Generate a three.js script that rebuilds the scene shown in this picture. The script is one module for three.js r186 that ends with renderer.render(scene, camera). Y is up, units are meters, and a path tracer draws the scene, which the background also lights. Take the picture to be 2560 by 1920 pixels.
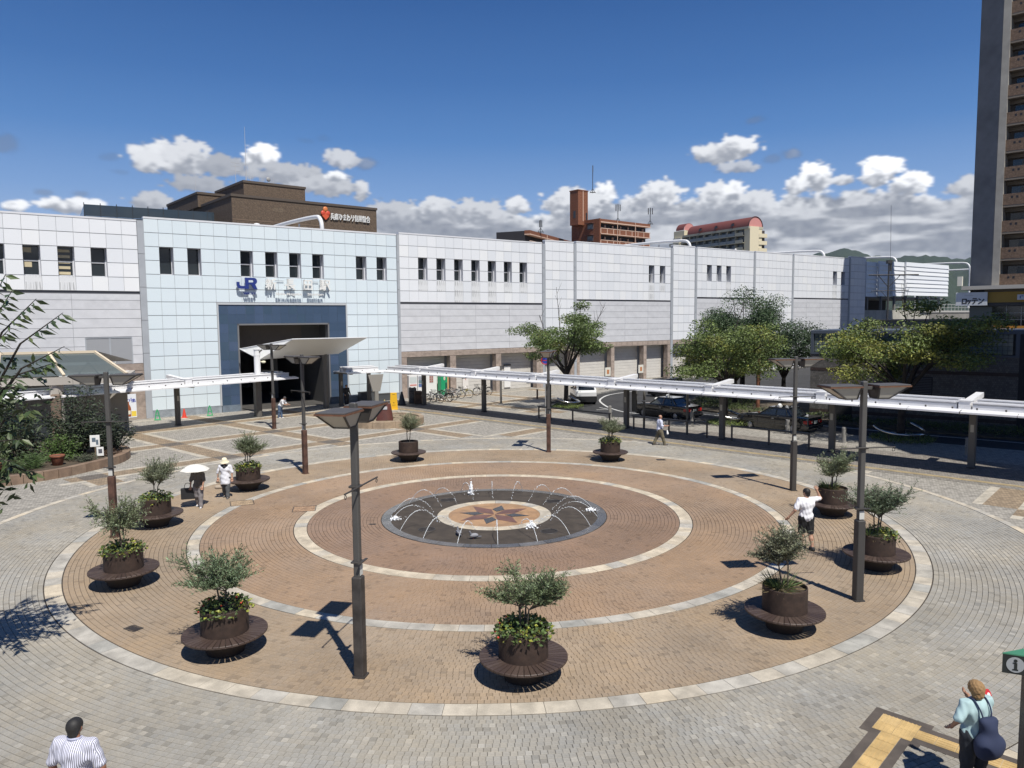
import * as THREE from 'three';
import { mergeGeometries, mergeVertices, toCreasedNormals } from 'three/addons/utils/BufferGeometryUtils.js';
import { RoundedBoxGeometry } from 'three/addons/geometries/RoundedBoxGeometry.js';
import { FontLoader } from 'three/addons/loaders/FontLoader.js';
import { TextGeometry } from 'three/addons/geometries/TextGeometry.js';

// ---------------------------------------------------------------- camera, exposure, sun, sky
const scene = new THREE.Scene();
const camera = new THREE.PerspectiveCamera(54.31, 4 / 3, 0.1, 12000);
camera.position.set(0.643, 6.6, 25.095);
camera.rotation.set(THREE.MathUtils.degToRad(-4.891), 0, THREE.MathUtils.degToRad(-0.514));
scene.add(camera);
const renderer = new THREE.WebGLRenderer({ antialias: true });
renderer.toneMapping = THREE.LinearToneMapping;
renderer.toneMappingExposure = 1.12;
renderer.shadowMap.enabled = true;
const SUN = new THREE.Vector3(0.236, 0.852, 0.468).normalize();
const sun = new THREE.DirectionalLight(new THREE.Color().setRGB(1, 0.955, 0.875), 5);
sun.position.copy(SUN).multiplyScalar(150); sun.castShadow = true;
sun.shadow.mapSize.set(4096, 4096);
Object.assign(sun.shadow.camera, { left: -110, right: 110, top: 110, bottom: -110, near: 1, far: 400 });
scene.add(sun); scene.add(sun.target);

let seed = 1234567;
function srand(s) { seed = s >>> 0; }
function rnd() { seed = (seed + 0x6d2b79f5) >>> 0; let t = seed; t = Math.imul(t ^ (t >>> 15), t | 1); t ^= t + Math.imul(t ^ (t >>> 7), t | 61); return ((t ^ (t >>> 14)) >>> 0) / 4294967296; }
const rr = (a, b) => a + (b - a) * rnd();
function h2(x, y) { let h = Math.imul(x | 0, 374761393) + Math.imul(y | 0, 668265263); h = Math.imul(h ^ (h >>> 13), 1274126177); return ((h ^ (h >>> 16)) >>> 0) / 4294967296; }
function vn(x, y) { const xi = Math.floor(x), yi = Math.floor(y), fx = x - xi, fy = y - yi, u = fx * fx * (3 - 2 * fx), v = fy * fy * (3 - 2 * fy);
  const a = h2(xi, yi), b = h2(xi + 1, yi), c = h2(xi, yi + 1), d = h2(xi + 1, yi + 1); return a + (b - a) * u + (c - a) * v + (a - b - c + d) * u * v; }
function fbm(x, y, o = 4) { let s = 0, a = 0.5, n = 0; for (let i = 0; i < o; i++) { s += a * vn(x, y); n += a; a *= 0.5; x = x * 2.03 + 17.1; y = y * 2.03 + 9.7; } return s / n; }
const sst = (a, b, x) => { const t = Math.min(1, Math.max(0, (x - a) / (b - a))); return t * t * (3 - 2 * t); };
const lerp = (a, b, t) => a + (b - a) * t;

// sky: blue air, cumulus and a low bank of cloud; azimuth 0 is straight ahead (-z), degrees
const BLOBS = [[-24.45,10.98,2.19,1.26,1,0.9],[-22.7,11.11,1.94,1.27,1,0.8],[-20.62,10.86,1.69,0.92,1,0.45],[-25.32,10.62,1.29,0.81,1,0.85],[-18.06,11.47,1.34,1.05,1,1.2],[-16.28,10.47,2.76,0.86,1,0.55],[-13.39,9.69,2.83,0.81,1,0.6],[-12.87,10.44,0.74,0.48,1,1.1],[-22.33,9.54,2.42,0.61,1,0.45],[-25.43,8.21,1.29,0.68,1,0.6],[-32.98,7.4,0.92,0.48,1,1.1],[-30.08,7.6,2.13,0.61,1,1.05],[-31.44,8.36,0.7,0.32,0.4,0.4],[-29.45,8.43,0.67,0.32,0.4,0.4],[-33.38,11.06,0.91,0.71,0.4,0.35],[-27.52,10.88,0.69,0.38,0.25,0.4],[-27.02,9.97,0.62,0.22,0.2,0.4],[-12.51,11.57,1.25,0.76,0.95,0.75],[-10.68,11.35,1.04,0.55,0.6,0.5],[-14.92,12.8,0.65,0.28,0.15,0.5],[-13.61,12.99,0.65,0.34,0.15,0.5],[-11.07,9.43,0.67,0.82,1,0.8],[-8.74,7.99,2.57,0.99,1,0.6],[-5.65,8.35,1.56,0.83,1,0.8],[-2.53,8.02,2.44,1.01,1,0.7],[15.37,11.65,1.99,0.78,1,0.9],[16.65,11.96,1.57,0.9,1,1],[16.59,10.63,1.5,0.51,0.9,0.7],[20.16,11.31,0.79,0.46,0.6,0.5],[19.01,11.05,0.93,0.37,0.35,0.4],[17.69,13.72,0.96,0.36,0.35,0.4],[21.71,9.58,1.27,1,1,1.2],[20.74,9.18,0.91,0.78,1,1.1],[25.92,9.69,1.52,1.04,1,1.25],[27.67,8.72,1.35,0.88,1,1.2],[23.57,9.28,0.87,0.38,1,0.9],[7.05,9.04,1.03,1.07,1,1.1],[4.64,8.59,2.24,1.17,1,0.85],[11.13,8.9,1.83,1.22,1,0.95],[15.42,8.55,1.76,1.12,1,0.9],[16.38,8.98,0.79,0.96,1,1.1],[17.98,8.09,1.25,0.96,1,0.8],[30.73,8.22,1.14,0.72,1,0.7],[0.64,8.49,1.05,0.75,1,0.9]];
const BANK = [[-180,7.5],[-60,7.2],[-33.9,6.6],[-29.7,6.9],[-26,6.5],[-11.1,7.6],[-8.7,8.2],[-5.3,8.4],[-1.8,8.4],[1.9,7.5],[4.3,8.3],[7.4,8.9],[9.8,8.6],[11.1,8.9],[13.1,8.5],[16.2,8.8],[18.3,8],[19.2,7.7],[19.8,8.5],[23.1,8.6],[27.4,8.3],[29.2,7.6],[30.7,7.9],[34,8.2],[60,7.5],[180,7.5]];
function bankTop(az) { for (let i = 1; i < BANK.length; i++) if (az <= BANK[i][0]) { const [a, p] = BANK[i - 1], [b, q] = BANK[i]; return lerp(p, q, sst(0, 1, (az - a) / (b - a))); } return 7.5; }
const AIR = [[-90,.16,.17,.18],[-2,.22,.25,.28],[0,.42,.50,.62],[5,.33,.45,.66],[9,.19,.33,.60],[13,.095,.225,.50],[17,.058,.160,.405],[22.5,.034,.108,.310],[40,.022,.070,.225],[90,.014,.048,.165]];
function air(el) { for (let i = 1; i < AIR.length; i++) if (el <= AIR[i][0]) { const a = AIR[i - 1], b = AIR[i], t = (el - a[0]) / (b[0] - a[0]); return [1, 2, 3].map((k) => lerp(a[k], b[k], t)); } return AIR[AIR.length - 1].slice(1); }
function cloudAt(az, el) {                                        // [cover, brightness 0..1.2]
  let cover = 0, lit = 0;
  const n = fbm(az * 0.9 + 50, el * 1.15 + 20, 5), m = fbm(az * 2.6 + 7, el * 3.0 + 91, 4), fine = fbm(az * 7 + 3, el * 8 + 5, 3);
  const top = bankTop(az) + (n - 0.5) * 1.5 + (m - 0.5) * 0.7 + (fine - 0.5) * 0.3, d = top - el;
  if (d > -0.3) {
    cover = sst(-0.08, 0.16, d);
    const streak = fbm(az * 0.33 + 11, el * 1.7 + 3, 5);
    const crown = sst(1.25, 0.1, d) * sst(0.34, 0.62, m * 0.6 + n * 0.4);
    lit = 0.30 + 0.62 * crown + 0.62 * sst(0.46, 0.72, streak) * sst(0.2, 1.2, d) * 0.62 + (m - 0.5) * 0.22 + 0.16 * sst(3.2, 0.6, el);
  }
  for (const [ba, be, rx, ry, op, w] of BLOBS) {
    const dx = (az - ba) / rx; if (dx > 1.7 || dx < -1.7) continue;
    let dy = (el - be) / ry; if (dy < 0) dy *= 1.15; if (dy > 1.8 || dy < -1.8) continue;
    const soft = op < 0.7 ? 0.55 : 0.13, k = 1 - Math.sqrt(dx * dx + dy * dy) + (n - 0.5) * 0.75 + (m - 0.5) * 0.7 + (fine - 0.5) * 0.28;
    const c = sst(0, soft, k) * op; if (c <= 0) continue;
    const l = lerp(0.34, w, sst(-0.75, 0.45, dy + dx * 0.25 + (m - 0.5) * 2.1 + (fine - 0.5) * 0.7 + 0.12 * (1 - k)));
    lit = lerp(lit, l, c); cover = Math.max(cover, c);
  }
  return [cover, lit];
}
{
  const W = 2048, H = 2048, data = new Float32Array(W * H * 4);
  for (let j = 0; j < H; j++) {
    const el = ((j + 0.5) / H - 0.5) * 180, A = air(el);
    for (let i = 0; i < W; i++) {
      const phi = ((i + 0.5) / W - 0.5) * 2 * Math.PI, az = Math.atan2(Math.cos(phi), -Math.sin(phi)) * 180 / Math.PI;
      let r = A[0], g = A[1], b = A[2];
      if (el > -1.5 && el < 16) {
        const [c, l] = cloudAt(az, el);
        if (c > 0) { const t = Math.max(0, l); r = lerp(r, 0.05 + 0.80 * t, c * 0.97); g = lerp(g, 0.075 + 0.79 * t, c * 0.97); b = lerp(b, 0.135 + 0.76 * t, c * 0.97); }
      }
      const o = (j * W + i) * 4; data[o] = r; data[o + 1] = g; data[o + 2] = b; data[o + 3] = 1;
    }
  }
  const t = new THREE.DataTexture(data, W, H, THREE.RGBAFormat, THREE.FloatType);
  t.mapping = THREE.EquirectangularReflectionMapping; t.magFilter = t.minFilter = THREE.LinearFilter; t.needsUpdate = true;
  scene.background = t; scene.environment = t;
}

// ---------------------------------------------------------------- helpers
const used = new Map();
function numbered(name) { const n = used.get(name) || 0; used.set(name, n + 1); return n ? name + '_' + String(n).padStart(3, '0') : name; }
function tag(o, label, category, group, kind) { if (label) o.userData.label = label; if (category) o.userData.category = category; if (group) o.userData.group = group; if (kind) o.userData.kind = kind; return o; }
function thing(name, label, category, [x, y, z] = [0, 0, 0], turn = 0, group) { const o = new THREE.Group(); o.name = numbered(name); o.position.set(x, y, z); o.rotation.y = turn; scene.add(o); return tag(o, label, category, group); }
function copyOf(src, label, [x, y, z], turn = 0) { const c = src.clone(); c.name = numbered(src.name.replace(/_\d{3}$/, '')); c.userData = { ...src.userData, label }; c.position.set(x, y, z); c.rotation.y = turn; scene.add(c); return c; }
function uvm(g) {                                                  // texture coordinates in metres, taken from the face direction
  const p = g.attributes.position, n = g.attributes.normal, uv = new Float32Array(p.count * 2);
  for (let i = 0; i < p.count; i++) { const ax = Math.abs(n.getX(i)), ay = Math.abs(n.getY(i)), az = Math.abs(n.getZ(i));
    if (ay >= ax && ay >= az) { uv[2 * i] = p.getX(i); uv[2 * i + 1] = p.getZ(i); } else if (ax > az) { uv[2 * i] = p.getZ(i); uv[2 * i + 1] = p.getY(i); } else { uv[2 * i] = p.getX(i); uv[2 * i + 1] = p.getY(i); } }
  g.setAttribute('uv', new THREE.BufferAttribute(uv, 2)); return g;
}
function strip(g) { const o = g.index ? g.toNonIndexed() : g.clone(); for (const k of Object.keys(o.attributes)) if (k !== 'position' && k !== 'normal') o.deleteAttribute(k); if (!o.attributes.normal) o.computeVertexNormals(); o.morphAttributes = {}; return o; }
function join(gs) { gs = Array.isArray(gs) ? gs : [gs]; return uvm(gs.length === 1 ? strip(gs[0]) : mergeGeometries(gs.map(strip))); }
function mesh(name, g, m, parent) { const o = new THREE.Mesh(g, m); o.name = name; o.castShadow = o.receiveShadow = true; if (parent) parent.add(o); else scene.add(o); return o; }
function part(parent, name, gs, m) { return mesh(name, join(gs), m, parent); }
function struct(name, gs, m) { return tag(part(null, numbered(name), gs, m), null, null, null, 'structure'); }
const tr = (g, x, y, z) => g.translate(x, y, z);
const box = (w, h, d, x = 0, y = 0, z = 0, ry = 0) => { const g = new THREE.BoxGeometry(w, h, d); if (ry) g.rotateY(ry); return g.translate(x, y, z); };
const rbox = (w, h, d, x = 0, y = 0, z = 0, r = 0.02, s = 1) => new RoundedBoxGeometry(w, h, d, s, Math.min(r, w / 2.1, h / 2.1, d / 2.1)).translate(x, y, z);
const span = (x0, x1, y0, y1, z0, z1) => box(x1 - x0, y1 - y0, z1 - z0, (x0 + x1) / 2, (y0 + y1) / 2, (z0 + z1) / 2);
const cyl = (r0, r1, h, x = 0, y = 0, z = 0, n = 16, open = false) => new THREE.CylinderGeometry(r1, r0, h, n, 1, open).translate(x, y + h / 2, z);
const sph = (r, x, y, z, n = 12, sx = 1, sy = 1, sz = 1) => new THREE.SphereGeometry(r, n, Math.max(5, n * 0.7 | 0)).scale(sx, sy, sz).translate(x, y, z);
const v3 = (a) => new THREE.Vector3(...a);
function bar(a, b, r, n = 8, r1 = r) { const A = v3(a), B = v3(b), d = B.clone().sub(A), l = d.length(); const g = new THREE.CylinderGeometry(r1, r, l, n); g.applyQuaternion(new THREE.Quaternion().setFromUnitVectors(new THREE.Vector3(0, 1, 0), d.normalize())); return g.translate((A.x + B.x) / 2, (A.y + B.y) / 2, (A.z + B.z) / 2); }
function beam(a, b, w, h) { const A = v3(a), B = v3(b), d = B.clone().sub(A), l = d.length(); const g = new THREE.BoxGeometry(w, h, l); g.lookAt(d); return g.translate((A.x + B.x) / 2, (A.y + B.y) / 2, (A.z + B.z) / 2); }
const tube = (pts, r, seg = 24, n = 8, closed = false) => new THREE.TubeGeometry(new THREE.CatmullRomCurve3(pts.map(v3), closed, 'centripetal'), seg, r, n, closed);
const lathe = (pts, n = 32) => new THREE.LatheGeometry(pts.map((p) => new THREE.Vector2(p[0], p[1])), n);
function prism(pts, depth, bevel = 0) { const s = new THREE.Shape(pts.map((p) => new THREE.Vector2(p[0], p[1]))); return new THREE.ExtrudeGeometry(s, { depth, bevelEnabled: bevel > 0, bevelSize: bevel, bevelThickness: bevel, bevelSegments: 1, curveSegments: 8 }); }
function slabShape(pts, y0, y1, holes = []) { const s = new THREE.Shape(pts.map(([x, z]) => new THREE.Vector2(x, -z))); for (const h of holes) s.holes.push(new THREE.Path(h.map(([x, z]) => new THREE.Vector2(x, -z)))); return new THREE.ExtrudeGeometry(s, { depth: y1 - y0, bevelEnabled: false }).rotateX(-Math.PI / 2).translate(0, y0, 0); }
function flatShape(pts, y, holes = []) { const s = new THREE.Shape(pts.map(([x, z]) => new THREE.Vector2(x, -z))); for (const h of holes) s.holes.push(new THREE.Path(h.map(([x, z]) => new THREE.Vector2(x, -z)))); return new THREE.ShapeGeometry(s).rotateX(-Math.PI / 2).translate(0, y, 0); }
const circlePts = (r, n, x = 0, z = 0) => [...Array(n)].map((_, i) => [x + r * Math.cos(i / n * 2 * Math.PI), z + r * Math.sin(i / n * 2 * Math.PI)]);
function sector(r0, r1, a0, a1, y0, y1, n = 3, bev = 0) { // piece of a ring, top edges eased
  const pos = [], idx = [], prof = bev ? [[r0, y0], [r0, y1 - bev], [r0 + bev, y1], [r1 - bev, y1], [r1, y1 - bev], [r1, y0]] : [[r0, y0], [r0, y1], [r1, y1], [r1, y0]];
  const g = []; const P = (i, k) => { const a = lerp(a0, a1, i / n), [r, y] = prof[k]; return [r * Math.cos(a), y, r * Math.sin(a)]; };
  const tri = (a, b, c) => pos.push(...a, ...b, ...c);
  for (let i = 0; i < n; i++) for (let k = 0; k + 1 < prof.length; k++) { const a = P(i, k), b = P(i, k + 1), c = P(i + 1, k + 1), d = P(i + 1, k); tri(a, c, b); tri(a, d, c); }
  for (const [i, s] of [[0, 1], [n, -1]]) for (let k = 1; k + 1 < prof.length; k++) s > 0 ? tri(P(i, 0), P(i, k), P(i, k + 1)) : tri(P(i, 0), P(i, k + 1), P(i, k));
  const o = new THREE.BufferGeometry(); o.setAttribute('position', new THREE.Float32BufferAttribute(pos, 3)); o.computeVertexNormals(); return o;
}
// textures: greyscale grain that multiplies a material's own colour
function grainTex(size, fn, rep) { const d = new Uint8Array(size * size * 4); for (let j = 0; j < size; j++) for (let i = 0; i < size; i++) { const v = Math.max(0, Math.min(1, fn(i / size, j / size))) * 255, o = (j * size + i) * 4; d[o] = d[o + 1] = d[o + 2] = v; d[o + 3] = 255; } const t = new THREE.DataTexture(d, size, size); t.colorSpace = THREE.SRGBColorSpace; t.wrapS = t.wrapT = THREE.RepeatWrapping; t.magFilter = THREE.LinearFilter; t.minFilter = THREE.LinearMipmapLinearFilter; t.generateMipmaps = true; t.repeat.set(1 / rep, 1 / rep); t.needsUpdate = true; return t; }
const pn = (u, v, f, o = 4) => { let s = 0, a = 0.5, n = 0; for (let k = 0; k < o; k++) { const F = f << k, x = u * F, y = v * F, xi = Math.floor(x), yi = Math.floor(y), fx = sst(0, 1, x - xi), fy = sst(0, 1, y - yi), q = (p, r) => h2(((p % F) + F) % F + k * 977, ((r % F) + F) % F + F * 31); s += a * lerp(lerp(q(xi, yi), q(xi + 1, yi), fx), lerp(q(xi, yi + 1), q(xi + 1, yi + 1), fx), fy); n += a; a *= 0.55; } return s / n; };
const TX = {
  stone: grainTex(512, (u, v) => 0.70 + 0.34 * pn(u, v, 6, 5) + 0.20 * (h2(u * 512, v * 512) - 0.5), 1.6),
  patch: grainTex(512, (u, v) => 0.74 + 0.32 * pn(u, v, 4, 6) + 0.08 * (h2(u * 512, v * 512) - 0.5), 7.3),
  paint: grainTex(256, (u, v) => 0.90 + 0.12 * pn(u, v, 4, 5), 2.7),
  rust: grainTex(256, (u, v) => 0.55 + 0.5 * pn(u, v * 0.999, 8, 5), 0.9),
  asphalt: grainTex(512, (u, v) => 0.62 + 0.34 * pn(u, v, 5, 6) + 0.30 * (h2(u * 512, v * 512) - 0.5), 5.1),
  wood: grainTex(256, (u, v) => 0.62 + 0.40 * pn(u, v, 2, 2) * 0.3 + 0.38 * pn(u * 1, (v * 8) % 1, 16, 3), 0.6),
  leaf: grainTex(128, (u, v) => 0.72 + 0.35 * pn(u, v, 8, 3), 0.3),
  setts: grainTex(512, (u, v) => { const N = 16, row = Math.floor(v * N), x = u * N + (row % 2) * 0.5, fx = x - Math.floor(x), fy = v * N - row; const gap = Math.min(fx, 1 - fx, fy, 1 - fy) < 0.06 ? 0.70 : 1; return gap * (0.80 + 0.20 * h2(((Math.floor(x) % N) + N) % N, row) + 0.10 * (h2(u * 512, v * 512) - 0.5)); }, 1.9),
};
const _mats = new Map();
function M(r, g, b, rough = 0.7, o = {}) { // linear base colour
  const key = [r, g, b, rough, JSON.stringify(o)].join(); if (_mats.has(key)) return _mats.get(key);
  const { tex, bump, phys, ...rest } = o; const m = new (phys || rest.transmission ? THREE.MeshPhysicalMaterial : THREE.MeshStandardMaterial)({ roughness: rough, ...rest });
  m.color.setRGB(r, g, b); if (tex) m.map = TX[tex]; if (bump) { m.bumpMap = TX[tex || 'stone']; m.bumpScale = bump; } _mats.set(key, m); return m;
}
const MAT = {
  whitePaint: M(.78, .79, .80, .45, { tex: 'paint' }), white: M(.80, .80, .79, .55), darkSteel: M(.055, .050, .046, .55, { tex: 'paint' }), postSteel: M(.085, .082, .078, .5, { tex: 'paint' }), corten: M(.060, .036, .026, .75, { tex: 'rust' }),
  black: M(.012, .012, .013, .5), rubber: M(.015, .015, .015, .85), chrome: M(.75, .75, .76, .25, { metalness: 1 }), steel: M(.50, .50, .50, .35, { metalness: 1 }), glassDark: M(.015, .018, .02, .06, { phys: 1, clearcoat: .6 }),
  concrete: M(.36, .35, .33, .85, { tex: 'patch' }), soil: M(.10, .075, .05, .95, { tex: 'stone' }), skin: M(.42, .24, .16, .6), hairBlack: M(.012, .011, .011, .6),
};
// ---------------------------------------------------------------- ground, plaza, road
const TH = Math.atan2(0.59947843, 0.80039091), FD = 36.17;            // facade direction and distance from the fountain
const SD = (x, z) => [x * 0.80039 - z * 0.59948, x * 0.59948 + z * 0.80039 + FD]; // along and in front of the facade
const FW = (s, d, y = 0) => [s * 0.80039 + (d - FD) * 0.59948, y, -s * 0.59948 + (d - FD) * 0.80039];
const CA = [-6.23, -33.53], CD = [0.7125, 0.7017];                     // canopy post line
const CW = (t, p, y = 0) => [CA[0] + CD[0] * t - CD[1] * p, y, CA[1] + CD[1] * t + CD[0] * p]; // along, towards the plaza
const cperp = (x, z) => -(x - CA[0]) * CD[1] + (z - CA[1]) * CD[0];
{
  const g = new THREE.PlaneGeometry(9000, 9000, 1, 1).rotateX(-Math.PI / 2).translate(0, -0.16, 0);
  struct('ground', g, M(.20, .195, .18, .95, { tex: 'patch' }));
}
const roadPts = [[60, 22], [30, -7.2], [24.4, -12.0], [18.2, -17.7], [14.4, -20.7], [10.0, -23.9], [7.0, -25.2], [5.6, -27.2], [4.4, -29.4], [3.0, -33.4], [3.6, -36.4], [5.6, -38.9], [8.2, -41.6], [10.4, -45.2], [13, -49.5], [22, -60], [60, -92], [90, -115], [120, -100], [80, -30], [75, 20]];
{ // big paved field with the road and the round plaza let into it
  const field = [[-60, 40], [60, 40], ...roadPts.slice(0, 17), ...[[70, -103], [-60, -12]]];
  struct('plaza_paving', slabShape(field, -0.16, 0, [circlePts(16.6, 160).reverse()]), M(.39, .365, .32, .85, { tex: 'setts' }));
  struct('road', flatShape([...roadPts], -0.12), M(.058, .058, .060, .9, { tex: 'asphalt' }));
  struct('plaza_bed', slabShape(circlePts(16.62, 160), -0.155, -0.014), M(.075, .060, .047, .95, { tex: 'stone' }));
}
{ // kerb stones along the road edge
  const k = tag(new THREE.Group(), null, null, null, 'structure'); k.name = 'road_kerb'; scene.add(k);
  const ms = [M(.40, .39, .36, .8, { tex: 'stone' }), M(.34, .33, .31, .8, { tex: 'stone' })];
  const pts = roadPts.slice(1, 16); let c = 0;
  for (let i = 0; i + 1 < pts.length; i++) { const [ax, az] = pts[i], [bx, bz] = pts[i + 1], L = Math.hypot(bx - ax, bz - az), n = Math.max(1, Math.round(L / 0.9));
    for (let j = 0; j < n; j++) { const t0 = (j + 0.01) / n, t1 = (j + 0.99) / n; part(k, 'kerb_stone', beam([lerp(ax, bx, t0), -0.06, lerp(az, bz, t0)], [lerp(ax, bx, t1), -0.06, lerp(az, bz, t1)], 0.18, 0.13), ms[c++ % 2]); } }
}
function ribbon(pts, w, y, h = 0.004) { // painted line or band following points on the ground
  const L = [], R = []; pts.forEach(([x, z], i) => { const [ax, az] = pts[Math.max(0, i - 1)], [bx, bz] = pts[Math.min(pts.length - 1, i + 1)], l = Math.hypot(bx - ax, bz - az), nx = -(bz - az) / l * w / 2, nz = (bx - ax) / l * w / 2; L.push([x + nx, z + nz]); R.push([x - nx, z - nz]); });
  return slabShape([...L, ...R.reverse()], y, y + h);
}
const smooth = (pts, n = 40) => new THREE.CatmullRomCurve3(pts.map(([x, z]) => new THREE.Vector3(x, 0, z)), false, 'centripetal').getPoints(n).map((p) => [p.x, p.z]);
{
  const paint = M(.70, .70, .68, .7, { tex: 'patch' }), y = -0.116;
  const lines = [[[14.1, -27.1], [17, -23.9], [19.72, -21.2], [23.8, -17.2], [27.65, -13.9], [33, -8.8]], [[9.2, -28.2], [12, -24.6], [15.4, -20.9], [18.02, -18.3], [19.6, -16.8], [23.97, -12.7], [31, -6]], [[9.16, -28.13], [8.65, -29.0], [8.05, -31.36], [7.85, -33.87], [7.9, -36.6], [8.25, -38.3], [9.05, -40.7], [10.3, -42.6], [12.6, -44.9], [16, -48]], [[12.6, -36.8], [12.95, -38.5], [14.2, -40.9], [15.5, -42.5], [18, -45]]];
  for (const l of lines) struct('road_marking', ribbon(smooth(l), 0.16, y), paint);
  for (const l of [[[7.3, -31.6], [7.9, -30.4], [6.9, -30.2]], [[3.6, -33.2], [5.0, -33.6]], [[3.4, -32.4], [4.8, -32.8]]]) struct('road_marking', ribbon(l, 0.14, y), paint);
}
// paving: rings of stone slabs, rings of small pavers
const slabM = [M(.60, .54, .44, .8, { tex: 'stone', bump: .004 }), M(.53, .50, .44, .8, { tex: 'stone', bump: .004 }), M(.44, .43, .39, .8, { tex: 'stone', bump: .004 }), M(.68, .59, .45, .8, { tex: 'stone', bump: .004 })];
function slabRing(name, r0, r1, n, mix, a0 = 0) {
  const g = tag(new THREE.Group(), null, null, null, 'structure'); g.name = name; scene.add(g);
  for (let i = 0; i < n; i++) { const da = 2 * Math.PI / n, gap = 0.004 / r0, k = rnd(); part(g, 'slab', sector(r0 + .004, r1 - .004, a0 + i * da + gap, a0 + (i + 1) * da - gap, -0.02, 0.002 + rr(-.001, .0015), 3, .004), slabM[mix(k)]); }
}
srand(11);
slabRing('outer_stone_ring', 12.68, 13.06, 140, (k) => k < .45 ? 0 : k < .8 ? 1 : k < .92 ? 2 : 3);
slabRing('middle_stone_ring', 9.31, 9.65, 108, (k) => k < .3 ? 0 : k < .6 ? 1 : k < .75 ? 2 : 3);
slabRing('inner_stone_ring', 6.18, 6.58, 84, (k) => k < .6 ? 3 : k < .9 ? 0 : 1);
slabRing('plaza_edge_ring', 16.36, 16.60, 150, (k) => k < .6 ? 0 : k < .85 ? 1 : 3);
{
  const P = tag(new THREE.Group(), null, null, null, 'structure'); P.name = 'round_paving'; scene.add(P);
  const S = 0.1105, c = 0.005, hh = 0.018; // a paver with eased edges
  const a = S / 2, t = a - c; const q = []; const quad = (p0, p1, p2, p3) => q.push(...p0, ...p1, ...p2, ...p0, ...p2, ...p3);
  quad([-t, 0, t], [t, 0, t], [t, 0, -t], [-t, 0, -t]);
  quad([-a, -c, a], [a, -c, a], [t, 0, t], [-t, 0, t]); quad([a, -c, -a], [-a, -c, -a], [-t, 0, -t], [t, 0, -t]); quad([a, -c, a], [a, -c, -a], [t, 0, -t], [t, 0, t]); quad([-a, -c, -a], [-a, -c, a], [-t, 0, t], [-t, 0, -t]);
  quad([-a, -hh, a], [a, -hh, a], [a, -c, a], [-a, -c, a]); quad([a, -hh, -a], [-a, -hh, -a], [-a, -c, -a], [a, -c, -a]); quad([a, -hh, a], [a, -hh, -a], [a, -c, -a], [a, -c, a]); quad([-a, -hh, -a], [-a, -hh, a], [-a, -c, a], [-a, -c, -a]);
  const g = new THREE.BufferGeometry(); g.setAttribute('position', new THREE.Float32BufferAttribute(q, 3)); g.computeVertexNormals(); uvm(g);
  const zones = [[3.82, 6.17, [.30, .20, .138]], [6.60, 9.30, [.37, .258, .172]], [9.67, 12.66, [.385, .295, .205]], [13.08, 16.34, [.385, .36, .31]]];
  const list = []; const col = new THREE.Color(), mtx = new THREE.Matrix4(), qq = new THREE.Quaternion(), up = new THREE.Vector3(0, 1, 0);
  srand(21);
  zones.forEach(([r0, r1, rgb], zi) => {
    const rows = Math.round((r1 - r0) / 0.118), dr = (r1 - r0) / rows;
    for (let k = 0; k < rows; k++) {
      const r = r0 + (k + .5) * dr, n = Math.floor(2 * Math.PI * r / 0.1155), off = rnd() * 6.28;
      for (let i = 0; i < n; i++) {
        const A = off + i * 2 * Math.PI / n + rr(-.002, .002) / r, x = r * Math.cos(A), z = r * Math.sin(A);
        if (z > 15.9) continue;
        const patch = fbm(x * .45 + 31, z * .45 + 5, 4), p2 = fbm(x * 1.7, z * 1.7 + 40, 3), one = rnd();
        let v = 1 + (patch - .5) * .42 + (p2 - .5) * .22 + (one - .5) * (zi === 3 ? .13 : .10);
        if (zi === 3 && one > .95) v *= 1.12; if (one < .06) v *= .84;
        const warm = (fbm(x * .8 + 77, z * .8, 3) - .5) * .16 + (rnd() - .5) * .05;
        list.push([x, rr(-.0012, .0012), z, -A + Math.PI / 2, rgb[0] * v * (1 + warm * .6), rgb[1] * v, rgb[2] * v * (1 - warm), dr / S * .935]);
      }
    }
  });
  // the 300 pavers nearest the camera are pieces of their own, the rest one mass
  const near = list.map((p, i) => [p[2] - Math.abs(p[0] - .5) * .12, i]).filter(([, i]) => list[i][2] < 15.2 && Math.abs(list[i][0]) < 5).sort((x, y) => y[0] - x[0]).slice(0, 296);
  const own = new Set(near.map((n) => n[1]));
  const pm = [.82, .92, 1, 1.08, 1.2].map((v) => M(.385 * v, .36 * v, .31 * v, .82, { tex: 'stone' }));
  for (const i of own) { const p = list[i], o = mesh('paver', g, pm[Math.max(0, Math.min(4, Math.round((p[4] / .385 - .82) / .095)))], P); o.position.set(p[0], p[1], p[2]); o.rotation.y = p[3]; o.scale.set(1, 1, p[7]); }
  const rest = list.filter((_, i) => !own.has(i));
  const im = new THREE.InstancedMesh(g, M(1, 1, 1, .82, { tex: 'stone' }), rest.length); im.name = 'paver_field'; im.castShadow = im.receiveShadow = true;
  rest.forEach((p, i) => { qq.setFromAxisAngle(up, p[3]); mtx.compose(new THREE.Vector3(p[0], p[1], p[2]), qq, new THREE.Vector3(1, 1, p[7])); im.setMatrixAt(i, mtx); col.setRGB(p[4], p[5], p[6]); im.setColorAt(i, col); });
  tag(im, null, null, null, 'stuff'); P.add(im);
}
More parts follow.
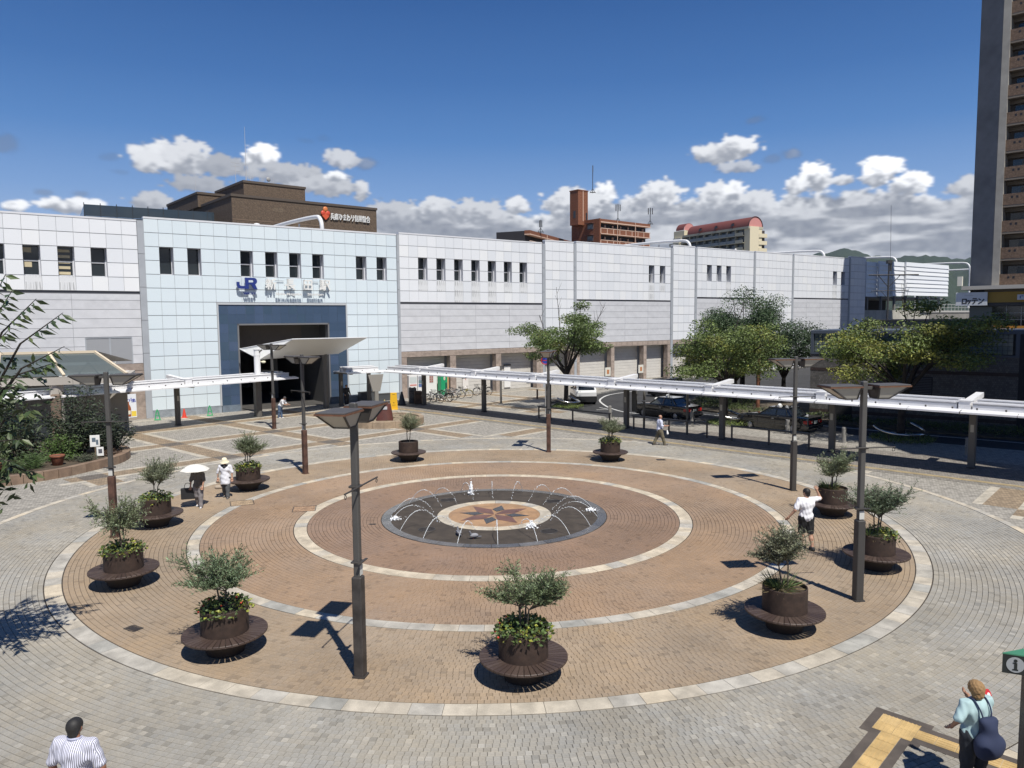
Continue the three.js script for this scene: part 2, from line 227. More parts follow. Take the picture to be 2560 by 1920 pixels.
{ // bands of brown setts edged with pale stone, dark squares where they cross
  const e1 = [.67, -.742], e2 = [.742, .67], O = [-9.35, -15.76], G = 6.05;
  const W = (a, b) => [O[0] + e1[0] * a + e2[0] * b, O[1] + e1[1] * a + e2[1] * b];
  const ok = (x, z) => { const r = Math.hypot(x, z), [s, d] = SD(x, z), p = cperp(x, z); if (r < 16.85 || d < .9) return false; if (p > 2.95) return s > -60 && !(x < -17.9 && z > -9 && x < -18 ) ; return p < -0.2 && x < 4.2 && z < -28 && d > .9 && s < 31; };
  const bands = [[], [], []];
  const quadS = (a0, a1, b0, b1, y) => { const c = [W(a0, b0), W(a1, b0), W(a1, b1), W(a0, b1)]; const m = W((a0 + a1) / 2, (b0 + b1) / 2); if (!ok(...m)) return null; for (const p of c) if (Math.hypot(...p) < 16.63) return null; return slabShape(c, y, y + .004); };
  const put = (k, a0, a1, b0, b1) => { const g = quadS(a0, a1, b0, b1, 0); if (g) bands[k].push(g); };
  for (let i = -5; i <= 6; i++) for (let j = -4; j <= 6; j++) {
    const a = i * G, b = j * G, h = .52, e = .32;
    for (let t = h; t < G - h - .01; t += (G - 2 * h) / 10) { const u = t + (G - 2 * h) / 10;
      put(0, a + t, a + u, b - h, b + h); put(0, a - h, a + h, b + t, b + u);
      put(1, a + t, a + u, b + h, b + h + e); put(1, a + t, a + u, b - h - e, b - h); if (t > h + .1 && u < G - h - .1) { put(1, a + h, a + h + e, b + t, b + u); put(1, a - h - e, a - h, b + t, b + u); } }
    put(2, a - h, a + h, b - h, b + h);
  }
  const mm = [M(.34, .26, .175, .85, { tex: 'setts' }), M(.56, .51, .42, .85, { tex: 'stone' }), M(.17, .148, .125, .85, { tex: 'setts' })];
  ['brown_paving_bands', 'pale_paving_edges', 'dark_paving_squares'].forEach((n, k) => struct(n, bands[k], mm[k]));
  struct('canopy_edge_strip', ribbon([[...CW(-2, 2.95)], [...CW(45, 2.85)]].map((p) => [p[0], p[2]]), .34, 0, .006), M(.40, .315, .18, .8, { tex: 'stone' }));
  struct('canopy_edge_strip', ribbon([[...CW(-2, 3.4)], [...CW(45, 3.3)]].map((p) => [p[0], p[2]]), .5, 0, .005), M(.27, .25, .22, .85, { tex: 'setts' }));
  struct('walkway_paving', slabShape([CW(-1, 2.6), CW(45, 2.6), CW(45, -2.0), CW(14, -2.0), CW(14, -.3), CW(-1, -.3)].map((p) => [p[0], p[2]]), 0, .0035), M(.27, .245, .215, .85, { tex: 'setts' }));
}
// ---------------------------------------------------------------- station building (x along the front, z out of it)
const panelM = { white: [M(.74, .76, .79, .38), M(.70, .725, .76, .40), M(.77, .785, .80, .36)], blue: [M(.64, .72, .765, .38), M(.625, .705, .755, .4), M(.66, .735, .775, .37)], low: [M(.66, .67, .70, .42, { tex: 'paint' }), M(.63, .64, .67, .45, { tex: 'paint' })], navy: [M(.052, .085, .145, .3), M(.048, .079, .134, .28), M(.057, .09, .158, .3), M(.046, .08, .128, .3)] };
TX.streak = grainTex(256, (u, v) => 1 - .22 * sst(.5, .8, pn(u, v * 0.04, 16, 3)) * sst(.25, .6, v) - .05 * pn(u, v, 4, 3), .93);
panelM.streak = M(.72, .735, .75, .42, { tex: 'streak' });
const station = thing('station_building', 'long white and pale blue panelled railway station with dark blue entrance portal', 'station', FW(0, 0), TH);
const jointM = M(.30, .31, .33, .7), revealM = M(.56, .58, .63, .5), greyStrip = M(.40, .425, .46, .45, { tex: 'paint' }), winGlass = M(.02, .026, .03, .05, { phys: 1, clearcoat: .5 }), winFrame = M(.62, .63, .66, .4), bandDark = M(.11, .11, .12, .6), capM = M(.66, .67, .70, .4);
let ownPanels = 0;
function wallWithHoles(s0, s1, y0, y1, holes, t = .35) { const o = [[s0, y0]]; for (const [a, b, c, d] of holes) if (c < y0) o.push([a, y0], [a, d], [b, d], [b, y0]); const s = new THREE.Shape([...o, [s1, y0], [s1, y1], [s0, y1]].map((p) => new THREE.Vector2(...p))); for (const [a, b, c, d] of holes) if (c >= y0) s.holes.push(new THREE.Path([[a, c], [a, d], [b, d], [b, c]].map((p) => new THREE.Vector2(...p)))); return new THREE.ExtrudeGeometry(s, { depth: t, bevelEnabled: false }).translate(0, 0, -t); }
function windowAt(a, b, y0, y1, half, fill) { // deep opening: reveals, pane set back
  const D = .62, w = new THREE.Group(); w.name = 'window'; station.add(w);
  part(w, 'reveal', [span(a - .03, a, y0, y1, -D, -.36), span(b, b + .03, y0, y1, -D, -.36), span(a - .03, b + .03, y1, y1 + .03, -D, -.36), span(a - .03, b + .03, y0 - .03, y0, -D, -.36), span(b - .012, b - .002, y0, y1, -.36, .028)], revealM);
  part(w, 'pane', span(a, b, y0, y1, -D - .03, -D), winGlass);
  const f = [span(a, a + .04, y0, y1, -D, -D + .05), span(b - .04, b, y0, y1, -D, -D + .05), span(a + .04, b - .04, y0, y0 + .07, -D, -D + .07)];
  if (half) f.push(span(a + .04, b - .04, (y0 + y1) / 2 - .03, (y0 + y1) / 2 + .05, -D, -D + .06), span(b - .1, b - .015, y0, (y0 + y1) / 2 + .05, -D + .05, -D + .34));
  part(w, 'frame', f, winFrame); if (fill) part(w, 'blind', fill(a, b, y0, y1, -D), M(.52, .45, .30, .7)); return w;
}
function bay(o) { // o: s0 s1 top rows[] cols[] wins[[c,span,r0,r1]] pal
  const holes = (o.wins || []).map(([c, r]) => [o.cols[c], o.cols[c + 1], o.rows[r + 2], o.rows[r]]); if (o.hole) holes.push(o.hole);
  const sec = new THREE.Group(); sec.name = 'wall_section'; station.add(sec);
  part(sec, 'wall', wallWithHoles(o.s0, o.s1, o.rows[o.rows.length - 1], o.rows[0], holes), jointM);
  const rest = [[], [], [], []];
  for (let r = 0; r + 1 < o.rows.length; r++) for (let c = 0; c + 1 < o.cols.length; c++) {
    const a = o.cols[c] + .009, b = o.cols[c + 1] - .009, y1 = o.rows[r] - .02, y0 = o.rows[r + 1] + .02;
    if (holes.some((h) => (a + b) / 2 > h[0] && (a + b) / 2 < h[1] && (y0 + y1) / 2 > h[2] && (y0 + y1) / 2 < h[3])) continue;
    const under = o.pal !== 'blue' && (o.wins || []).some(([wc, wr]) => (wc === c) && (r === wr + 2 || r === wr + 3)), k = rnd() < .6 ? 0 : rnd() < .6 ? 1 : 2;
    const z = rr(.024, .03), g = span(a, b, y0, y1, .002, z), m = under && rnd() < .6 ? 3 : k;
    if (o.own && ownPanels < 296) { ownPanels++; part(sec, 'panel', rbox(b - a, y1 - y0, z, (a + b) / 2, (y0 + y1) / 2, z / 2 + .002, .008), m === 3 ? panelM.streak : panelM[o.pal][m % panelM[o.pal].length]); } else rest[m].push(g);
  }
  rest.forEach((l, k) => { if (l.length) tag(part(sec, 'panels', l, k === 3 ? panelM.streak : panelM[o.pal][k % panelM[o.pal].length]), null, null, null, 'stuff'); });
  part(sec, 'coping', span(o.s0, o.s1, o.rows[0], o.rows[0] + .12, -.35, .05), capM);
  for (const [c, r, half, fill] of o.wins || []) windowAt(o.cols[c], o.cols[c + 1], o.rows[r + 2], o.rows[r], half !== 0, fill);
}
const cols = (a, b, n) => [...Array(n + 1)].map((_, i) => lerp(a, b, i / n)), rowsFrom = (top, n, bottom) => [...Array(n + 1)].map((_, i) => lerp(top, bottom, i / n));
const blinds = (a, b, y0, y1, z) => [span(a + .05, a + .5, y1 - .42, y1 - .1, z + .01, z + .03), span(a + .05, a + .5, y0 + .55, y0 + .9, z + .01, z + .03)];
const slatsB = (a, b, y0, y1, z) => [0, 1, 2, 3, 4].map((k) => span(a + .05, b - .2, y0 + .12 + k * .36, y0 + .3 + k * .36, z + .01, z + .03));
srand(31);
const lw = rowsFrom(13.5, 5, 8.76), lcols = [...cols(-23.7, -4.0, 21)].map((x) => x + .12); 
const BLUE = { s0: -3.49, s1: 15.87, top: 13.75 };
bay({ s0: -3.49, s1: 15.87, rows: [...rowsFrom(13.75, 14, .5)], cols: cols(-3.49, 15.87, 21), pal: 'blue', own: 1, hole: [1.2, 11.22, .3, 8.05], wins: [[1, 2, 0], [3, 2, 0], [7, 2], [9, 2], [11, 2], [13, 2], [17, 2], [19, 2]] });
{ const c = []; for (let x = -3.92; x > -24; x -= .945) c.unshift(x); const n = c.length - 1; bay({ s0: c[0], s1: -3.92, rows: lw, cols: c, pal: 'white', own: 1, wins: [[n - 3, 2, 1], [n - 5, 2, 1, slatsB], [n - 7, 2, 1, blinds], [n - 9, 2, 1], [n - 12, 2, 1], [n - 14, 2, 1]] }); }
function lowerWall(s0, s1, y1, y0, joints, first = .42, hole) { // broad panels under the dark reveal band
  const rows = [y1, y1 - first]; const n = Math.round((rows[1] - y0) / .62); for (let i = 1; i <= n; i++) rows.push(lerp(rows[1], y0, i / n));
  const j = [s0, ...joints, s1], sec = new THREE.Group(); sec.name = 'wall_section'; station.add(sec); part(sec, 'wall', span(s0, s1, y0, y1, -.35, 0), jointM); const a = [[], []];
  for (let r = 0; r + 1 < rows.length; r++) for (let c = 0; c + 1 < j.length; c++) { const x0 = j[c] + .012, x1 = j[c + 1] - .012, t = rows[r] - .012, b = rows[r + 1] + .012; if (hole && x0 < hole[1] && x1 > hole[0] && (t + b) / 2 > hole[2] && (t + b) / 2 < hole[3]) { if (hole[0] - x0 > .1) a[0].push(span(x0, hole[0], b, t, .002, .028)); if (x1 - hole[1] > .1) a[0].push(span(hole[1], x1, b, t, .002, .028)); } else part(sec, 'broad_panel', span(x0, x1, b, t, .002, rr(.025, .03)), panelM.low[(r + c) % 2]); }
  if (a[0].length) part(sec, 'broad_panels', a[0], panelM.low[0]);
}
function darkBand(s0, s1, y) { part(station, 'shadow_gap', span(s0, s1, y - .17, y, -.3, -.06), bandDark); }
function strips(s0, s1, y0, y1) { const n = Math.max(1, Math.round((y1 - y0) / 2.35)); for (let i = 0; i < n; i++) part(station, 'pilaster', span(s0 + .01, s1 - .01, lerp(y0, y1, i / n) + .012, lerp(y0, y1, (i + 1) / n) - .012, -.3, .1), greyStrip); }
const beige = [M(.46, .375, .32, .75, { tex: 'stone' }), M(.43, .35, .30, .75, { tex: 'stone' })], slatW = M(.62, .60, .565, .6, { tex: 'paint' });
function groundFloor(s0, s1, pil, ytop, recess = .9) { // stone lintel and piers with shuttered openings set back
  const f = new THREE.Group(); f.name = 'ground_floor'; station.add(f);
  const L = s1 - s0, n = Math.max(1, Math.round(L / 1.9)); for (let i = 0; i < n; i++) part(f, 'lintel_stone', span(s0 + L * i / n + .006, s0 + L * (i + 1) / n - .006, ytop - .48, ytop - .02, -.5, .06), beige[i % 2]);
  for (const [a, b] of pil) for (let k = 0; k < 4; k++) part(f, 'pier_stone', span(a, b, k * (ytop - .5) / 4 + .006, (k + 1) * (ytop - .5) / 4 - .006, -.5, .09), beige[k % 2]);
  const e = [s0, ...pil.flat(), s1]; for (let i = 0; i + 1 < e.length; i += 2) { const a = e[i], b = e[i + 1]; if (b - a < .5) continue; for (let y = .02; y < ytop - .55; y += .31) part(f, 'shutter_slat', span(a, b, y, y + .295, -recess - .1, -recess + rr(0, .008)), slatW); }
  part(f, 'soffit', span(s0, s1, ytop - .5, ytop - .48, -recess - .12, -.5), M(.3, .29, .28, .8)); part(f, 'back_wall', span(s0, s1, 0, ytop, -recess - .35, -recess - .13), jointM);
}
// left wing: lower wall with louvres
lowerWall(-23.7, -3.92, 8.58, 3.86, [-20.0, -16.1, -12.1, -8.02], .42, [-7.33, -4.58, 3.8, 5.63]); darkBand(-23.7, -3.92, 8.76);
{ const f = new THREE.Group(); f.name = 'louvre_panel'; station.add(f); const lm = M(.50, .49, .46, .6); for (const [a, b] of [[-7.3, -5.97], [-5.86, -4.6]]) { tag(part(f, 'louvre_slats', [...Array(21)].map((_, k) => box(b - a, .075, .015, (a + b) / 2, 3.92 + k * .081, -.02).rotateX(0)), lm), null, null, null, 'stuff'); part(f, 'louvre_back', span(a, b, 3.86, 5.62, -.08, -.05), M(.2, .2, .2, .8)); } part(f, 'frame', [span(-5.97, -5.86, 3.84, 5.63, -.06, .03), span(-7.38, -7.3, 3.84, 5.63, -.06, .03), span(-4.6, -4.54, 3.84, 5.63, -.06, .03), span(-7.38, -4.54, 5.62, 5.68, -.06, .03)], greyStrip); }
groundFloor(-23.7, -3.92, [[-23.7, -23.2], [-18.6, -18], [-13.4, -12.8], [-8.3, -7.7], [-4.85, -3.92]], 3.86, 1.1);
strips(-3.92, -3.49, 0, 13.6); strips(15.87, 16.12, 0, 13.85);
for (const [a, b] of [[-3.49, 1.2], [11.22, 15.87]]) part(station, 'plinth', span(a, b, 0, .5, -.3, .03), M(.34, .38, .42, .6, { tex: 'stone' }));
// bays to the right of the entrance
const up = (s0, s1, top, bot, n, wins, own) => bay({ s0, s1, rows: rowsFrom(top, 6, bot), cols: cols(s0, s1, n), pal: 'white', wins, own });
up(16.12, 31.62, 13.9, 8.19, 17, [2, 4, 6, 8, 10, 12, 14].map((c) => [c, 2])); darkBand(16.12, 31.62, 8.19); lowerWall(16.12, 31.62, 8.02, 3.98, [20.06, 23.83, 27.63]);
groundFloor(16.12, 31.62, [[16.12, 16.62], [20.98, 21.6], [26, 26.58], [30.84, 31.62]], 3.98); strips(31.62, 32.01, 0, 13.9);
bay({ s0: 32.01, s1: 35.69, rows: rowsFrom(14.17, 11, 4), cols: cols(32.01, 35.69, 4), pal: 'white' }); groundFloor(32.01, 35.69, [[35.2, 35.69]], 4); strips(35.69, 36.03, 0, 14.15);
up(36.03, 50.07, 14.26, 8.6, 16, [[12, 2], [14, 2]]); darkBand(36.03, 50.07, 8.6); lowerWall(36.03, 50.07, 8.45, 4.2, [39.4, 42.94, 46.46], .45); groundFloor(36.03, 50.07, [[36.03, 36.43], [40.83, 41.33], [45.75, 46.21], [49.6, 50.07]], 4.2); strips(50.07, 50.46, 0, 14.4);
bay({ s0: 50.46, s1: 54.18, rows: rowsFrom(14.66, 11, 4.2), cols: cols(50.46, 54.18, 4), pal: 'white' }); groundFloor(50.46, 54.18, [[53.8, 54.18]], 4.2); strips(54.18, 54.55, 0, 14.6);
up(54.55, 65.25, 14.63, 9.03, 12, [[2, 2, 0], [4, 2, 0], [6, 2, 0]]); darkBand(54.55, 65.25, 9.03); lowerWall(54.55, 65.25, 8.86, 4.4, [58.3, 61.7], .5); groundFloor(54.55, 65.25, [[57, 57.5], [61, 61.5], [64.8, 65.25]], 4.4); strips(65.25, 65.62, 0, 14.6);
bay({ s0: 65.62, s1: 73.52, rows: rowsFrom(14.68, 11, 4.4), cols: cols(65.62, 73.52, 9), pal: 'white' }); strips(73.52, 73.86, 0, 14.65);
up(73.86, 87.42, 14.72, 9.16, 13, [[9, 2, 0], [11, 2, 0]]); darkBand(73.86, 87.42, 9.16); lowerWall(73.86, 87.42, 9.0, 0, [77, 80.2, 83.4], .5); strips(87.42, 87.74, 0, 14.7); lowerWall(65.62, 73.52, 4.4, 0, [69], .4);
bay({ s0: 87.74, s1: 91.95, rows: rowsFrom(15.02, 15, 0), cols: cols(87.74, 91.95, 4), pal: 'white' });
part(station, 'roof', [span(-24, 91.9, 12.4, 12.6, -22, -.36), span(-24, 91.9, 0, 12.4, -22.3, -22), span(91.6, 91.9, 0, 12.4, -22, -.36)], M(.42, .42, .42, .8));
// entrance: dark blue tiled portal around a deep hall
{
  const p = new THREE.Group(); p.name = 'entrance_portal'; station.add(p);
  const x0 = 1.24, x1 = 11.18, y1 = 7.9, o0 = 2.55, o1 = 9.75, oy = 6.5;
  part(p, 'portal_wall', wallWithHoles(x0, x1, .5, y1, [[o0, o1, .3, oy]], .3).translate(0, 0, -.03), M(.1, .13, .18, .6));
  part(p, 'trim', [span(x0 - .08, x1 + .08, y1, y1 + .16, -.3, .05), span(x0 - .1, x0, .5, y1, -.3, .045), span(x1, x1 + .12, .5, y1, -.3, .045)], M(.45, .47, .49, .5));
  const cx = [...cols(x0, o0, 2), ...cols(o0, o1, 11).slice(1), ...cols(o1, x1, 2).slice(1)], cy = [...cols(.5, oy, 9), ...cols(oy, y1, 2).slice(1)];
  for (let i = 0; i + 1 < cx.length; i++) for (let j = 0; j + 1 < cy.length; j++) { if (cx[i] >= o0 - .01 && cx[i + 1] <= o1 + .01 && cy[j + 1] <= oy + .01) continue; part(p, 'tile', span(cx[i] + .006, cx[i + 1] - .006, cy[j] + .006, cy[j + 1] - .006, -.03, rr(-.012, -.006)), panelM.navy[(h2(i, j * 3 + 1) * 4) | 0]); }
  for (const [a, b] of [[x0, o0], [o1, x1]]) part(p, 'portal_plinth', span(a, b, 0, .5, -.3, .01), M(.20, .25, .31, .5, { tex: 'stone' }));
  part(p, 'opening_frame', [span(o0, o0 + .12, 0, oy, -.6, -.005), span(o1 - .12, o1, 0, oy, -.6, -.005), span(o0, o1, oy - .12, oy, -.6, -.005)], M(.16, .16, .165, .4));
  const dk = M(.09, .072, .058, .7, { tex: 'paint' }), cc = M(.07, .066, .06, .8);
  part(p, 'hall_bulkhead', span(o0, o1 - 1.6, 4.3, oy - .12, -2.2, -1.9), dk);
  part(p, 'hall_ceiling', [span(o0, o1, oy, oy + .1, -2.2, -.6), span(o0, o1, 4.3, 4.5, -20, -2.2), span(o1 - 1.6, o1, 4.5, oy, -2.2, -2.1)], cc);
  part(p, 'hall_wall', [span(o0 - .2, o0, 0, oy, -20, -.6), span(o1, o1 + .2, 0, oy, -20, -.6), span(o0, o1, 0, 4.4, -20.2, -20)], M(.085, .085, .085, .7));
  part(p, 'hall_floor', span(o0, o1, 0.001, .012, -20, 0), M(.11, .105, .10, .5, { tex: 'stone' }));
  part(p, 'ticket_hall_column', [span(4.2, 4.7, 0, 4.3, -8, -7.5), span(7.6, 8.1, 0, 4.3, -8, -7.5)], M(.12, .12, .12, .6));
}
// ---------------------------------------------------------------- fountain
const wetStone = M(.105, .092, .078, .16, { tex: 'stone' }), granite = [M(.145, .135, .125, .22, { tex: 'stone' }), M(.11, .105, .10, .2, { tex: 'stone' }), M(.175, .165, .155, .25, { tex: 'stone' })];
{
  const f = thing('fountain_basin', 'round flush fountain floor with star mosaic inside a dark granite rim', 'fountain', [0, 0, 0]);
  for (let i = 0; i < 28; i++) part(f, 'rim_slab', sector(3.50, 3.80, i * Math.PI / 14 + .002, (i + 1) * Math.PI / 14 - .002, -.03, .012, 4, .006), granite[h2(i, 3) * 3 | 0]);
  part(f, 'basin_bed', slabShape(circlePts(3.5, 72), -.06, -.041), M(.06, .05, .042, .5));
  const a = []; srand(5); for (let k = 0; k < 13; k++) { const r0 = 1.95 + k * .119, n = Math.floor(2 * Math.PI * r0 / .24); for (let i = 0; i < n; i++) { const g = .006 / r0; a.push(sector(r0 + .004, r0 + .113, i * 2 * Math.PI / n + g + k, (i + 1) * 2 * Math.PI / n - g + k, -.045, -.022 + rr(-.0015, .0015), 1)); } }
  tag(part(f, 'wet_pavers', a, M(.36, .28, .20, .3, { tex: 'patch' })), null, null, null, 'stuff');
  for (let i = 0; i < 20; i++) part(f, 'pale_ring_slab', sector(1.56, 1.94, i * Math.PI / 10 + .003, (i + 1) * Math.PI / 10 - .003, -.04, -.004, 3, .004), slabM[[0, 3, 0, 1][h2(i, 9) * 4 | 0]]);
  part(f, 'mosaic_ground', slabShape(circlePts(1.555, 72), -.04, -.012), M(.50, .29, .135, .35, { tex: 'stone' }));
  const kite = (ang, r0, r1, rm, w) => { const c = Math.cos(ang), s = Math.sin(ang), P = (r, t) => [r * c - t * s, -(r * s + t * c)]; return [P(r0, 0), P(rm, w), P(r1, 0), P(rm, -w)]; };
  const D = Math.PI / 180;
  for (let k = 0; k < 4; k++) { part(f, 'star_arm', slabShape(kite((35 + 90 * k) * D, .02, 1.36, .62, .30), -.02, -.0075), M(.19, .085, .058, .35, { tex: 'stone' })); part(f, 'star_diamond', slabShape(kite((79 + 90 * k) * D, .36, 1.22, .66, .22), -.02, -.0035), M(.020, .020, .022, .2, { tex: 'stone' })); }
  for (let k = 0; k < 4; k++) { const A = (40 + 90 * k) * D; const g = new THREE.Group(); g.name = 'nozzle_grate'; f.add(g); part(g, 'grate_rim', new THREE.TorusGeometry(.26, .018, 6, 28).rotateX(Math.PI / 2).translate(2.75 * Math.cos(A), -.014, -2.75 * Math.sin(A)), MAT.darkSteel); for (let b = -3; b <= 3; b++) { const w = Math.sqrt(.25 * .25 - (b * .07) ** 2); part(g, 'grate_bar', box(2 * w, .012, .028, 2.75 * Math.cos(A), -.016, -2.75 * Math.sin(A) + b * .07), MAT.black); } }
}
const waterM = M(.86, .90, .93, .15, { transmission: .35, ior: 1.33, thickness: .02 }), foamM = M(.88, .90, .92, .55);
srand(77);
for (let i = 0; i < 18; i++) {                                        // arching jets from the rim towards the middle
  const A = (i + .35) / 18 * 2 * Math.PI, h = .50 + rr(-.05, .08), r0 = 3.5, r1 = 2.05 + rr(-.1, .12); const pts = [], gs = [];
  const at = (t) => [lerp(r0, r1, t) * Math.cos(A), 4 * h * t * (1 - t) * (1 + .15 * (.5 - t)) - .01, lerp(r0, r1, t) * Math.sin(A)];
  const n = 26; for (let k = 0; k <= 13; k++) pts.push(at(k / n)); gs.push(tube(pts, .0085, 26, 6));
  for (let k = 11; k < 46; k++) { const p = at(Math.min(1, k / 46 * .98 + rr(0, .01) + .01)), q = .006 + .010 * rnd(), j = k / 46 * .025; gs.push(sph(q, p[0] + rr(-j, j), p[1] + rr(-j, j), p[2] + rr(-j, j), 6, 1, 1.2, 1)); }
  tag(part(null, numbered('water_jet'), gs, waterM), 'thin arching water jet springing inward from the dark fountain rim', 'water jet', 'arching jets around the fountain');
}
[[-.95, -2.95, .62, 'tall white bubbling water plume at the far edge of the fountain'], [1.22, 1.72, .26, 'low white bubbling water dome at the near edge of the mosaic ring'], [-3.3, .55, .12, 'small white splash on the rim where the wet floor meets dry brick'], [3.32, -.35, .12, 'small white splash on the granite rim below the longest jets']].forEach(([x, z, h, label]) => {
  const gs = []; for (let k = 0; k < 90; k++) { const t = rnd(), a = rnd() * 6.28, r = (.02 + (h > .3 ? .13 : .2) * (1 - t) * rnd()) ; gs.push(sph(.010 + .03 * rnd() * (1.1 - t), x + Math.cos(a) * r, t * h * (.7 + .3 * rnd()), z + Math.sin(a) * r, 6)); }
  gs.push(sph(.085, x, h * .3, z, 8, .8, h * 5, .8)); for (let k = 0; k < 26; k++) { const a = rnd() * 6.28, r = rr(.1, .38); gs.push(sph(rr(.006, .013), x + Math.cos(a) * r, rr(0, h * .5), z + Math.sin(a) * r, 5)); }
  tag(part(null, numbered('water_plume'), gs, foamM), label, 'water plume', 'bubbling plumes of the fountain');
});
// pigeons
function pigeon(label, x, z, turn) {
  const p = thing('pigeon', label, 'pigeon', [x, -.022, z], turn, 'pigeons bathing in the fountain');
  const pts = []; for (let k = 0; k <= 10; k++) { const t = k / 10; pts.push([Math.max(.002, .062 * Math.sin(Math.PI * Math.pow(t, .8)) * (1 - .25 * t)), t * .26]); }
  const body = lathe(pts, 12).rotateZ(-Math.PI / 2 + .42).translate(-.14, .065, 0), neck = bar([.055, .155, 0], [.095, .225, 0], .036, 10, .024), head = sph(.030, .102, .238, 0, 10, 1.1, 1, .95), tail = box(.14, .012, .06, -.19, .075, 0);
  part(p, 'body', [body, neck, head, tail], M(.14, .145, .165, .6));
  for (const s of [-1, 1]) { part(p, 'wing', sph(.1, -.03, .125, .048 * s, 10, 1.35, .5, .22), M(.27, .275, .30, .6)); part(p, 'leg', bar([.0, 0, .02 * s], [.0, .075, .02 * s], .005, 5), M(.45, .12, .10, .6)); part(p, 'eye', sph(.005, .118, .245, .024 * s, 6), M(.5, .1, .02, .3)); }
  part(p, 'beak', bar([.128, .236, 0], [.152, .230, 0], .007, 5, .002), MAT.black);
}
pigeon('grey pigeon standing upright on the wet floor, the one nearer the mosaic', -1.05, 2.45, 1.9);
pigeon('grey pigeon crouched at the foot of a jet, the one nearer the rim', -.58, 2.85, -2.9);

// ---------------------------------------------------------------- plaza lamps
const lampGlass = M(.50, .48, .42, .35, { transmission: .25, thickness: 0 }), rustEdge = M(.20, .095, .055, .8, { tex: 'rust' });
function lamp(label, pos, turn, sleeveM, H = 5.14, rustTop = true) {
  const L = thing('street_lamp', label, 'street lamp', pos, turn, 'twin headed lamps around the plaza');
  part(L, 'sleeve', [rbox(.195, 1.92, .195, 0, .96, 0, .03, 2), box(.24, .03, .24, 0, .015, 0)], sleeveM);
  part(L, 'pole', rbox(.13, H - 1.9, .13, 0, (H + 1.9) / 2, 0, .03, 2), MAT.postSteel);
  part(L, 'collar', [rbox(.2, .035, .2, 0, 2.19, 0, .01), box(.36, .018, .05, 0, 2.2, .1)], MAT.darkSteel);
  part(L, 'notice', box(.12, .19, .006, 0, 2.04, .069), M(.55, .55, .52, .7));
  const br = new THREE.Group(); br.name = 'banner_bracket'; L.add(br); part(br, 'clamp', rbox(.2, .04, .2, 0, 3.6, 0, .01), MAT.darkSteel); part(br, 'rod', bar([-.74, 3.62, .12], [.74, 3.62, .12], .016, 8), MAT.darkSteel);
  for (const s of [-1, 1]) part(br, 'hook', new THREE.TorusGeometry(.035, .007, 5, 12).translate(.70 * s, 3.56, .12), MAT.darkSteel);
  part(L, 'arm', rbox(.62, .07, .08, 0, H - .16, 0, .01), MAT.postSteel);
  for (const s of [-1, 1]) { // wedge-shaped head: broad lid, glass sides running down to a narrow foot
    const h = new THREE.Group(); h.name = 'lamp_head'; L.add(h); const y = H - .12, x0 = .22 * s, x1 = .96 * s, b0 = .26 * s, b1 = .52 * s, yb = y - .27, w = .25, wb = .15;
    part(h, 'lid', rbox(.78, .03, .54, .59 * s, y + .03, 0, .012), M(.085, .08, .078, .6, { tex: 'paint' }));
    part(h, 'lid_rim', [box(.80, .03, .02, .59 * s, y + .005, .275), box(.80, .03, .02, .59 * s, y + .005, -.275), box(.02, .03, .53, .98 * s, y + .005, 0), box(.02, .03, .53, .20 * s, y + .005, 0)], rustTop ? rustEdge : MAT.darkSteel);
    const T = [[x0, y, w], [x1, y, w], [x1, y, -w], [x0, y, -w]], B = [[b0, yb, wb], [b1, yb, wb], [b1, yb, -wb], [b0, yb, -wb]], fr = [];
    for (let k = 0; k < 4; k++) { fr.push(beam(T[k], B[k], .03, .03), beam(B[k], B[(k + 1) % 4], .03, .03)); }
    part(h, 'glass', polys([[T[0], T[1], B[1], B[0]], [T[1], T[2], B[2], B[1]], [T[2], T[3], B[3], B[2]], [B[0], B[1], B[2], B[3]]]), lampGlass);
    part(h, 'back_plate', polys([[[x0 * .99, y, w], [x0 * .99, y, -w], [b0 * .99, yb, -wb], [b0 * .99, yb, wb]]]), MAT.darkSteel);
    part(h, 'frame', fr, MAT.darkSteel); part(h, 'lamp_tube', bar([x0 + .16 * s, y - .1, 0], [x0 + .5 * s, y - .08, 0], .03, 8), M(.75, .75, .72, .3));
  }
  return L;
}
function polys(list) { const pos = []; for (const p of list) for (let i = 1; i + 1 < p.length; i++) pos.push(...p[0], ...p[i], ...p[i + 1]); const g = new THREE.BufferGeometry(); g.setAttribute('position', new THREE.Float32BufferAttribute(pos, 3)); g.computeVertexNormals(); return g; }
const rustSleeve = M(.135, .070, .050, .8, { tex: 'rust' }), D2R = Math.PI / 180;
lamp('dark twin headed lamp between the two front planters, nearest of all', [-2.23, 0, 11.63], 78 * D2R, M(.068, .060, .056, .6, { tex: 'rust' }));
lamp('dark twin headed lamp in front of the mixed planter at the right', [8.67, 0, 8.1], 8 * D2R, M(.055, .052, .05, .55, { tex: 'paint' }));
lamp('dark twin headed lamp behind the man in the white shirt', [11.36, 0, -3.11], 9.6 * D2R, M(.055, .050, .047, .55, { tex: 'paint' }));
lamp('rust sleeved lamp at the far rim with a round road sign behind it', [2.45, 0, -11.95], 78 * D2R, rustSleeve);
lamp('rust sleeved lamp behind the left planters, next to the planting bed', [-11.72, 0, 2.35], 6 * D2R, rustSleeve, 5.14, false);
lamp('rust sleeved lamp at the back left rim in front of the station canopy', [-8.4, 0, -7.12], -42 * D2R, rustSleeve, 5.2, false);
lamp('rust sleeved lamp beyond the circle, straight before the station entrance', [-14.13, 0, -20.97], -30 * D2R, rustSleeve, 5.3, false);

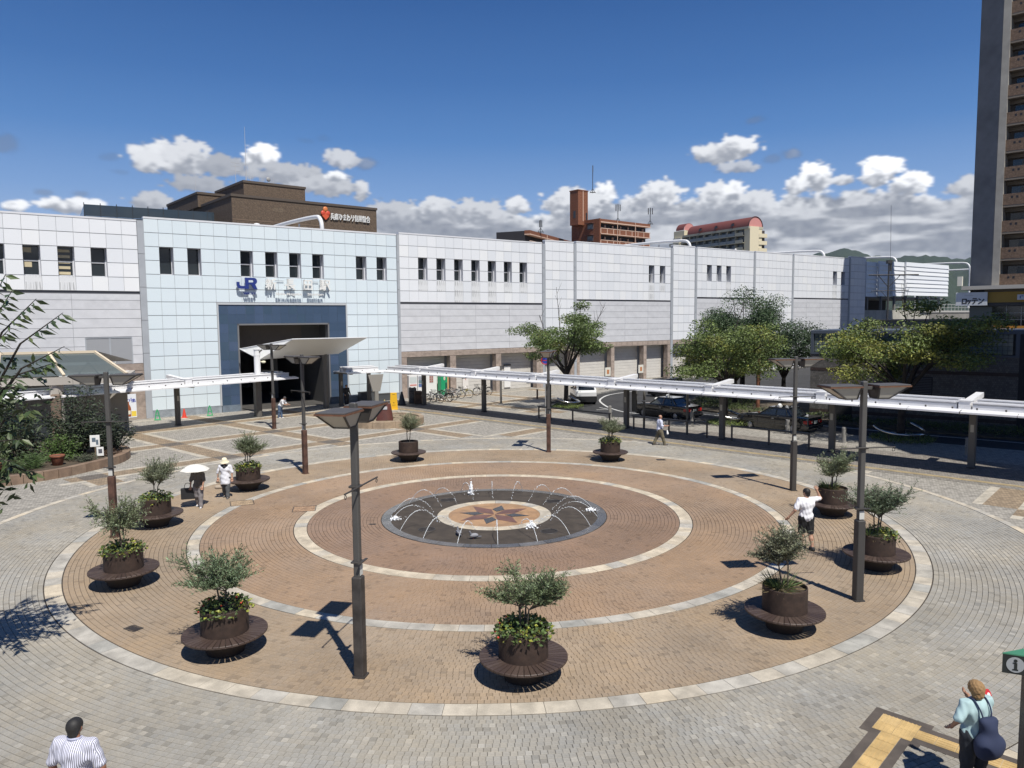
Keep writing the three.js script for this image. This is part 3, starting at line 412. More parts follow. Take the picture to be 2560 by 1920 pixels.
// ---------------------------------------------------------------- round bench planters
const seatM = [M(.088, .058, .046, .55, { tex: 'wood' }), M(.074, .048, .040, .55, { tex: 'wood' }), M(.105, .072, .058, .55, { tex: 'wood' })];
const slatG = (() => { const n = 44, a = 2 * Math.PI / n; return join(sector(.455, .82, .0105, a - .0075, .385, .425, 2, .008)); })();
const drumG = join(lathe([[.425, .80], [.425, .86], [.43, .93], [.455, .93], [.46, .91], [.46, .40]], 48)), coneG = join(lathe([[.34, 0], [.36, .0], [.40, .12], [.62, .375], [.60, .385], [.3, .385]], 40)), soilG = join(lathe([[.001, .872], [.2, .868], [.43, .845]], 24)), rimG = join(new THREE.TorusGeometry(.80, .012, 6, 64).rotateX(Math.PI / 2).translate(0, .38, 0));
const planter0 = thing('bench_planter', '', 'planter', [0, 0, 0], 0, 'round slatted benches with planters around the circle');
mesh('drum', drumG, MAT.corten, planter0); mesh('base', coneG, M(.035, .028, .025, .8), planter0); mesh('soil', soilG, MAT.soil, planter0); mesh('seat_rim', rimG, M(.05, .035, .03, .6), planter0);
srand(9); for (let i = 0; i < 44; i++) { const s = mesh('seat_slat', slatG, seatM[rnd() * 3 | 0], planter0); s.rotation.y = i * 2 * Math.PI / 44; }
// foliage: thin leaves set along shoots; colour varies leaf by leaf
function leafMesh(leaves, fold = .25) { // leaves: [x,y,z, dx,dy,dz, len, wid, roll, r,g,b]
  const n = leaves.length, pos = new Float32Array(n * 12 * 3), col = new Float32Array(n * 12 * 3), uv = new Float32Array(n * 24); let o = 0;
  const d = new THREE.Vector3(), s = new THREE.Vector3(), u = new THREE.Vector3(), q = new THREE.Vector3();
  for (const [x, y, z, dx, dy, dz, len, wid, roll, r, g, b] of leaves) {
    d.set(dx, dy, dz).normalize(); q.set(Math.sin(roll * 7.3), Math.cos(roll * 3.1) + .6, Math.cos(roll * 5.7)); s.crossVectors(d, q).normalize(); u.crossVectors(s, d);
    const P = (t, w, h) => [x + d.x * len * t + s.x * wid * w + u.x * h * wid, y + d.y * len * t + s.y * wid * w + u.y * h * wid, z + d.z * len * t + s.z * wid * w + u.z * h * wid];
    const A = P(0, 0, 0), B = P(.42, .5, fold), C = P(1, 0, -fold * .8), Dp = P(.42, -.5, fold), E = P(.45, 0, 0);
    for (const v of [A, E, B, B, E, C, A, Dp, E, Dp, C, E]) { pos.set(v, o); col[o] = r; col[o + 1] = g; col[o + 2] = b; o += 3; }
  }
  const G = new THREE.BufferGeometry(); G.setAttribute('position', new THREE.BufferAttribute(pos, 3)); G.setAttribute('color', new THREE.BufferAttribute(col, 3)); G.setAttribute('uv', new THREE.BufferAttribute(uv, 2)); G.computeVertexNormals(); return G;
}
const leafMat = new THREE.MeshPhysicalMaterial({ vertexColors: true, roughness: .55, side: THREE.DoubleSide, transmission: .18, thickness: 0 });
function twigs(root, name, segs, m) { return part(root, name, segs.map(([a, b, r, r1]) => bar(a, b, r, 5, r1 ?? r * .7)), m); }
function olive(seedN, o) { // o: h, w, n (shoots), lean
  srand(seedN); const segs = [], lv = [], stems = o.stems || 3; const hue = o.hue || [.135, .165, .085];
  for (let s = 0; s < stems; s++) {
    const a = s / stems * 6.28 + rnd(), base = [Math.cos(a) * .06, .86, Math.sin(a) * .06], mid = [Math.cos(a) * .10 + o.lean[0] * .4, .86 + o.h * rr(.30, .42), Math.sin(a) * .10 + o.lean[1] * .4]; segs.push([base, mid, .022, .016]);
    for (let b = 0; b < 5; b++) {
      const a2 = rnd() * 6.28, rad = o.w / 2 * rr(.35, .9), end = [mid[0] + Math.cos(a2) * rad + o.lean[0] * .5, .86 + o.h * rr(.45, .85), mid[2] + Math.sin(a2) * rad + o.lean[1] * .5]; segs.push([mid, end, .012, .006]);
      const shoots = o.n * 2.1 / (stems * 5);
      for (let k = 0; k < shoots; k++) {
        const t = rr(.25, 1), st = [0, 1, 2].map((i) => lerp(mid[i], end[i], t)); let dir = [st[0] - o.lean[0] + rr(-.5, .5) * o.w * .95, rr(.05, .75) * (o.droop && rnd() < .4 ? -.6 : 1), st[2] - o.lean[1] + rr(-.5, .5) * o.w * .7]; const L = Math.hypot(...dir); dir = dir.map((v) => v / L);
        const len = rr(.22, .50) * o.h / 1.4, tip = st.map((v, i) => v + dir[i] * len); segs.push([st, tip, .004, .002]);
        const m = 17; for (let j = 0; j < m; j++) { const u = (j + rnd()) / m, p = st.map((v, i) => v + dir[i] * len * u), f = rnd() * 6.28, e = [Math.cos(f), Math.sin(f) * .6 + .3, Math.sin(f * 1.7)], sh = rr(.65, 1.35), pale = rnd() < .22 ? 1.7 : 1; lv.push([...p, dir[0] * .7 + e[0], dir[1] * .7 + e[1], dir[2] * .7 + e[2], rr(.055, .09), rr(.016, .024), f, hue[0] * sh * pale * 1.25, hue[1] * sh * pale * 1.25, hue[2] * sh * 1.25 * (pale > 1 ? 2 : 1)]); }
      }
    }
  }
  return { segs, lv };
}
function under(seedN, kind) { srand(seedN); const lv = [], fl = [];
  if (kind === 'leafy' || kind === 'both') for (let i = 0; i < (seedN === 90 ? 620 : 380); i++) { const a = rnd() * 6.28, r = .50 * Math.sqrt(rnd()), top = .90 + .26 * (1 - (r / .55) ** 2) * rnd() + (kind === 'both' ? -.02 : 0), drop = r > .44 ? rr(-.12, .02) : 0; const x = Math.cos(a) * r * 1.06, z = Math.sin(a) * r * 1.06; if (kind === 'both' && x < -.08) continue; const sh = rr(.5, 1.5), yel = rnd() < .3; lv.push([x, top + drop, z, rr(-1, 1) + Math.cos(a) * .6, rr(-.2, .9), rr(-1, 1) + Math.sin(a) * .6, rr(.06, .11), rr(.045, .07), rnd() * 9, (yel ? .26 : .10) * sh, (yel ? .28 : .155) * sh, .045 * sh]); if (rnd() < .012) fl.push(sph(.022, x, top + drop + .04, z, 6)); }
  if (kind === 'grass' || kind === 'both') for (let i = 0; i < (kind === 'both' ? 160 : 260); i++) { const a = rnd() * 6.28, r = .18 * rnd(), dry = rnd() < .35, sh = rr(.6, 1.3), cx = kind === 'both' ? -.18 : -.1; lv.push([cx + Math.cos(a) * r, .87, Math.sin(a) * r, Math.cos(a) * rr(.5, 1.6), rr(dry ? -.35 : .3, 1.4) * (dry ? .4 : 1), Math.sin(a) * rr(.5, 1.6), rr(.28, .52), rr(.014, .022), a, (dry ? .36 : .11) * sh, (dry ? .28 : .165) * sh, (dry ? .14 : .055) * sh]); }
  return { lv, fl };
}
[[.81, 11.71, 86, 'slatted ring bench planter nearest the camera, full of red flowers', { h: 1.22, w: 1.35, n: 230, lean: [.06, 0], stems: 4, hue: [.115, .15, .07] }, 'leafy', 'bushy olive tree rising from the red flowered planter nearest the camera'],
 [-5.18, 10.49, 116, 'slatted ring bench planter just left of the nearest lamp', { h: 1.30, w: 1.42, n: 190, lean: [-.05, .05], hue: [.12, .165, .085], stems: 3 }, 'leafy', 'wide airy olive tree in the planter just left of the nearest lamp'],
 [-9.24, 6.57, 145, 'slatted ring bench planter at the far left edge of the circle', { h: 1.42, w: 1.3, n: 150, lean: [-.12, 0], stems: 2, droop: 1 }, 'leafy', 'drooping sparse olive tree in the far left planter'],
 [-11.04, 1.03, 175, 'slatted ring bench planter between the far left planter and the parasol walker', { h: 1.42, w: 1.15, n: 150, lean: [.12, 0], stems: 2, hue: [.16, .185, .11] }, 'leafy', 'pale rounded olive tree in the planter beside the walker with the parasol'],
 [-9.84, -4.16, 203, 'slatted ring bench planter right behind the walker in the white hat', { h: 1.35, w: 1.2, n: 180, lean: [0, 0], stems: 3 }, 'leafy', 'dense olive tree right behind the walker in the white hat'],
 [-4.29, -10.0, 247, 'slatted ring bench planter at the back holding only bare soil under its tree', { h: 1.55, w: 1.15, n: 125, lean: [0, 0], stems: 2, hue: [.15, .175, .095] }, 'none', 'thin stemmed olive tree over bare soil in front of the monument bed'],
 [5.22, -9.58, 299, 'slatted ring bench planter at the back near the walking man', { h: 1.18, w: 1.2, n: 170, lean: [0, 0], stems: 4, hue: [.14, .165, .09] }, 'leafy', 'low spreading olive tree in the planter near the walking man'],
 [11.34, .46, 2, 'slatted ring bench planter beyond the man in the white shirt', { h: 1.30, w: 1.15, n: 170, lean: [.05, 0], stems: 3 }, 'grass', 'upright olive tree in the planter beyond the man in the white shirt'],
 [10.2, 5.82, 30, 'slatted ring bench planter with grass and leafy plants behind the right lamp', { h: 1.45, w: 1.35, n: 230, lean: [.05, 0], stems: 4, hue: [.10, .135, .075] }, 'both', 'tall dark olive tree behind the right lamp'],
 [6.4, 9.63, 56, 'slatted ring bench planter at the front right with dry grass and open soil', { h: 1.42, w: 1.75, n: 200, lean: [-.1, 0], stems: 2, hue: [.135, .145, .085] }, 'grass', 'crooked spreading olive tree over dry grass in the front right planter']].forEach(([x, z, deg, label, o, un, tl], i) => {
  if (i === 0) { planter0.position.set(x, 0, z); planter0.userData.label = label; } else copyOf(planter0, label, [x, 0, z], deg * .7);
  const t = thing('olive_tree', tl, 'olive tree', [x, 0, z], 0, 'olive trees in the bench planters'), { segs, lv } = olive(400 + i * 13, o); twigs(t, 'trunk', segs, M(.12, .10, .08, .85)); mesh('crown', leafMesh(lv), leafMat, t);
  if (un !== 'none') { const { lv: l2, fl } = under(90 + i, un); const u = thing('bedding_plants', { leafy: 'low leafy bedding plants spilling over the rim of the ', grass: 'tuft of dry arching grass in the ', both: 'grass and leafy bedding plants together in the ' }[un] + ['planter nearest the camera', 'planter left of the nearest lamp', 'far left planter', 'planter beside the parasol walker', 'planter behind the white hatted walker', '', 'planter near the walking man', 'planter beyond the white shirted man', 'planter behind the right lamp', 'front right planter'][i], 'bedding plants', [x, 0, z], 0, 'bedding plants in the bench planters'); mesh('foliage', leafMesh(l2, .12), leafMat, u); if (fl.length && i < 2) tag(part(u, 'flowers', fl, M(.55, .05, .03, .6)), null, null, null, 'stuff'); }
});
// covers let into the paving
{
  const c = (label, x, z, w, d, turn, m) => { const o = thing('manhole_cover', label, 'manhole cover', [x, 0, z], turn, 'covers let into the paving'); part(o, 'lid', box(w - .05, .008, d - .05, 0, 0, 0), m); part(o, 'frame', [box(w, .01, .025, 0, .0005, d / 2), box(w, .01, .025, 0, .0005, -d / 2), box(.025, .01, d - .025, w / 2, .0005, 0), box(.025, .01, d - .025, -w / 2, .0005, 0)], MAT.darkSteel); };
  const iron = M(.05, .042, .038, .6, { tex: 'stone' }), brick = M(.42, .27, .165, .8, { tex: 'setts' });
  c('brick filled square cover with a dark frame left of the inner ring', -6.75, -.95, .78, .78, .2, brick); c('dark iron cover between the two left planters near the outer ring', -7.62, 9.35, .36, .22, -.5, iron); c('dark iron cover on the far right paving between lamp shadow and walking man', 7.6, -9.6, .4, .3, 0, iron); c('brick filled cover in front of the walker with the parasol', -9.3, -1.9, .8, .8, .4, M(.45, .33, .21, .8, { tex: 'setts' })); c('small dark iron cover just left of the fountain rim', -3.95, 1.15, .22, .1, 0, iron);
}
// ---------------------------------------------------------------- covered walks
const roofW = M(.80, .80, .81, .42, { tex: 'paint' }), postG = M(.125, .118, .108, .55, { tex: 'paint' }), underG = M(.42, .42, .42, .7);
function canopy(label, o, d, n, posts, t0, t1, joints, seg) { // o base point, d along, n towards the plaza
  const c = thing('covered_walkway', label, 'walkway canopy', [o[0], 0, o[1]], Math.atan2(-d[1], d[0]));
  // local x runs along, local z towards the plaza
  const zf = 2.3, zb = -.2, Y = 2.72;
  for (let i = 0; i + 1 < joints.length; i++) {
    const a = joints[i] + .01, b = joints[i + 1] - .01, m = Math.max(1, Math.round((b - a) / 2));
    part(c, 'roof_panel', span(a, b, Y - .06, Y, zb, zf - .42), roofW); part(c, 'roof_soffit', span(a + .05, b - .05, Y - .075, Y - .062, zb + .05, zf - .05), underG);
    for (let k = 0; k < m; k++) part(c, 'edge_plate', polys([[[lerp(a, b, k / m) + .01, Y + .03, zf - .42], [lerp(a, b, k / m) + .01, Y - .05, zf], [lerp(a, b, (k + 1) / m) - .01, Y - .05, zf], [lerp(a, b, (k + 1) / m) - .01, Y + .03, zf - .42]], [[lerp(a, b, k / m) + .01, Y - .05, zf], [lerp(a, b, k / m) + .01, Y - .12, zf], [lerp(a, b, (k + 1) / m) - .01, Y - .12, zf], [lerp(a, b, (k + 1) / m) - .01, Y - .05, zf]]]), roofW);
    for (let x = a + .5; x < b; x += 1.02) { const h = cyl(.035, .035, .10, x, Y + .0, zf - .50, 8); part(c, 'bolt', h, MAT.darkSteel); }
    const A = a + .28, B = b - .28; // raised channel beams
    for (const [z0, z1, h] of [[1.05, 1.55, .30], [.35, .80, .36]]) part(c, 'channel_beam', [span(A, B, Y, Y + h - .05, z0, z0 + .06), span(A, B, Y, Y + h - .05, z1 - .06, z1), span(A, B, Y + h - .12, Y + h - .05, z0, z1), span(A, B, Y + h - .05, Y + h, z0 - .03, z0 + .05), span(A, B, Y + h - .05, Y + h, z1 - .05, z1 + .03), span(A, A + .03, Y, Y + h - .05, z0 + .06, z1 - .06), span(B - .03, B, Y, Y + h - .05, z0 + .06, z1 - .06)], roofW);
  }
  for (const x of joints.slice(1, -1)) part(c, 'cross_beam', [span(x - .22, x + .22, Y + .002, Y + .34, 1.0, 1.6), beam([x, Y + .24, 1.0], [x, Y + .42, -.9], .3, .22), span(x - .25, x + .25, Y + .34, Y + .37, .95, 1.63)], roofW);
  for (const x of posts) { const p = new THREE.Group(); p.name = 'post'; c.add(p); part(p, 'shaft', rbox(.27, Y - .2, .27, x, (Y - .2) / 2, .06, .025, 2), postG); part(p, 'head_beam', [box(1.1, .1, .3, x, Y - .15, .1), beam([x, Y - .14, 0], [x, Y - .13, 2.1], .16, .12)], postG); part(p, 'foot', rbox(.32, .05, .32, x, .025, .06, .01), MAT.darkSteel); part(p, 'number_plate', box(.13, .32, .006, x + .0, 1.75, .2), M(.40, .38, .33, .6)); }
  return c;
}
canopy('long white roofed walkway on grey posts between the plaza and the taxi road', CA, CD, 0, [0, 6.85, 13.1, 19.4, 25.77, 31.7, 37.7, 43.7], -3, 47, [-3, 1.2, 7.4, 13.1, 19.4, 25.77, 31.7, 37.7, 43.7, 47]);
canopy('short white roofed walkway on grey posts in front of the pale blue wall', [-21.03, -23.01], [.61, -.792], 0, [-6.2, 0, 5.8], -11, 7.8, [-11, -6.2, 0, 7.8]);
canopy('stub of white roof by the portal joining the long covered walkway', FW(9.4, 1.5).filter((_, i) => i !== 1), [.80039, -.59948], 0, [.5, 2.9], 0, 3.4, [0, 3.3]);
// folded wing roof in front of the entrance
{
  const P1 = [-14.1, 5.44, -25.26], P2 = [-10.13, 5.40, -30.73], P3 = [-16.94, 4.04, -27.26], P4 = [-12.78, 4.16, -32.87], P5 = [-19.3, 4.66, -29.9], P6 = [-17.75, 4.20, -28.3];
  const w = thing('entrance_wing_roof', 'white folded wing roof held up on round columns before the entrance', 'entrance canopy');
  const plate = (l, t) => { const g = polys([l]), b = polys([[...l].reverse().map(([x, y, z]) => [x, y - t, z])]); const e = l.map((p, i) => { const q = l[(i + 1) % l.length]; return [p, [p[0], p[1] - t, p[2]], [q[0], q[1] - t, q[2]], q]; }); return [g, b, polys(e)]; };
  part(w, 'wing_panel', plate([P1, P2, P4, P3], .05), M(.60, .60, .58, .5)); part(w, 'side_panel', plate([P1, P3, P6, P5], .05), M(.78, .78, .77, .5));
  part(w, 'edge_trim', [bar(P1, P2, .04, 8), bar(P5, P6, .05, 8), bar(P6, P3, .05, 8), bar(P5, P1, .035, 8)], MAT.whitePaint);
  const c = (x, z, y0, y1, m) => part(w, 'column', [cyl(.21, .21, y1 - y0, x, y0, z, 24), cyl(.235, .235, .05, x, y1 - .45, z, 24), cyl(.26, .26, .05, x, y1 - .03, z, 24)], m);
  c(-17.0, -26.75, 0, 2.55, postG); c(-17.0, -26.75, 2.551, 4.75, MAT.whitePaint); c(-13.6, -31.9, 0, 4.35, postG);
  part(w, 'floodlight', [sph(.12, -16.62, 3.85, -26.9, 10, 1.4, .7, 1), bar([-17, 3.9, -26.75], [-16.65, 3.87, -26.9], .03)], M(.7, .66, .5, .4));
  part(w, 'strut', bar([-17, 4.4, -26.75], [-16.6, 4.7, -26.6], .05), postG);
}
{ // tapered column behind the monument
  const [x, , z] = FW(10.9, 5.6); const c = thing('funnel_column', 'grey inverted trapezoid panel on a slim post behind the red monument', 'column', [x, 0, z], TH);
  part(c, 'panel', prism([[-.62, 2.6], [.62, 2.6], [.33, 1.35], [-.27, 1.35]], .1, .01).translate(0, 0, -.05), M(.27, .255, .23, .6)); part(c, 'post', rbox(.3, 1.4, .2, .03, .7, 0, .02), M(.22, .21, .19, .6));
}
// railings between the posts
[[12.3, 18.2, 'dark steel railing nearest the tree with the metal ring'], [20, 24.9, 'dark steel railing behind the walking man'], [26.4, 30.6, 'dark steel railing in front of the second taxi'], [-2.5 + 34, 36.6, 'dark steel railing at the right end beside the ring of the last tree']].slice(0, 3).forEach(([a, b, label]) => {
  const [x, , z] = CW(a, .15), r = thing('railing', label, 'railing', [x, 0, z], Math.atan2(-CD[1], CD[0]), 'railings along the covered walk'), L = b - a;
  part(r, 'top_rail', rbox(L + .1, .09, .16, L / 2, .80, 0, .02, 2), M(.075, .075, .078, .4)); for (let k = 0; k < 3; k++) part(r, 'rail_post', rbox(.09, .76, .07, k * L / 2, .38, 0, .01), M(.10, .085, .075, .5));
});
// bollards
const bol = thing('bollard', 'concrete bollard by the parking bay, left of the first taxi', 'bollard', [7.18, 0, -24.69], 0, 'bollards along the taxi road');
part(bol, 'shaft', lathe([[.001, .82], [.08, .82], [.105, .79], [.11, .70], [.10, .69], [.10, .67], [.11, .66], [.115, 0]], 20), M(.33, .32, .30, .8, { tex: 'stone' })); part(bol, 'ring', new THREE.TorusGeometry(.05, .01, 5, 12).translate(.13, .45, 0), MAT.steel);
[[11.84, -21.25, 'concrete bollard at the tail of the first taxi'], [16.29, -17.08, 'concrete bollard with a metal ring beside the second taxi'], [18.1, -13.95, 'concrete bollard in tree shade right of the second taxi'], [22.34, -10.19, 'concrete bollard next to the last walkway post on the right']].forEach(([x, z, l]) => copyOf(bol, l, [x, 0, z], x));
// thin sign posts seen under the roof
{
  const s = thing('bus_stop_post', 'grey stop post standing behind the railing at the nose of the first taxi', 'sign post', [8.55, 0, -19.5]); part(s, 'post', rbox(.12, 2.5, .12, 0, 1.25, 0, .01), postG); part(s, 'sticker', box(.13, .05, .13, 0, 1.7, 0), M(.6, .6, .6, .5));
  const t = thing('bus_stop_post', 'slim grey stop post in front of the tail of the first taxi', 'sign post', [10.6, 0, -17.2]); part(t, 'post', rbox(.11, 2.5, .11, 0, 1.25, 0, .01), postG);
  const [x, , z] = CW(19.7, -.25), b = thing('call_box', 'narrow dark signal box fixed behind the third walkway post', 'signal box', [x, 0, z], .8); part(b, 'case', rbox(.2, 1.4, .28, .1, 1.7, 0, .02), M(.10, .098, .092, .5)); for (let k = 0; k < 3; k++) part(b, 'lens', cyl(.06, .06, .02, .1, 1.25 + k * .4, .15, 12).rotateX(0), MAT.black); part(b, 'bracket', box(.3, .05, .08, .0, 2.2, 0), postG);
}
// ---------------------------------------------------------------- lettering on the station
const font = await new FontLoader().loadAsync('fonts/droid/droid_sans_bold.typeface.json');
const glyph = {
  shin: [[.24, 1, .24, .9], [.05, .86, .45, .86], [.14, .82, .18, .7], [.37, .82, .32, .7], [.02, .66, .48, .66], [.03, .45, .47, .45], [.25, .64, .25, 0], [.23, .42, .04, .18], [.27, .42, .46, .22], [.93, .97, .62, .86], [.62, .86, .6, .35], [.6, .35, .5, .02], [.62, .6, .98, .6], [.82, .6, .82, 0]],
  naga: [[.28, 1, .28, .42], [.28, .97, .82, .97], [.28, .8, .78, .8], [.28, .63, .78, .63], [.03, .42, .97, .42], [.28, .42, .28, .05], [.28, .05, .48, .14], [.52, .4, .95, .02], [.86, .33, .64, .2]],
  ta: [[.1, .95, .1, .03], [.9, .95, .9, .03], [.1, .92, .9, .92], [.1, .07, .9, .07], [.1, .5, .9, .5], [.5, .92, .5, .07]],
  eki: [[.08, .97, .08, .38], [.08, .95, .45, .95], [.08, .76, .42, .76], [.08, .57, .42, .57], [.08, .38, .48, .38], [.27, .95, .27, .38], [.48, .38, .45, .02], [.45, .02, .36, .05], [.05, .25, .03, .05], [.16, .25, .17, .1], [.27, .25, .29, .12], [.38, .27, .4, .16], [.58, .95, .95, .95], [.95, .95, .95, .62], [.58, .62, .95, .62], [.58, .95, .58, .45], [.58, .45, .5, .02], [.72, .6, 1, .02]],
  hyo: [[.4, 1, .2, .85], [.22, .85, .22, .35], [.22, .62, .8, .62], [.7, .95, .3, .8], [.62, .62, .62, .35], [.02, .35, .98, .35], [.35, .25, .1, 0], [.65, .25, .9, 0]], ko: [[.5, 1, .5, .9], [.05, .9, .95, .9], [.08, .9, .05, 0], [.2, .75, .9, .75], [.25, .6, .85, .6], [.25, .6, .25, .3], [.85, .6, .85, .3], [.25, .45, .85, .45], [.25, .3, .85, .3], [.15, .15, .98, .15], [.55, .85, .55, 0]],
  hi: [[.05, .85, .4, .9], [.4, .9, .2, .4], [.2, .4, .4, .05], [.4, .05, .7, .25], [.7, .25, .68, .85], [.68, .85, .95, .5]], ma: [[.1, .8, .9, .8], [.1, .55, .9, .55], [.55, 1, .55, .2], [.55, .2, .25, .05], [.25, .05, .2, .25], [.2, .25, .9, .08]], wa: [[.25, 1, .25, 0], [.05, .75, .45, .8], [.45, .8, .05, .2], [.3, .5, .7, .7], [.7, .7, .95, .4], [.95, .4, .6, .05]], ri: [[.2, .95, .2, .45], [.2, .45, .35, .6], [.75, .95, .75, .4], [.75, .4, .45, 0]],
  sin: [[.25, 1, .02, .6], [.16, .75, .16, 0], [.4, .9, .95, .9], [.45, .72, .9, .72], [.45, .55, .9, .55], [.48, .38, .48, .02], [.88, .38, .88, .02], [.48, .38, .88, .38], [.48, .05, .88, .05]], yo: [[.12, .95, .1, .05], [.12, .95, .9, .95], [.9, .95, .9, .03], [.12, .65, .9, .65], [.12, .35, .9, .35], [.5, .95, .5, .05]], kumi: [[.25, 1, .05, .75], [.05, .75, .3, .7], [.3, .85, .05, .5], [.2, .5, .2, 0], [.55, .95, .55, .05], [.85, .95, .85, .05], [.55, .95, .85, .95], [.55, .65, .85, .65], [.55, .35, .85, .35], [.42, .05, .98, .05]], ai: [[.5, 1, .02, .55], [.5, 1, .98, .55], [.25, .6, .75, .6], [.2, .4, .8, .4], [.2, .4, .2, 0], [.8, .4, .8, 0], [.2, .03, .8, .03]],
  ro: [[.12, .9, .12, .05], [.88, .9, .88, .05], [.12, .87, .88, .87], [.12, .1, .88, .1]], tsu: [[.15, .6, .22, .42], [.42, .65, .48, .48], [.85, .65, .7, .25], [.7, .25, .4, .02]], te: [[.2, .95, .8, .95], [.03, .65, .97, .65], [.55, .65, .5, .3], [.5, .3, .25, 0]], n: [[.1, .9, .38, .72], [.12, .05, .6, .3], [.6, .3, .95, .8]],
};
const strokes = (gl, x, y, w, h, z, t, wd) => glyph[gl].map(([a, b, c, d]) => { const A = [x + a * w, y + b * h], B = [x + c * w, y + d * h], L = Math.hypot(B[0] - A[0], B[1] - A[1]) + wd * .6; return new THREE.BoxGeometry(L, wd, t).rotateZ(Math.atan2(B[1] - A[1], B[0] - A[0])).translate((A[0] + B[0]) / 2, (A[1] + B[1]) / 2, z + t / 2 + (a * 7 % .03) * .04); });
{
  const s = thing('station_sign', 'raised JR logo and white station name letters above the blue portal', 'sign', FW(0, 0), TH), W = M(.74, .74, .72, .45), B = M(.022, .040, .20, .35), z = .26, t = .14;
  const logo = (pts, w) => pts.map(([a, b, c, d]) => { const L = Math.hypot(c - a, d - b) + w * .5; return new THREE.BoxGeometry(L, w, t).rotateZ(Math.atan2(d - b, c - a)).translate((a + c) / 2, (b + d) / 2, z + t / 2 + (a * 13 % .01)); });
  const jr = new THREE.Group(); jr.name = 'logo'; s.add(jr);
  const J = new THREE.Shape(); J.moveTo(2.52, 9.56); J.lineTo(2.72, 9.56); J.lineTo(2.72, 9.38); J.quadraticCurveTo(2.74, 9.27, 2.88, 9.27); J.lineTo(3.16, 9.27); J.lineTo(3.16, 9.06); J.lineTo(2.86, 9.06); J.quadraticCurveTo(2.53, 9.06, 2.52, 9.36); J.closePath();
  const R = new THREE.Shape(); R.moveTo(3.13, 9.06); R.lineTo(3.13, 9.88); R.lineTo(3.76, 9.88); R.quadraticCurveTo(4.0, 9.86, 4.0, 9.62); R.quadraticCurveTo(3.99, 9.46, 3.84, 9.40); R.lineTo(4.02, 9.04); R.lineTo(3.76, 9.04); R.lineTo(3.56, 9.40); R.lineTo(3.38, 9.40); R.lineTo(3.38, 9.06); R.closePath();
  const hole = new THREE.Path(); hole.moveTo(3.38, 9.54); hole.lineTo(3.66, 9.54); hole.quadraticCurveTo(3.75, 9.55, 3.75, 9.63); hole.quadraticCurveTo(3.75, 9.70, 3.66, 9.71); hole.lineTo(3.38, 9.71); hole.closePath(); R.holes.push(hole);
  const ex = (sh) => new THREE.ExtrudeGeometry(sh, { depth: t, bevelEnabled: false, curveSegments: 6 }).translate(0, 0, z);
  part(jr, 'letter', ex(J), B); part(jr, 'letter', ex(R).translate(0, 0, .004), B);
  [['shin', 4.65, .8], ['naga', 6.12, .8], ['ta', 7.56, .76], ['eki', 8.9, .83]].forEach(([g, x, w]) => part(s, 'letter', strokes(g, x, 9.07, w, .77, z, t, .1), W));
  const txt = (str, x, y, size, w, m) => { const g = new TextGeometry(str, { font, size, depth: .12, curveSegments: 3, bevelEnabled: false }); g.computeBoundingBox(); const bw = g.boundingBox.max.x - g.boundingBox.min.x; g.scale(w / bw, 1, 1).translate(x, y, z); part(s, 'small_lettering', g, m); };
  txt('Shin-Nagata', 5.4, 8.64, .17, 2.0, W); txt('Station', 7.88, 8.64, .17, 1.28, W); txt('WEST', 3.0, 8.66, .15, .9, B);
  part(s, 'bracket', [span(5.45, 6.12, 9.70, 9.73, .1, .13), span(8.32, 8.9, 9.68, 9.71, .1, .13)], MAT.steel);
  for (const x of [2.7, 3.3, 3.8, 5, 6.5, 7.9, 9.2]) part(s, 'stand_off', bar([x, 9.15, .02], [x, 9.15, .27], .02, 6), MAT.steel);
}
// white catenary frames standing up behind the parapet
function catenary(label, s, y, post0) { const [x, , z] = FW(s, -3), c = thing('overhead_line_frame', label, 'overhead line frame', [x, 0, z], TH, 'white tube frames over the tracks'); const D = 17, pts = [[0, post0, 0], [0, y - 1.2, 0], [0, y - .55, -.12], [0, y - .12, -.55], [0, y, -1.2], [0, y, -D + 1.2], [0, y - .4, -D + .3], [0, y - 1.2, -D], [0, post0, -D]]; part(c, 'tube', new THREE.TubeGeometry(new THREE.CatmullRomCurve3(pts.map(v3), false, 'centripetal'), 70, .17, 10), MAT.whitePaint); for (const zz of [-5, -11]) part(c, 'hanger', [cyl(.05, .09, .45, 0, y - .62, zz, 8), cyl(.1, .1, .08, 0, y - .7, zz, 8)], M(.5, .5, .5, .5)); part(c, 'foot', cyl(.26, .26, .2, 0, post0, 0, 12), MAT.whitePaint); }
[[10.65, 15.35, 'bent white tube frame over the blue entrance bay'], [57.0, 15.95, 'bent white tube frame below the two apartment blocks'], [86.1, 16.1, 'bent white tube frame left of the hill top'], [107, 16.1, 'bent white tube frame behind the antenna mast'], [133.9, 16.2, 'tall white tube frame beside the tower block'], [150, 15.7, 'slender white tube frame farthest along the line']].forEach(([s, y, l], i) => catenary(l, s, y, i > 3 ? 8 : 12.6));
{ const [x, , z] = FW(5.0, -2.2), v = thing('roof_ventilator', 'small white domed ventilator on the roof above the sign', 'ventilator', [x, 12.6, z]); part(v, 'dome', lathe([[.001, 1.65], [.2, 1.6], [.34, 1.42], [.36, 1.25], [.30, 1.2]], 16), MAT.whitePaint); part(v, 'neck', cyl(.24, .24, 1.2, 0, 0, 0, 14), MAT.whitePaint); }
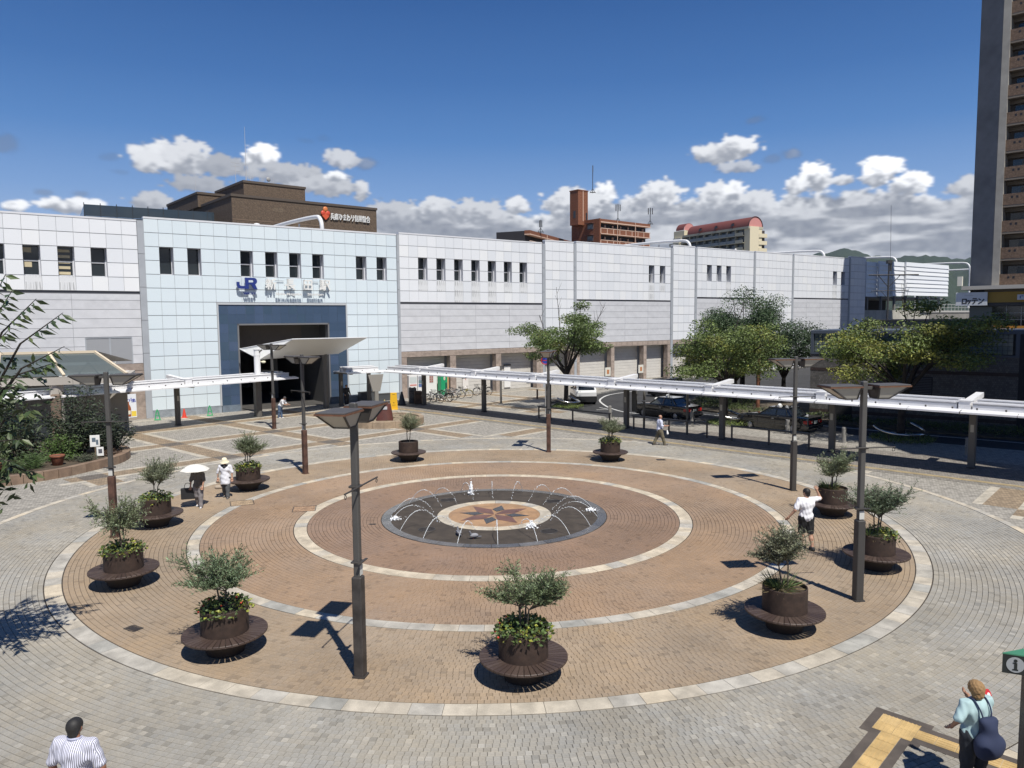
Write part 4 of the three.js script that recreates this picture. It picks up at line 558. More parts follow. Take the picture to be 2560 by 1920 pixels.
// stepped screens on the viaduct and the retaining wall below
{
  const v = thing('noise_barrier', 'white stepped barrier of long panels on thin posts along the railway viaduct', 'barrier', FW(0, 0), TH);
  [[92.0, 95.2, 14.55, 9.5, .0], [95.1, 98.9, 14.72, 9.58, .25], [98.8, 102.3, 14.78, 9.65, .5], [102.2, 116.6, 14.82, 9.78, .75]].forEach(([a, b, t, y, z]) => { const n = 8; for (let k = 0; k < n; k++) part(v, 'screen_panel', polys([[[a, lerp(y, t, (k + 1) / n), z], [a, lerp(y, t, k / n) + .02, z + .10], [b, lerp(y, t, k / n) + .02, z + .10], [b, lerp(y, t, (k + 1) / n), z]], [[a, lerp(y, t, k / n) + .02, z + .10], [a, lerp(y, t, k / n) + .02, z - .05], [b, lerp(y, t, k / n) + .02, z - .05], [b, lerp(y, t, k / n) + .02, z + .10]]]), panelM.white[k % 3]); part(v, 'screen_end', span(a - .04, a, y, t, z - .1, z + .12), M(.7, .71, .73, .4)); });
  for (const s of [93, 97, 101, 104.5, 108.5, 112.2, 115.8]) part(v, 'post', span(s - .15, s + .15, 7.6, 9.8, -.4, -.1), s > 110 ? M(.6, .58, .52, .6) : M(.2, .19, .18, .7));
  part(v, 'deck', span(91.95, 118, 9.3, 9.6, -9, -.5), M(.2, .2, .2, .8)); part(v, 'back_screen', span(91.95, 116, 7.6, 9.3, -9.2, -9), M(.05, .05, .05, .9));
  const w = thing('viaduct_wall', 'pale concrete retaining wall with a railing under the white barrier', 'retaining wall', FW(0, 0), TH);
  for (let s = 91.95; s < 150; s += 3.4) part(w, 'wall_panel', span(s + .015, s + 3.385, 0, s < 109 ? 7.55 : 7.2, -.5, s < 109 ? -.1 : 0), s < 109 ? M(.60, .575, .51, .8, { tex: 'patch' }) : M(.30, .285, .26, .9, { tex: 'patch' }));
  part(w, 'coping', span(109, 150, 7.2, 7.5, -.55, .12), M(.42, .41, .39, .8)); const rs = M(.45, .45, .44, .5);
  for (let s = 101; s < 150; s += 1.3) part(w, 'railing_post', span(s, s + .06, 7.5, 8.55, -.25, -.19), rs); part(w, 'railing_bar', [span(101, 150, 8.5, 8.56, -.25, -.19), span(101, 150, 8.0, 8.05, -.25, -.19)], rs);
}
// ---------------------------------------------------------------- buildings behind and beside the station
function house(name, label, cat, x, z, yaw) { return thing(name, label, cat, [x, 0, z], Math.PI / 2 - yaw * D2R); } // local x runs away to the right, local z faces the plaza
{
  const b = house('brick_office_building', 'brown brick office block with stepped roof and an emblem sign behind the station', 'building', -38.88, -82.9, 50);
  const br = M(.165, .118, .082, .85, { tex: 'setts' }), br2 = M(.10, .085, .075, .85, { tex: 'patch' }), cap = M(.09, .07, .055, .7);
  const blk = (x0, x1, z0, z1, y0, y1) => { part(b, 'wall', span(x0, x1, y0, y1, z0, z1), br); part(b, 'coping', [span(x0 - .12, x1 + .12, y1, y1 + .35, z1 - .3, z1 + .12), span(x0 - .12, x0 + .3, y1, y1 + .35, z0, z1 - .3), span(x1 - .3, x1 + .12, y1, y1 + .35, z0, z1 - .3), span(x0 - .12, x1 + .12, y1, y1 + .35, z0 - .12, z0)], cap); };
  blk(0, 23.3, -36, 0, 0, 24.45); blk(4.3, 14.2, -19, -6.6, 24.45, 27.75); blk(-.5, 3.6, -29, -13, 24.45, 26.4);
  const fl = M(.19, .135, .095, .85); part(b, 'string_course', span(.02, 14, 21.2, 21.32, -.02, .03), fl); for (const [x, y, w, h] of [[3, 19.5, 3.2, 1.2], [9, 20.5, 2.2, .9], [18, 22.6, 2.4, .8], [6, 22.8, 1.6, .6]]) part(b, 'brick_patch', span(x, x + w, y, y + h, -.02, .012), M(.20, .15, .105, .9, { tex: 'setts' }));
  const s = house('rooftop_sign', 'orange emblem and white company lettering on the brown brick block', 'sign', -38.88, -82.9, 50), W = M(.78, .78, .76, .5);
  for (let k = 0; k < 3; k++) part(s, 'emblem', sph(.42, 14.3 + [-.38, .38, 0][k], 23.2 + [0, 0, .62][k], .15, 8, 1, 1, .35), k === 2 ? M(.62, .20, .06, .5) : M(.58, .07, .035, .5));
  part(s, 'emblem', new THREE.BoxGeometry(.85, .85, .2).rotateZ(.785).translate(14.3, 22.8, .15), M(.62, .10, .04, .5));
  ['hyo', 'ko', 'hi', 'ma', 'wa', 'ri', 'sin', 'yo', 'kumi', 'ai'].forEach((g, i) => part(s, 'letter', strokes(g, 15.15 + i * .69, 22.35 - i * .0, .62, .95, .06, .16, .10), W));
  const a = (label, x, y, z, h) => { const t = house('rooftop_aerial', label, 'aerial', -38.88, -82.9, 50); part(t, 'mast', bar([x, y, z], [x, y + h, z], .05, 6, .02), M(.5, .5, .5, .5)); return t; };
  a('tall thin whip aerial on top of the brown brick block', 5.0, 28, -7.2, 8.2); const y = a('television aerial with crossbars left of the tall whip', 4.6, 27.8, -10.5, 3.6); for (const k of [2.3, 3.0, 3.5]) part(y, 'crossbar', bar([3.9, 27.8 + k, -10.5], [5.3, 27.8 + k, -10.5], .025, 5), M(.4, .4, .4, .5)); a('short whip aerial on the low roof left of the brown penthouse', 1.5, 26.4, -20, 3.4);
  const d = a('small grey dish on the penthouse roof', 8.8, 28.1, -8, .9); part(d, 'dish', sph(.35, 8.8, 28.9, -8, 10, 1, 1, .4), M(.3, .3, .3, .5)); const r = a('low roof railing of thin posts on the penthouse', 6, 28.1, -8, .9); for (let k = 0; k < 5; k++) part(r, 'post', bar([5 + k * 1.1, 28.1, -7.5], [5 + k * 1.1, 29.1, -7.5], .025, 5), M(.45, .45, .45, .5));
}
{
  const b = house('glass_office_building', 'low dark glass top floor showing between the station and the brick block', 'building', -58.0, -79.6, 58), m = M(.035, .05, .065, .2, { phys: 1, clearcoat: .4 }), d = M(.022, .028, .036, .5);
  part(b, 'wall', [span(0, 24, 0, 21.4, -30, 0)], d); for (let k = 0; k < 12; k++) part(b, 'parapet_pane', span(k * 2 + .05, k * 2 + 1.95, 21.45, 23, -.12, -.02), m); for (let k = 0; k < 6; k++) part(b, 'parapet_pane', span(.02, .12, 21.45, 23, -k * 2.2 - 2.15, -k * 2.2 - .05), m); for (let k = 0; k <= 12; k++) part(b, 'post', span(k * 2 - .05, k * 2 + .05, 21.4, 23.25, -.25, -.125), d); part(b, 'lower_roof', span(-4, 0, 0, 21.7, -30, -8), d);
}
{ // orange tiled apartments
  const b = house('orange_apartment_block', 'orange tiled apartment block with galleries and a tall square stair tower', 'building', 23.62, -168.55, 50), o = M(.30, .115, .060, .8, { tex: 'setts' }), tr = M(.62, .44, .34, .7), dk = M(.028, .026, .030, .7), dw = M(.05, .055, .06, .3);
  part(b, 'wall', span(-.02, 19.3, 0, 31.4, -10, -1.5), dk); part(b, 'wall', [span(-10.2 * 0, .0, 0, 31.9, -10, 0)], o);
  part(b, 'stair_wall', span(-.35, .0, 0, 32.2, -10.2, .0), o); part(b, 'roof_fascia', [span(0, 19.4, 31.45, 32.1, -1.2, .1)], o); part(b, 'fascia_trim', span(-.02, 19.5, 31.2, 31.45, -1.2, .16), tr);
  for (let f = 0; f < 3; f++) { const y = 28.5 - f * 3; part(b, 'gallery_slab', span(0, 19.5, y - .18, y, -1.5, .14), tr); for (let k = 0; k < 8; k++) part(b, 'gallery_panel', span(k * 2.4 + .12, k * 2.4 + 2.28, y, y + 1.2, -.08, .04), o); part(b, 'gallery_rail', [span(0, 19.45, y + 1.2, y + 1.36, -.1, .1), ...[...Array(9)].map((_, k) => span(k * 2.4 - .1, k * 2.4 + .1, y, y + 1.2, -.09, .08))], tr); for (let k = 0; k < 6; k++) part(b, 'flat_door', span(k * 3 + 1.2, k * 3 + 2.1, y, y + 2, -1.49, -1.44), dw); for (let k = 0; k < 6; k++) part(b, 'flat_light', span(k * 3 + 2.5, k * 3 + 2.8, y + 1.6, y + 2.3, -1.2, -.9), tr); }
  for (const x of [6.1, 13.1]) part(b, 'downpipe', bar([x, 20, .25], [x, 32, .25], .09, 6), tr);
  for (const y of [29.9, 26.9]) { const w = new THREE.Group(); w.name = 'window'; b.add(w); part(w, 'frame', span(-.42, -.36, y - .2, y + 1.2, -4.4, -2.2), M(.12, .11, .12, .6)); part(w, 'pane', span(-.46, -.425, y, y + 1, -4.1, -2.6), M(.10, .15, .18, .1)); part(b, 'hood', span(-1.3, -.36, y + 1.25, y + 1.35, -4.6, -2.0), M(.12, .06, .05, .7)); }
  const t = [[-2.6, 1.0, -8, -5.0, 32.2, 39.9]]; part(b, 'stair_tower', span(-2.6, 1.0, 31, 39.7, -8.5, -5.5), o); part(b, 'tower_coping', [span(-2.7, 1.1, 39.7, 39.95, -8.6, -5.4)], M(.22, .09, .05, .8)); part(b, 'tower_rib', span(-.9, -.7, 32, 39.7, -5.5, -5.42), tr); part(b, 'tower_window', span(-2.64, -2.58, 32.8, 34.6, -7.2, -6.4), dw); part(b, 'tower_door', span(.2, .7, 32.4, 34.2, -5.5, -5.44), dk);
  const wng = house('orange_apartment_wing', 'long low gallery wing of the orange apartments, left of the stair tower', 'building', 5.3, -159.9, 24);
  part(wng, 'wall', span(0, 31, 0, 28.3, -9, -1.4), dk); part(wng, 'roof_fascia', [...Array(5)].map((_, k) => span(k * 6.2, k * 6.2 + 6.0, 27.55, 28.4, -1.4, .05)), o); part(wng, 'fascia_trim', [span(0, 31, 27.3, 27.55, -1.4, .1)], tr);
  for (let f = 0; f < 2; f++) { const y = 24.5 - f * 3; part(wng, 'gallery_slab', span(0, 31, y - .2, y, -1.4, .1), tr); for (let k = 0; k < 11; k++) part(wng, 'gallery_panel', span(k * 2.8 + .2, k * 2.8 + 2.6, y, y + 1.25, -.06, .04), o); part(wng, 'gallery_rail', span(0, 31, y + 1.25, y + 1.42, -.1, .1), tr); } for (const x of [11.2, 29.5]) part(wng, 'downpipe', bar([x, 20, .2], [x, 28.2, .2], .1, 6), tr);
  const m = M(.06, .065, .07, .6); const mast = (label, x, z, y, h, boxes) => { const a = thing('rooftop_antenna', label, 'antenna', [x, y, z]); part(a, 'mast', bar([0, 0, 0], [0, h, 0], .1, 6), m); for (let k = 0; k < boxes; k++) part(a, 'antenna_panel', box(.22, 1.7, .16, (k - (boxes - 1) / 2) * .55 + .01, h - 1.0, .18), m); part(a, 'mount', [box(1.2, .15, .5, 0, .2, 0), bar([-.8, 0, 0], [0, 1.2, 0], .06, 5), bar([.8, 0, 0], [0, 1.2, 0], .06, 5)], m); };
  mast('phone antenna cluster on the roof just right of the orange stair tower', 29.2, -177, 32.2, 4.8, 3); mast('phone antenna at the right end of the orange apartment roof', 38.8, -182.5, 32.2, 4.6, 3); mast('lone antenna at the left end of the orange gallery wing', 8.2, -166, 28.4, 3.2, 2); mast('tall lightning mast on top of the orange stair tower', 22.5, -177, 39.9, 7.2, 1);
}
{ // cream apartments with barrel roofs
  const b = house('cream_apartment_block', 'cream apartment block with balconies under a red barrel roof', 'building', 93.7, -270.6, 60), c = M(.66, .59, .42, .7), g = M(.42, .40, .31, .75), red = M(.17, .055, .045, .6), pink = M(.55, .24, .22, .7), dk = M(.07, .08, .09, .5), gl = M(.16, .19, .21, .2);
  part(b, 'wall', span(0.9, 7, 0, 42, -37, 0), c); part(b, 'end_pier', span(0, 5, 0, 42.2, -2.6, .3), c); part(b, 'back_wall', span(.85, .9, 20, 41.4, -36.5, -2.6), dk);
  for (let f = 0; f < 5; f++) { const y = 39.0 - f * 2.85; part(b, 'balcony_slab', span(-.7, .85, y - .2, y, -37, -2.6), g); for (let k = 0; k < 8; k++) { part(b, 'balcony_screen', span(-.66, -.6, y, y + 1.1, -37 + k * 4.3 + .15, -37 + k * 4.3 + 4.15), k % 8 === 7 ? g : gl); part(b, 'party_wall', span(-.5, .85, y, y + 2.5, -37 + k * 4.3 - .08, -37 + k * 4.3 + .08), g); } for (let k = 0; k < 10; k++) part(b, 'balcony_window', span(.8, .84, y + .2, y + 2.0, -36 + k * 3.3, -36 + k * 3.3 + 1.8), gl); }
  for (let f = 0; f < 6; f++) { const y = 39.6 - f * 2.85; part(b, 'end_balcony', [span(5.05, 9.6, y - 1.4, y, .2, .35), span(9.45, 9.6, y - 1.4, y, -3, .2), span(5, 9.6, y - 1.5, y - 1.35, -3, .35)], c); part(b, 'end_recess', span(5.02, 9.2, y, y + 1.35, -2.5, -.6), M(.06, .05, .05, .8)); }
  const R = 3.9; part(b, 'barrel_roof', new THREE.CylinderGeometry(R, R, 34, 28, 1, true, 0, Math.PI).rotateZ(0).rotateX(Math.PI / 2).rotateZ(Math.PI / 2).translate(3.6, 42.2, -17.2), red); part(b, 'roof_end', new THREE.CircleGeometry(R - .12, 28, 0, Math.PI).translate(3.6, 42.2, -.22), pink); part(b, 'eaves', span(-.5, 7.6, 41.3, 42.2, -37, .1), g); part(b, 'end_rim', new THREE.TorusGeometry(R - .05, .2, 6, 28, Math.PI).translate(3.6, 42.2, -.2), M(.07, .03, .03, .7));
  for (const z of [-8, -17, -26]) { const d = new THREE.Group(); d.name = 'dormer'; b.add(d); part(d, 'dormer_hood', new THREE.CylinderGeometry(1.1, 1.1, 1.8, 16, 1, false, 0, Math.PI).rotateX(Math.PI / 2).rotateY(Math.PI / 2).translate(.2, 43.1, z), red); part(d, 'dormer_window', new THREE.CircleGeometry(.9, 16, 0, Math.PI).rotateY(-Math.PI / 2).translate(-.72, 43.1, z), dk); }
  const s = house('cream_stair_tower', 'cream stair tower with a small pink fronted barrel roof', 'building', 93.7, -270.6, 60);
  part(s, 'wall', span(1, 8, 0, 44.6, -44, -37.5), c); part(s, 'barrel_roof', new THREE.CylinderGeometry(3.1, 3.1, 5, 24, 1, true, 0, Math.PI).rotateX(Math.PI / 2).rotateZ(Math.PI / 2).translate(4.5, 44.8, -40.6), red); part(s, 'roof_end', new THREE.CircleGeometry(3.0, 24, 0, Math.PI).translate(4.5, 44.8, -38.08), pink); part(s, 'side_wing', span(0, 1, 0, 41.5, -43.5, -37.5), M(.60, .58, .50, .7)); for (let f = 0; f < 4; f++) part(s, 'stair_landing', span(-1.6, 0, 38 - f * 3, 39.2 - f * 3, -44, -38), g); part(s, 'stair_flight', prism([[0, 41.5], [-1.7, 37.6], [-1.7, 36.4], [0, 40.2]], .3).translate(0, 0, -38.3), c);
  const w = M(.8, .8, .8, .4); for (const [x, y, z, l] of [[6.2, 45.9, -38.2, 'white ball lamp beside the small barrel roof'], [-1.1, 33.6, -6, 'white satellite dish on a lower cream balcony']]) { const o = house('roof_fitting', l, 'roof fitting', 93.7, -270.6, 60); part(o, 'ball', sph(.42, x, y, z, 10), w); part(o, 'stem', bar([x, y - 1.2, z], [x, y, z], .06, 5), w); }
}
{ // tower block on the right, restaurant at its foot; local x runs towards the camera on the right
  const th = -Math.atan2(.687, .727), t = thing('apartment_tower', 'tall apartment tower with brown brick balconies and a dark grey end pier', 'tower block', [56.6, 0, -61.35], th);
  const br = M(.225, .150, .105, .85, { tex: 'setts' }), cc = M(.20, .205, .215, .8, { tex: 'patch' }), ltc = M(.42, .40, .36, .8, { tex: 'patch' }), dk = M(.02, .02, .024, .5), soff = M(.20, .17, .14, .85), H = 43.6;
  part(t, 'wall', span(0, 9, 9.7, H, -14, -1.7), M(.12, .105, .095, .8)); part(t, 'end_pier', slabShape([[-.75, .12], [-3.3, -1.6], [-3.3, -14], [-.1, -14], [-.1, -1.7]], 9.7, H + 1), cc); part(t, 'pier_edge', span(-.72, 0, 9.7, H + 1, -1.7, .2), ltc);
  part(t, 'podium_slab', span(-3.6, 20, 9.62, 10.05, -14, .9), M(.44, .42, .38, .8));
  for (let f = 0; f < 12; f++) { const y = 10.06 + f * 3; part(t, 'balcony_front', span(.01, 9, y, y + 1.25, -.12, .08), br); part(t, 'balcony_floor', span(.01, 9, y - .24, y - .01, -1.7, .06), soff); part(t, 'balcony_ceiling_wall', span(.01, 9, y + 2.35, y + 2.75, -1.69, -1.2), soff);
    for (const x of [.75, 1.25]) part(t, 'drain_hole', span(x, x + .22, y + .72, y + .98, .08, .085), dk); for (let k = 0; k < 2; k++) part(t, 'balcony_window', span(.5 + k * 4, 3.6 + k * 4, y + .05, y + 2.2, -1.68, -1.62), MAT.glassDark); part(t, 'curtain', span(1.4, 2.0, y + .2, y + 2.1, -1.61, -1.59), M(.18, .18, .17, .8)); }
  const r = thing('restaurant_floor', 'dark glazed restaurant floor with white frames and orange sill under the tower', 'restaurant', [56.6, 0, -61.35], th);
  part(r, 'core', span(-3.0, 20, 0, 9.6, -14, -.6), M(.03, .03, .034, .7)); part(r, 'fascia_band', span(-1.4, 20, 8.1, 9.3, -.6, .25), M(.33, .20, .03, .6)); part(r, 'fascia_band', span(-1.4, 20, 7.7, 8.08, -.6, .2), M(.05, .045, .04, .6)); part(r, 'fascia_band', span(-1.4, 20, 9.32, 9.6, -.6, .2), M(.10, .08, .05, .6)); part(r, 'sill', span(-3.0, 20, 5.0, 5.42, -.6, .1), M(.50, .22, .03, .6));
  part(r, 'ground_wall', span(-3.0, 20, 0, 4.98, -.6, -.1), M(.03, .032, .036, .6)); for (let k = 0; k < 12; k++) { const x = -.6 + k * 1.45; part(r, 'window_pane', span(x, x + 1.38, 5.45, 7.65, -.2, -.15), MAT.glassDark); part(r, 'mullion', span(x + 1.38, x + 1.45, 5.42, 7.7, -.22, -.05), M(.35, .34, .31, .6)); } for (const y of [6.1, 6.85]) part(r, 'transom', span(-.6, 17, y, y + .06, -.21, -.06), M(.35, .34, .31, .6)); part(r, 'blind_panel', span(-2.9, -.6, 5.45, 7.65, -.2, -.12), M(.10, .115, .11, .5)); part(r, 'white_box', span(-4.1, -3.6, 10.1, 11.2, .3, .7), M(.7, .68, .6, .6));
  const s = thing('restaurant_sign', 'white sign board with dark lettering at the corner under the tower slab', 'sign', [56.6, 0, -61.35], th), K = M(.03, .03, .035, .6);
  part(s, 'board', rbox(3.2, 1.55, .22, -2.6, 8.55, .5, .03), M(.62, .64, .66, .5)); [['ro', -3.55, .5], ['tsu', -3.05, .42], ['te', -2.55, .6], ['n', -1.9, .6]].forEach(([g, x, w]) => part(s, 'letter', strokes(g, x, 8.0, w, .62, .61, .02, .12), K)); part(s, 'small_line', span(-3.3, -2.4, 8.95, 9.0, .611, .618), M(.45, .45, .45, .6));
  const s2 = thing('restaurant_sign', 'small white sign on the yellow fascia at the picture edge', 'sign', [56.6, 0, -61.35], th); part(s2, 'board', rbox(1.5, .6, .12, 2.6, 8.65, .32, .02), M(.55, .56, .60, .5)); part(s2, 'letter', [span(2.1, 2.2, 8.5, 8.82, .381, .39), span(2.1, 2.45, 8.74, 8.82, .381, .392)], M(.05, .1, .3, .5));
}
{ // grey tiled building by the road, in shade; roof fittings
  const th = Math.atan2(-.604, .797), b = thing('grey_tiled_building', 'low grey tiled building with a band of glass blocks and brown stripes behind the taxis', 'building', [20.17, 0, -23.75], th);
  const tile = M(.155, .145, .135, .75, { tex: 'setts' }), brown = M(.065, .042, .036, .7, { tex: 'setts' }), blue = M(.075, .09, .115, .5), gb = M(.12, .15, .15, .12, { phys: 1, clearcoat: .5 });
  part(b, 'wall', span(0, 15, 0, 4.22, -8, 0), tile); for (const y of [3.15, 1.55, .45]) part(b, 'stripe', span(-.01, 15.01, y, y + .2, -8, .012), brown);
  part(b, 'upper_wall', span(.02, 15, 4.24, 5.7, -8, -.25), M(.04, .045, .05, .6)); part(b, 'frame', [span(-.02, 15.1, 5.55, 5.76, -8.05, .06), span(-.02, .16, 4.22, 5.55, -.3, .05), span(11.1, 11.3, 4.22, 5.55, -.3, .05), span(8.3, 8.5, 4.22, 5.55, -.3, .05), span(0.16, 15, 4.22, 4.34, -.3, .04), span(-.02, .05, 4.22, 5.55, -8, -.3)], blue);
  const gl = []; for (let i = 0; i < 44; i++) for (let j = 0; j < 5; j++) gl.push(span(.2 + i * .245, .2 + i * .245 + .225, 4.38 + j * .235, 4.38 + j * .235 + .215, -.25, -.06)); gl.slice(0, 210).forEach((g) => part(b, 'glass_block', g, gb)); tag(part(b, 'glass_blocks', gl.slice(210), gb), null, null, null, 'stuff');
  part(b, 'vent_grille', [...Array(12)].map((_, k) => span(4.2, 7.0, 1.75 + k * .1, 1.80 + k * .1, .012, .05)), M(.07, .08, .10, .5)); part(b, 'vent_back', span(4.15, 7.05, 1.7, 2.98, .0, .014), M(.03, .03, .035, .8)); part(b, 'gate', span(1.2, 2.6, .0, 2.3, .0, .02), M(.015, .015, .016, .7)); part(b, 'shadow_sheet', span(11.3, 15, 0, 5.5, .0, .05), M(.02, .02, .022, .7));  // the near black sheet at the right end is shadow put into colour
  const p = thing('roof_block', 'flat dark roof block behind the glass block building', 'building', [26.3, 0, -29.6], th); part(p, 'wall', span(0, 7.6, 0, 6.3, -5, 0), M(.10, .10, .105, .8)); part(p, 'coping', span(-.1, 7.7, 6.3, 6.4, -5.1, .1), M(.03, .03, .035, .6));
  const m = M(.035, .035, .037, .6), a = thing('antenna_mast', 'dark antenna mast with two long crossbars in front of the white barrier', 'antenna mast', [28.4, 5.7, -30.4]); part(a, 'mast', bar([0, 0, 0], [0, 5.0, 0], .09, 8, .05), m); part(a, 'crossbar', bar([-1.45, 3.95, .0], [2.2, 3.95, 0], .055, 6), m); part(a, 'crossbar', bar([-1.25, 2.78, 0], [1.5, 2.82, 0], .035, 6), m); part(a, 'brace', [bar([-.75, 3.92, 0], [0, 3.05, 0], .03, 5), bar([.85, 3.92, 0], [0, 3.05, 0], .03, 5), bar([-.5, 2.75, 0], [0, 2.2, 0], .02, 5)], m); part(a, 'cap', [box(.34, .24, .3, .02, 4.9, 0), box(.1, .5, .1, .12, 4.5, .05)], m); part(a, 'whip', bar([.1, 5, 0], [.02, 9, 0], .012, 4), m);
  const h = thing('loudspeaker', 'black horn loudspeaker on a short post over the glass block roof', 'loudspeaker', [24.5, 5.7, -24.6], .25); part(h, 'post', bar([0, -1.2, 0], [0, -.25, 0], .13, 8), m); part(h, 'horn', lathe([[.10, 0], [.11, .2], [.30, .48], [.31, .5]], 16).rotateZ(-Math.PI / 2).translate(.12, 0, 0), m); part(h, 'driver', sph(.24, -.22, 0, 0, 12, 1.35, 1, 1), m); part(h, 'bracket', bar([.35, -.6, 0], [.35, -.05, 0], .03, 5), m);
  const o = thing('office_block', 'tall office block outside the picture on the right that shades the road', 'building', [28.4, 0, -6]); const wl = M(.34, .32, .29, .8, { tex: 'patch' }); part(o, 'wall', span(0, 18, 0, 30, 0, 12), wl); for (let f = 0; f < 9; f++) for (let k = 0; k < 3; k++) part(o, 'window', span(-.02, .01, 1.2 + f * 3.2, 3.0 + f * 3.2, 1 + k * 3.8, 3.6 + k * 3.8), MAT.glassDark); part(o, 'roof', span(-.2, 18.2, 30, 30.3, -.2, 12.2), MAT.concrete);
}
// far houses and hills
srand(64);
[[150, -167, 16, 9, 'flat roofed beige building beyond the viaduct at the foot of the hills'], [176, -185, 12, 13, 'grey house with a gabled roof beyond the viaduct'], [196, -196, 14, 16, 'brown apartment house near the tower block far behind the viaduct'], [163, -172, 8, 12, 'white roofed house with a water tank beyond the viaduct']].forEach(([x, z, w, h, label], i) => {
  const b = thing('distant_house', label, 'house', [x, 0, z], -.6 + i * .2, 'houses beyond the viaduct'); part(b, 'wall', span(-w / 2, w / 2, 0, h, -5, 5), [M(.42, .38, .30, .8), M(.30, .30, .30, .8), M(.24, .19, .16, .8), M(.6, .6, .6, .7)][i]); for (let f = 0; f < h / 3 - 1; f++) for (let k = 0; k < w / 3 - 1; k++) part(b, 'window', span(-w / 2 + 1 + k * 3, -w / 2 + 2.4 + k * 3, 1.2 + f * 3, 2.6 + f * 3, 5, 5.05), MAT.glassDark); part(b, 'roof', i === 1 ? prism([[-w / 2 - .5, h], [w / 2 + .5, h], [0, h + 3]], 11).translate(0, 0, -5.5) : span(-w / 2 - .3, w / 2 + .3, h, h + .5, -5.3, 5.3), M(.16, .14, .13, .8)); if (i === 3) part(b, 'tank', cyl(1.2, 1.2, 2, 1, h + .5, 0, 12), MAT.white);
});
{
  const prof = [[-60, 2.6], [-30, 2.9], [0, 3.1], [12, 3.5], [19.6, 4.2], [21.17, 4.36], [21.96, 4.42], [22.76, 4.49], [23.37, 4.62], [24, 4.70], [24.51, 4.5], [25, 4.3], [25.84, 4.08], [27, 3.97], [28.2, 4.02], [29.3, 3.9], [30.4, 3.74], [31.5, 3.62], [40, 3.2], [60, 2.6]];
  const at = (az) => { for (let i = 1; i < prof.length; i++) if (az <= prof[i][0]) { const [a, p] = prof[i - 1], [b, q] = prof[i]; return lerp(p, q, (az - a) / (b - a)); } return 2.6; };
  const pos = [], idx = [], n = 480, m = 26; for (let i = 0; i <= n; i++) { const az = -60 + 120 * i / n, A = az * D2R, top = Math.tan(at(az) * D2R) * 4200 + (fbm(az * 3.1, 5, 4) - .5) * 30 + 6.6; for (let j = 0; j <= m; j++) { const t = j / m, R = 1600 + 2600 * t; pos.push(Math.sin(A) * R, top * Math.pow(t, 1.25) * (t < 1 ? 1 : 1) + (t < .97 && t > .05 ? (fbm(az * 1.3, t * 9, 4) - .5) * 130 * t * (1 - t) * 2.2 : 0), 25 - Math.cos(A) * R); } }
  for (let i = 0; i < n; i++) for (let j = 0; j < m; j++) { const a = i * (m + 1) + j; idx.push(a, a + m + 1, a + 1, a + 1, a + m + 1, a + m + 2); }
  const g = new THREE.BufferGeometry(); g.setAttribute('position', new THREE.Float32BufferAttribute(pos, 3)); g.setIndex(idx); g.computeVertexNormals(); const t = TX.patch.clone(); t.repeat.set(1 / 260, 1 / 260); t.needsUpdate = true; const hm = new THREE.MeshStandardMaterial({ roughness: 1, map: t }); hm.color.setRGB(.030, .050, .026); const o = struct('hills', g, hm); o.material = hm;
}
scene.fog = new THREE.FogExp2(new THREE.Color().setRGB(.50, .62, .80), 0.00003);
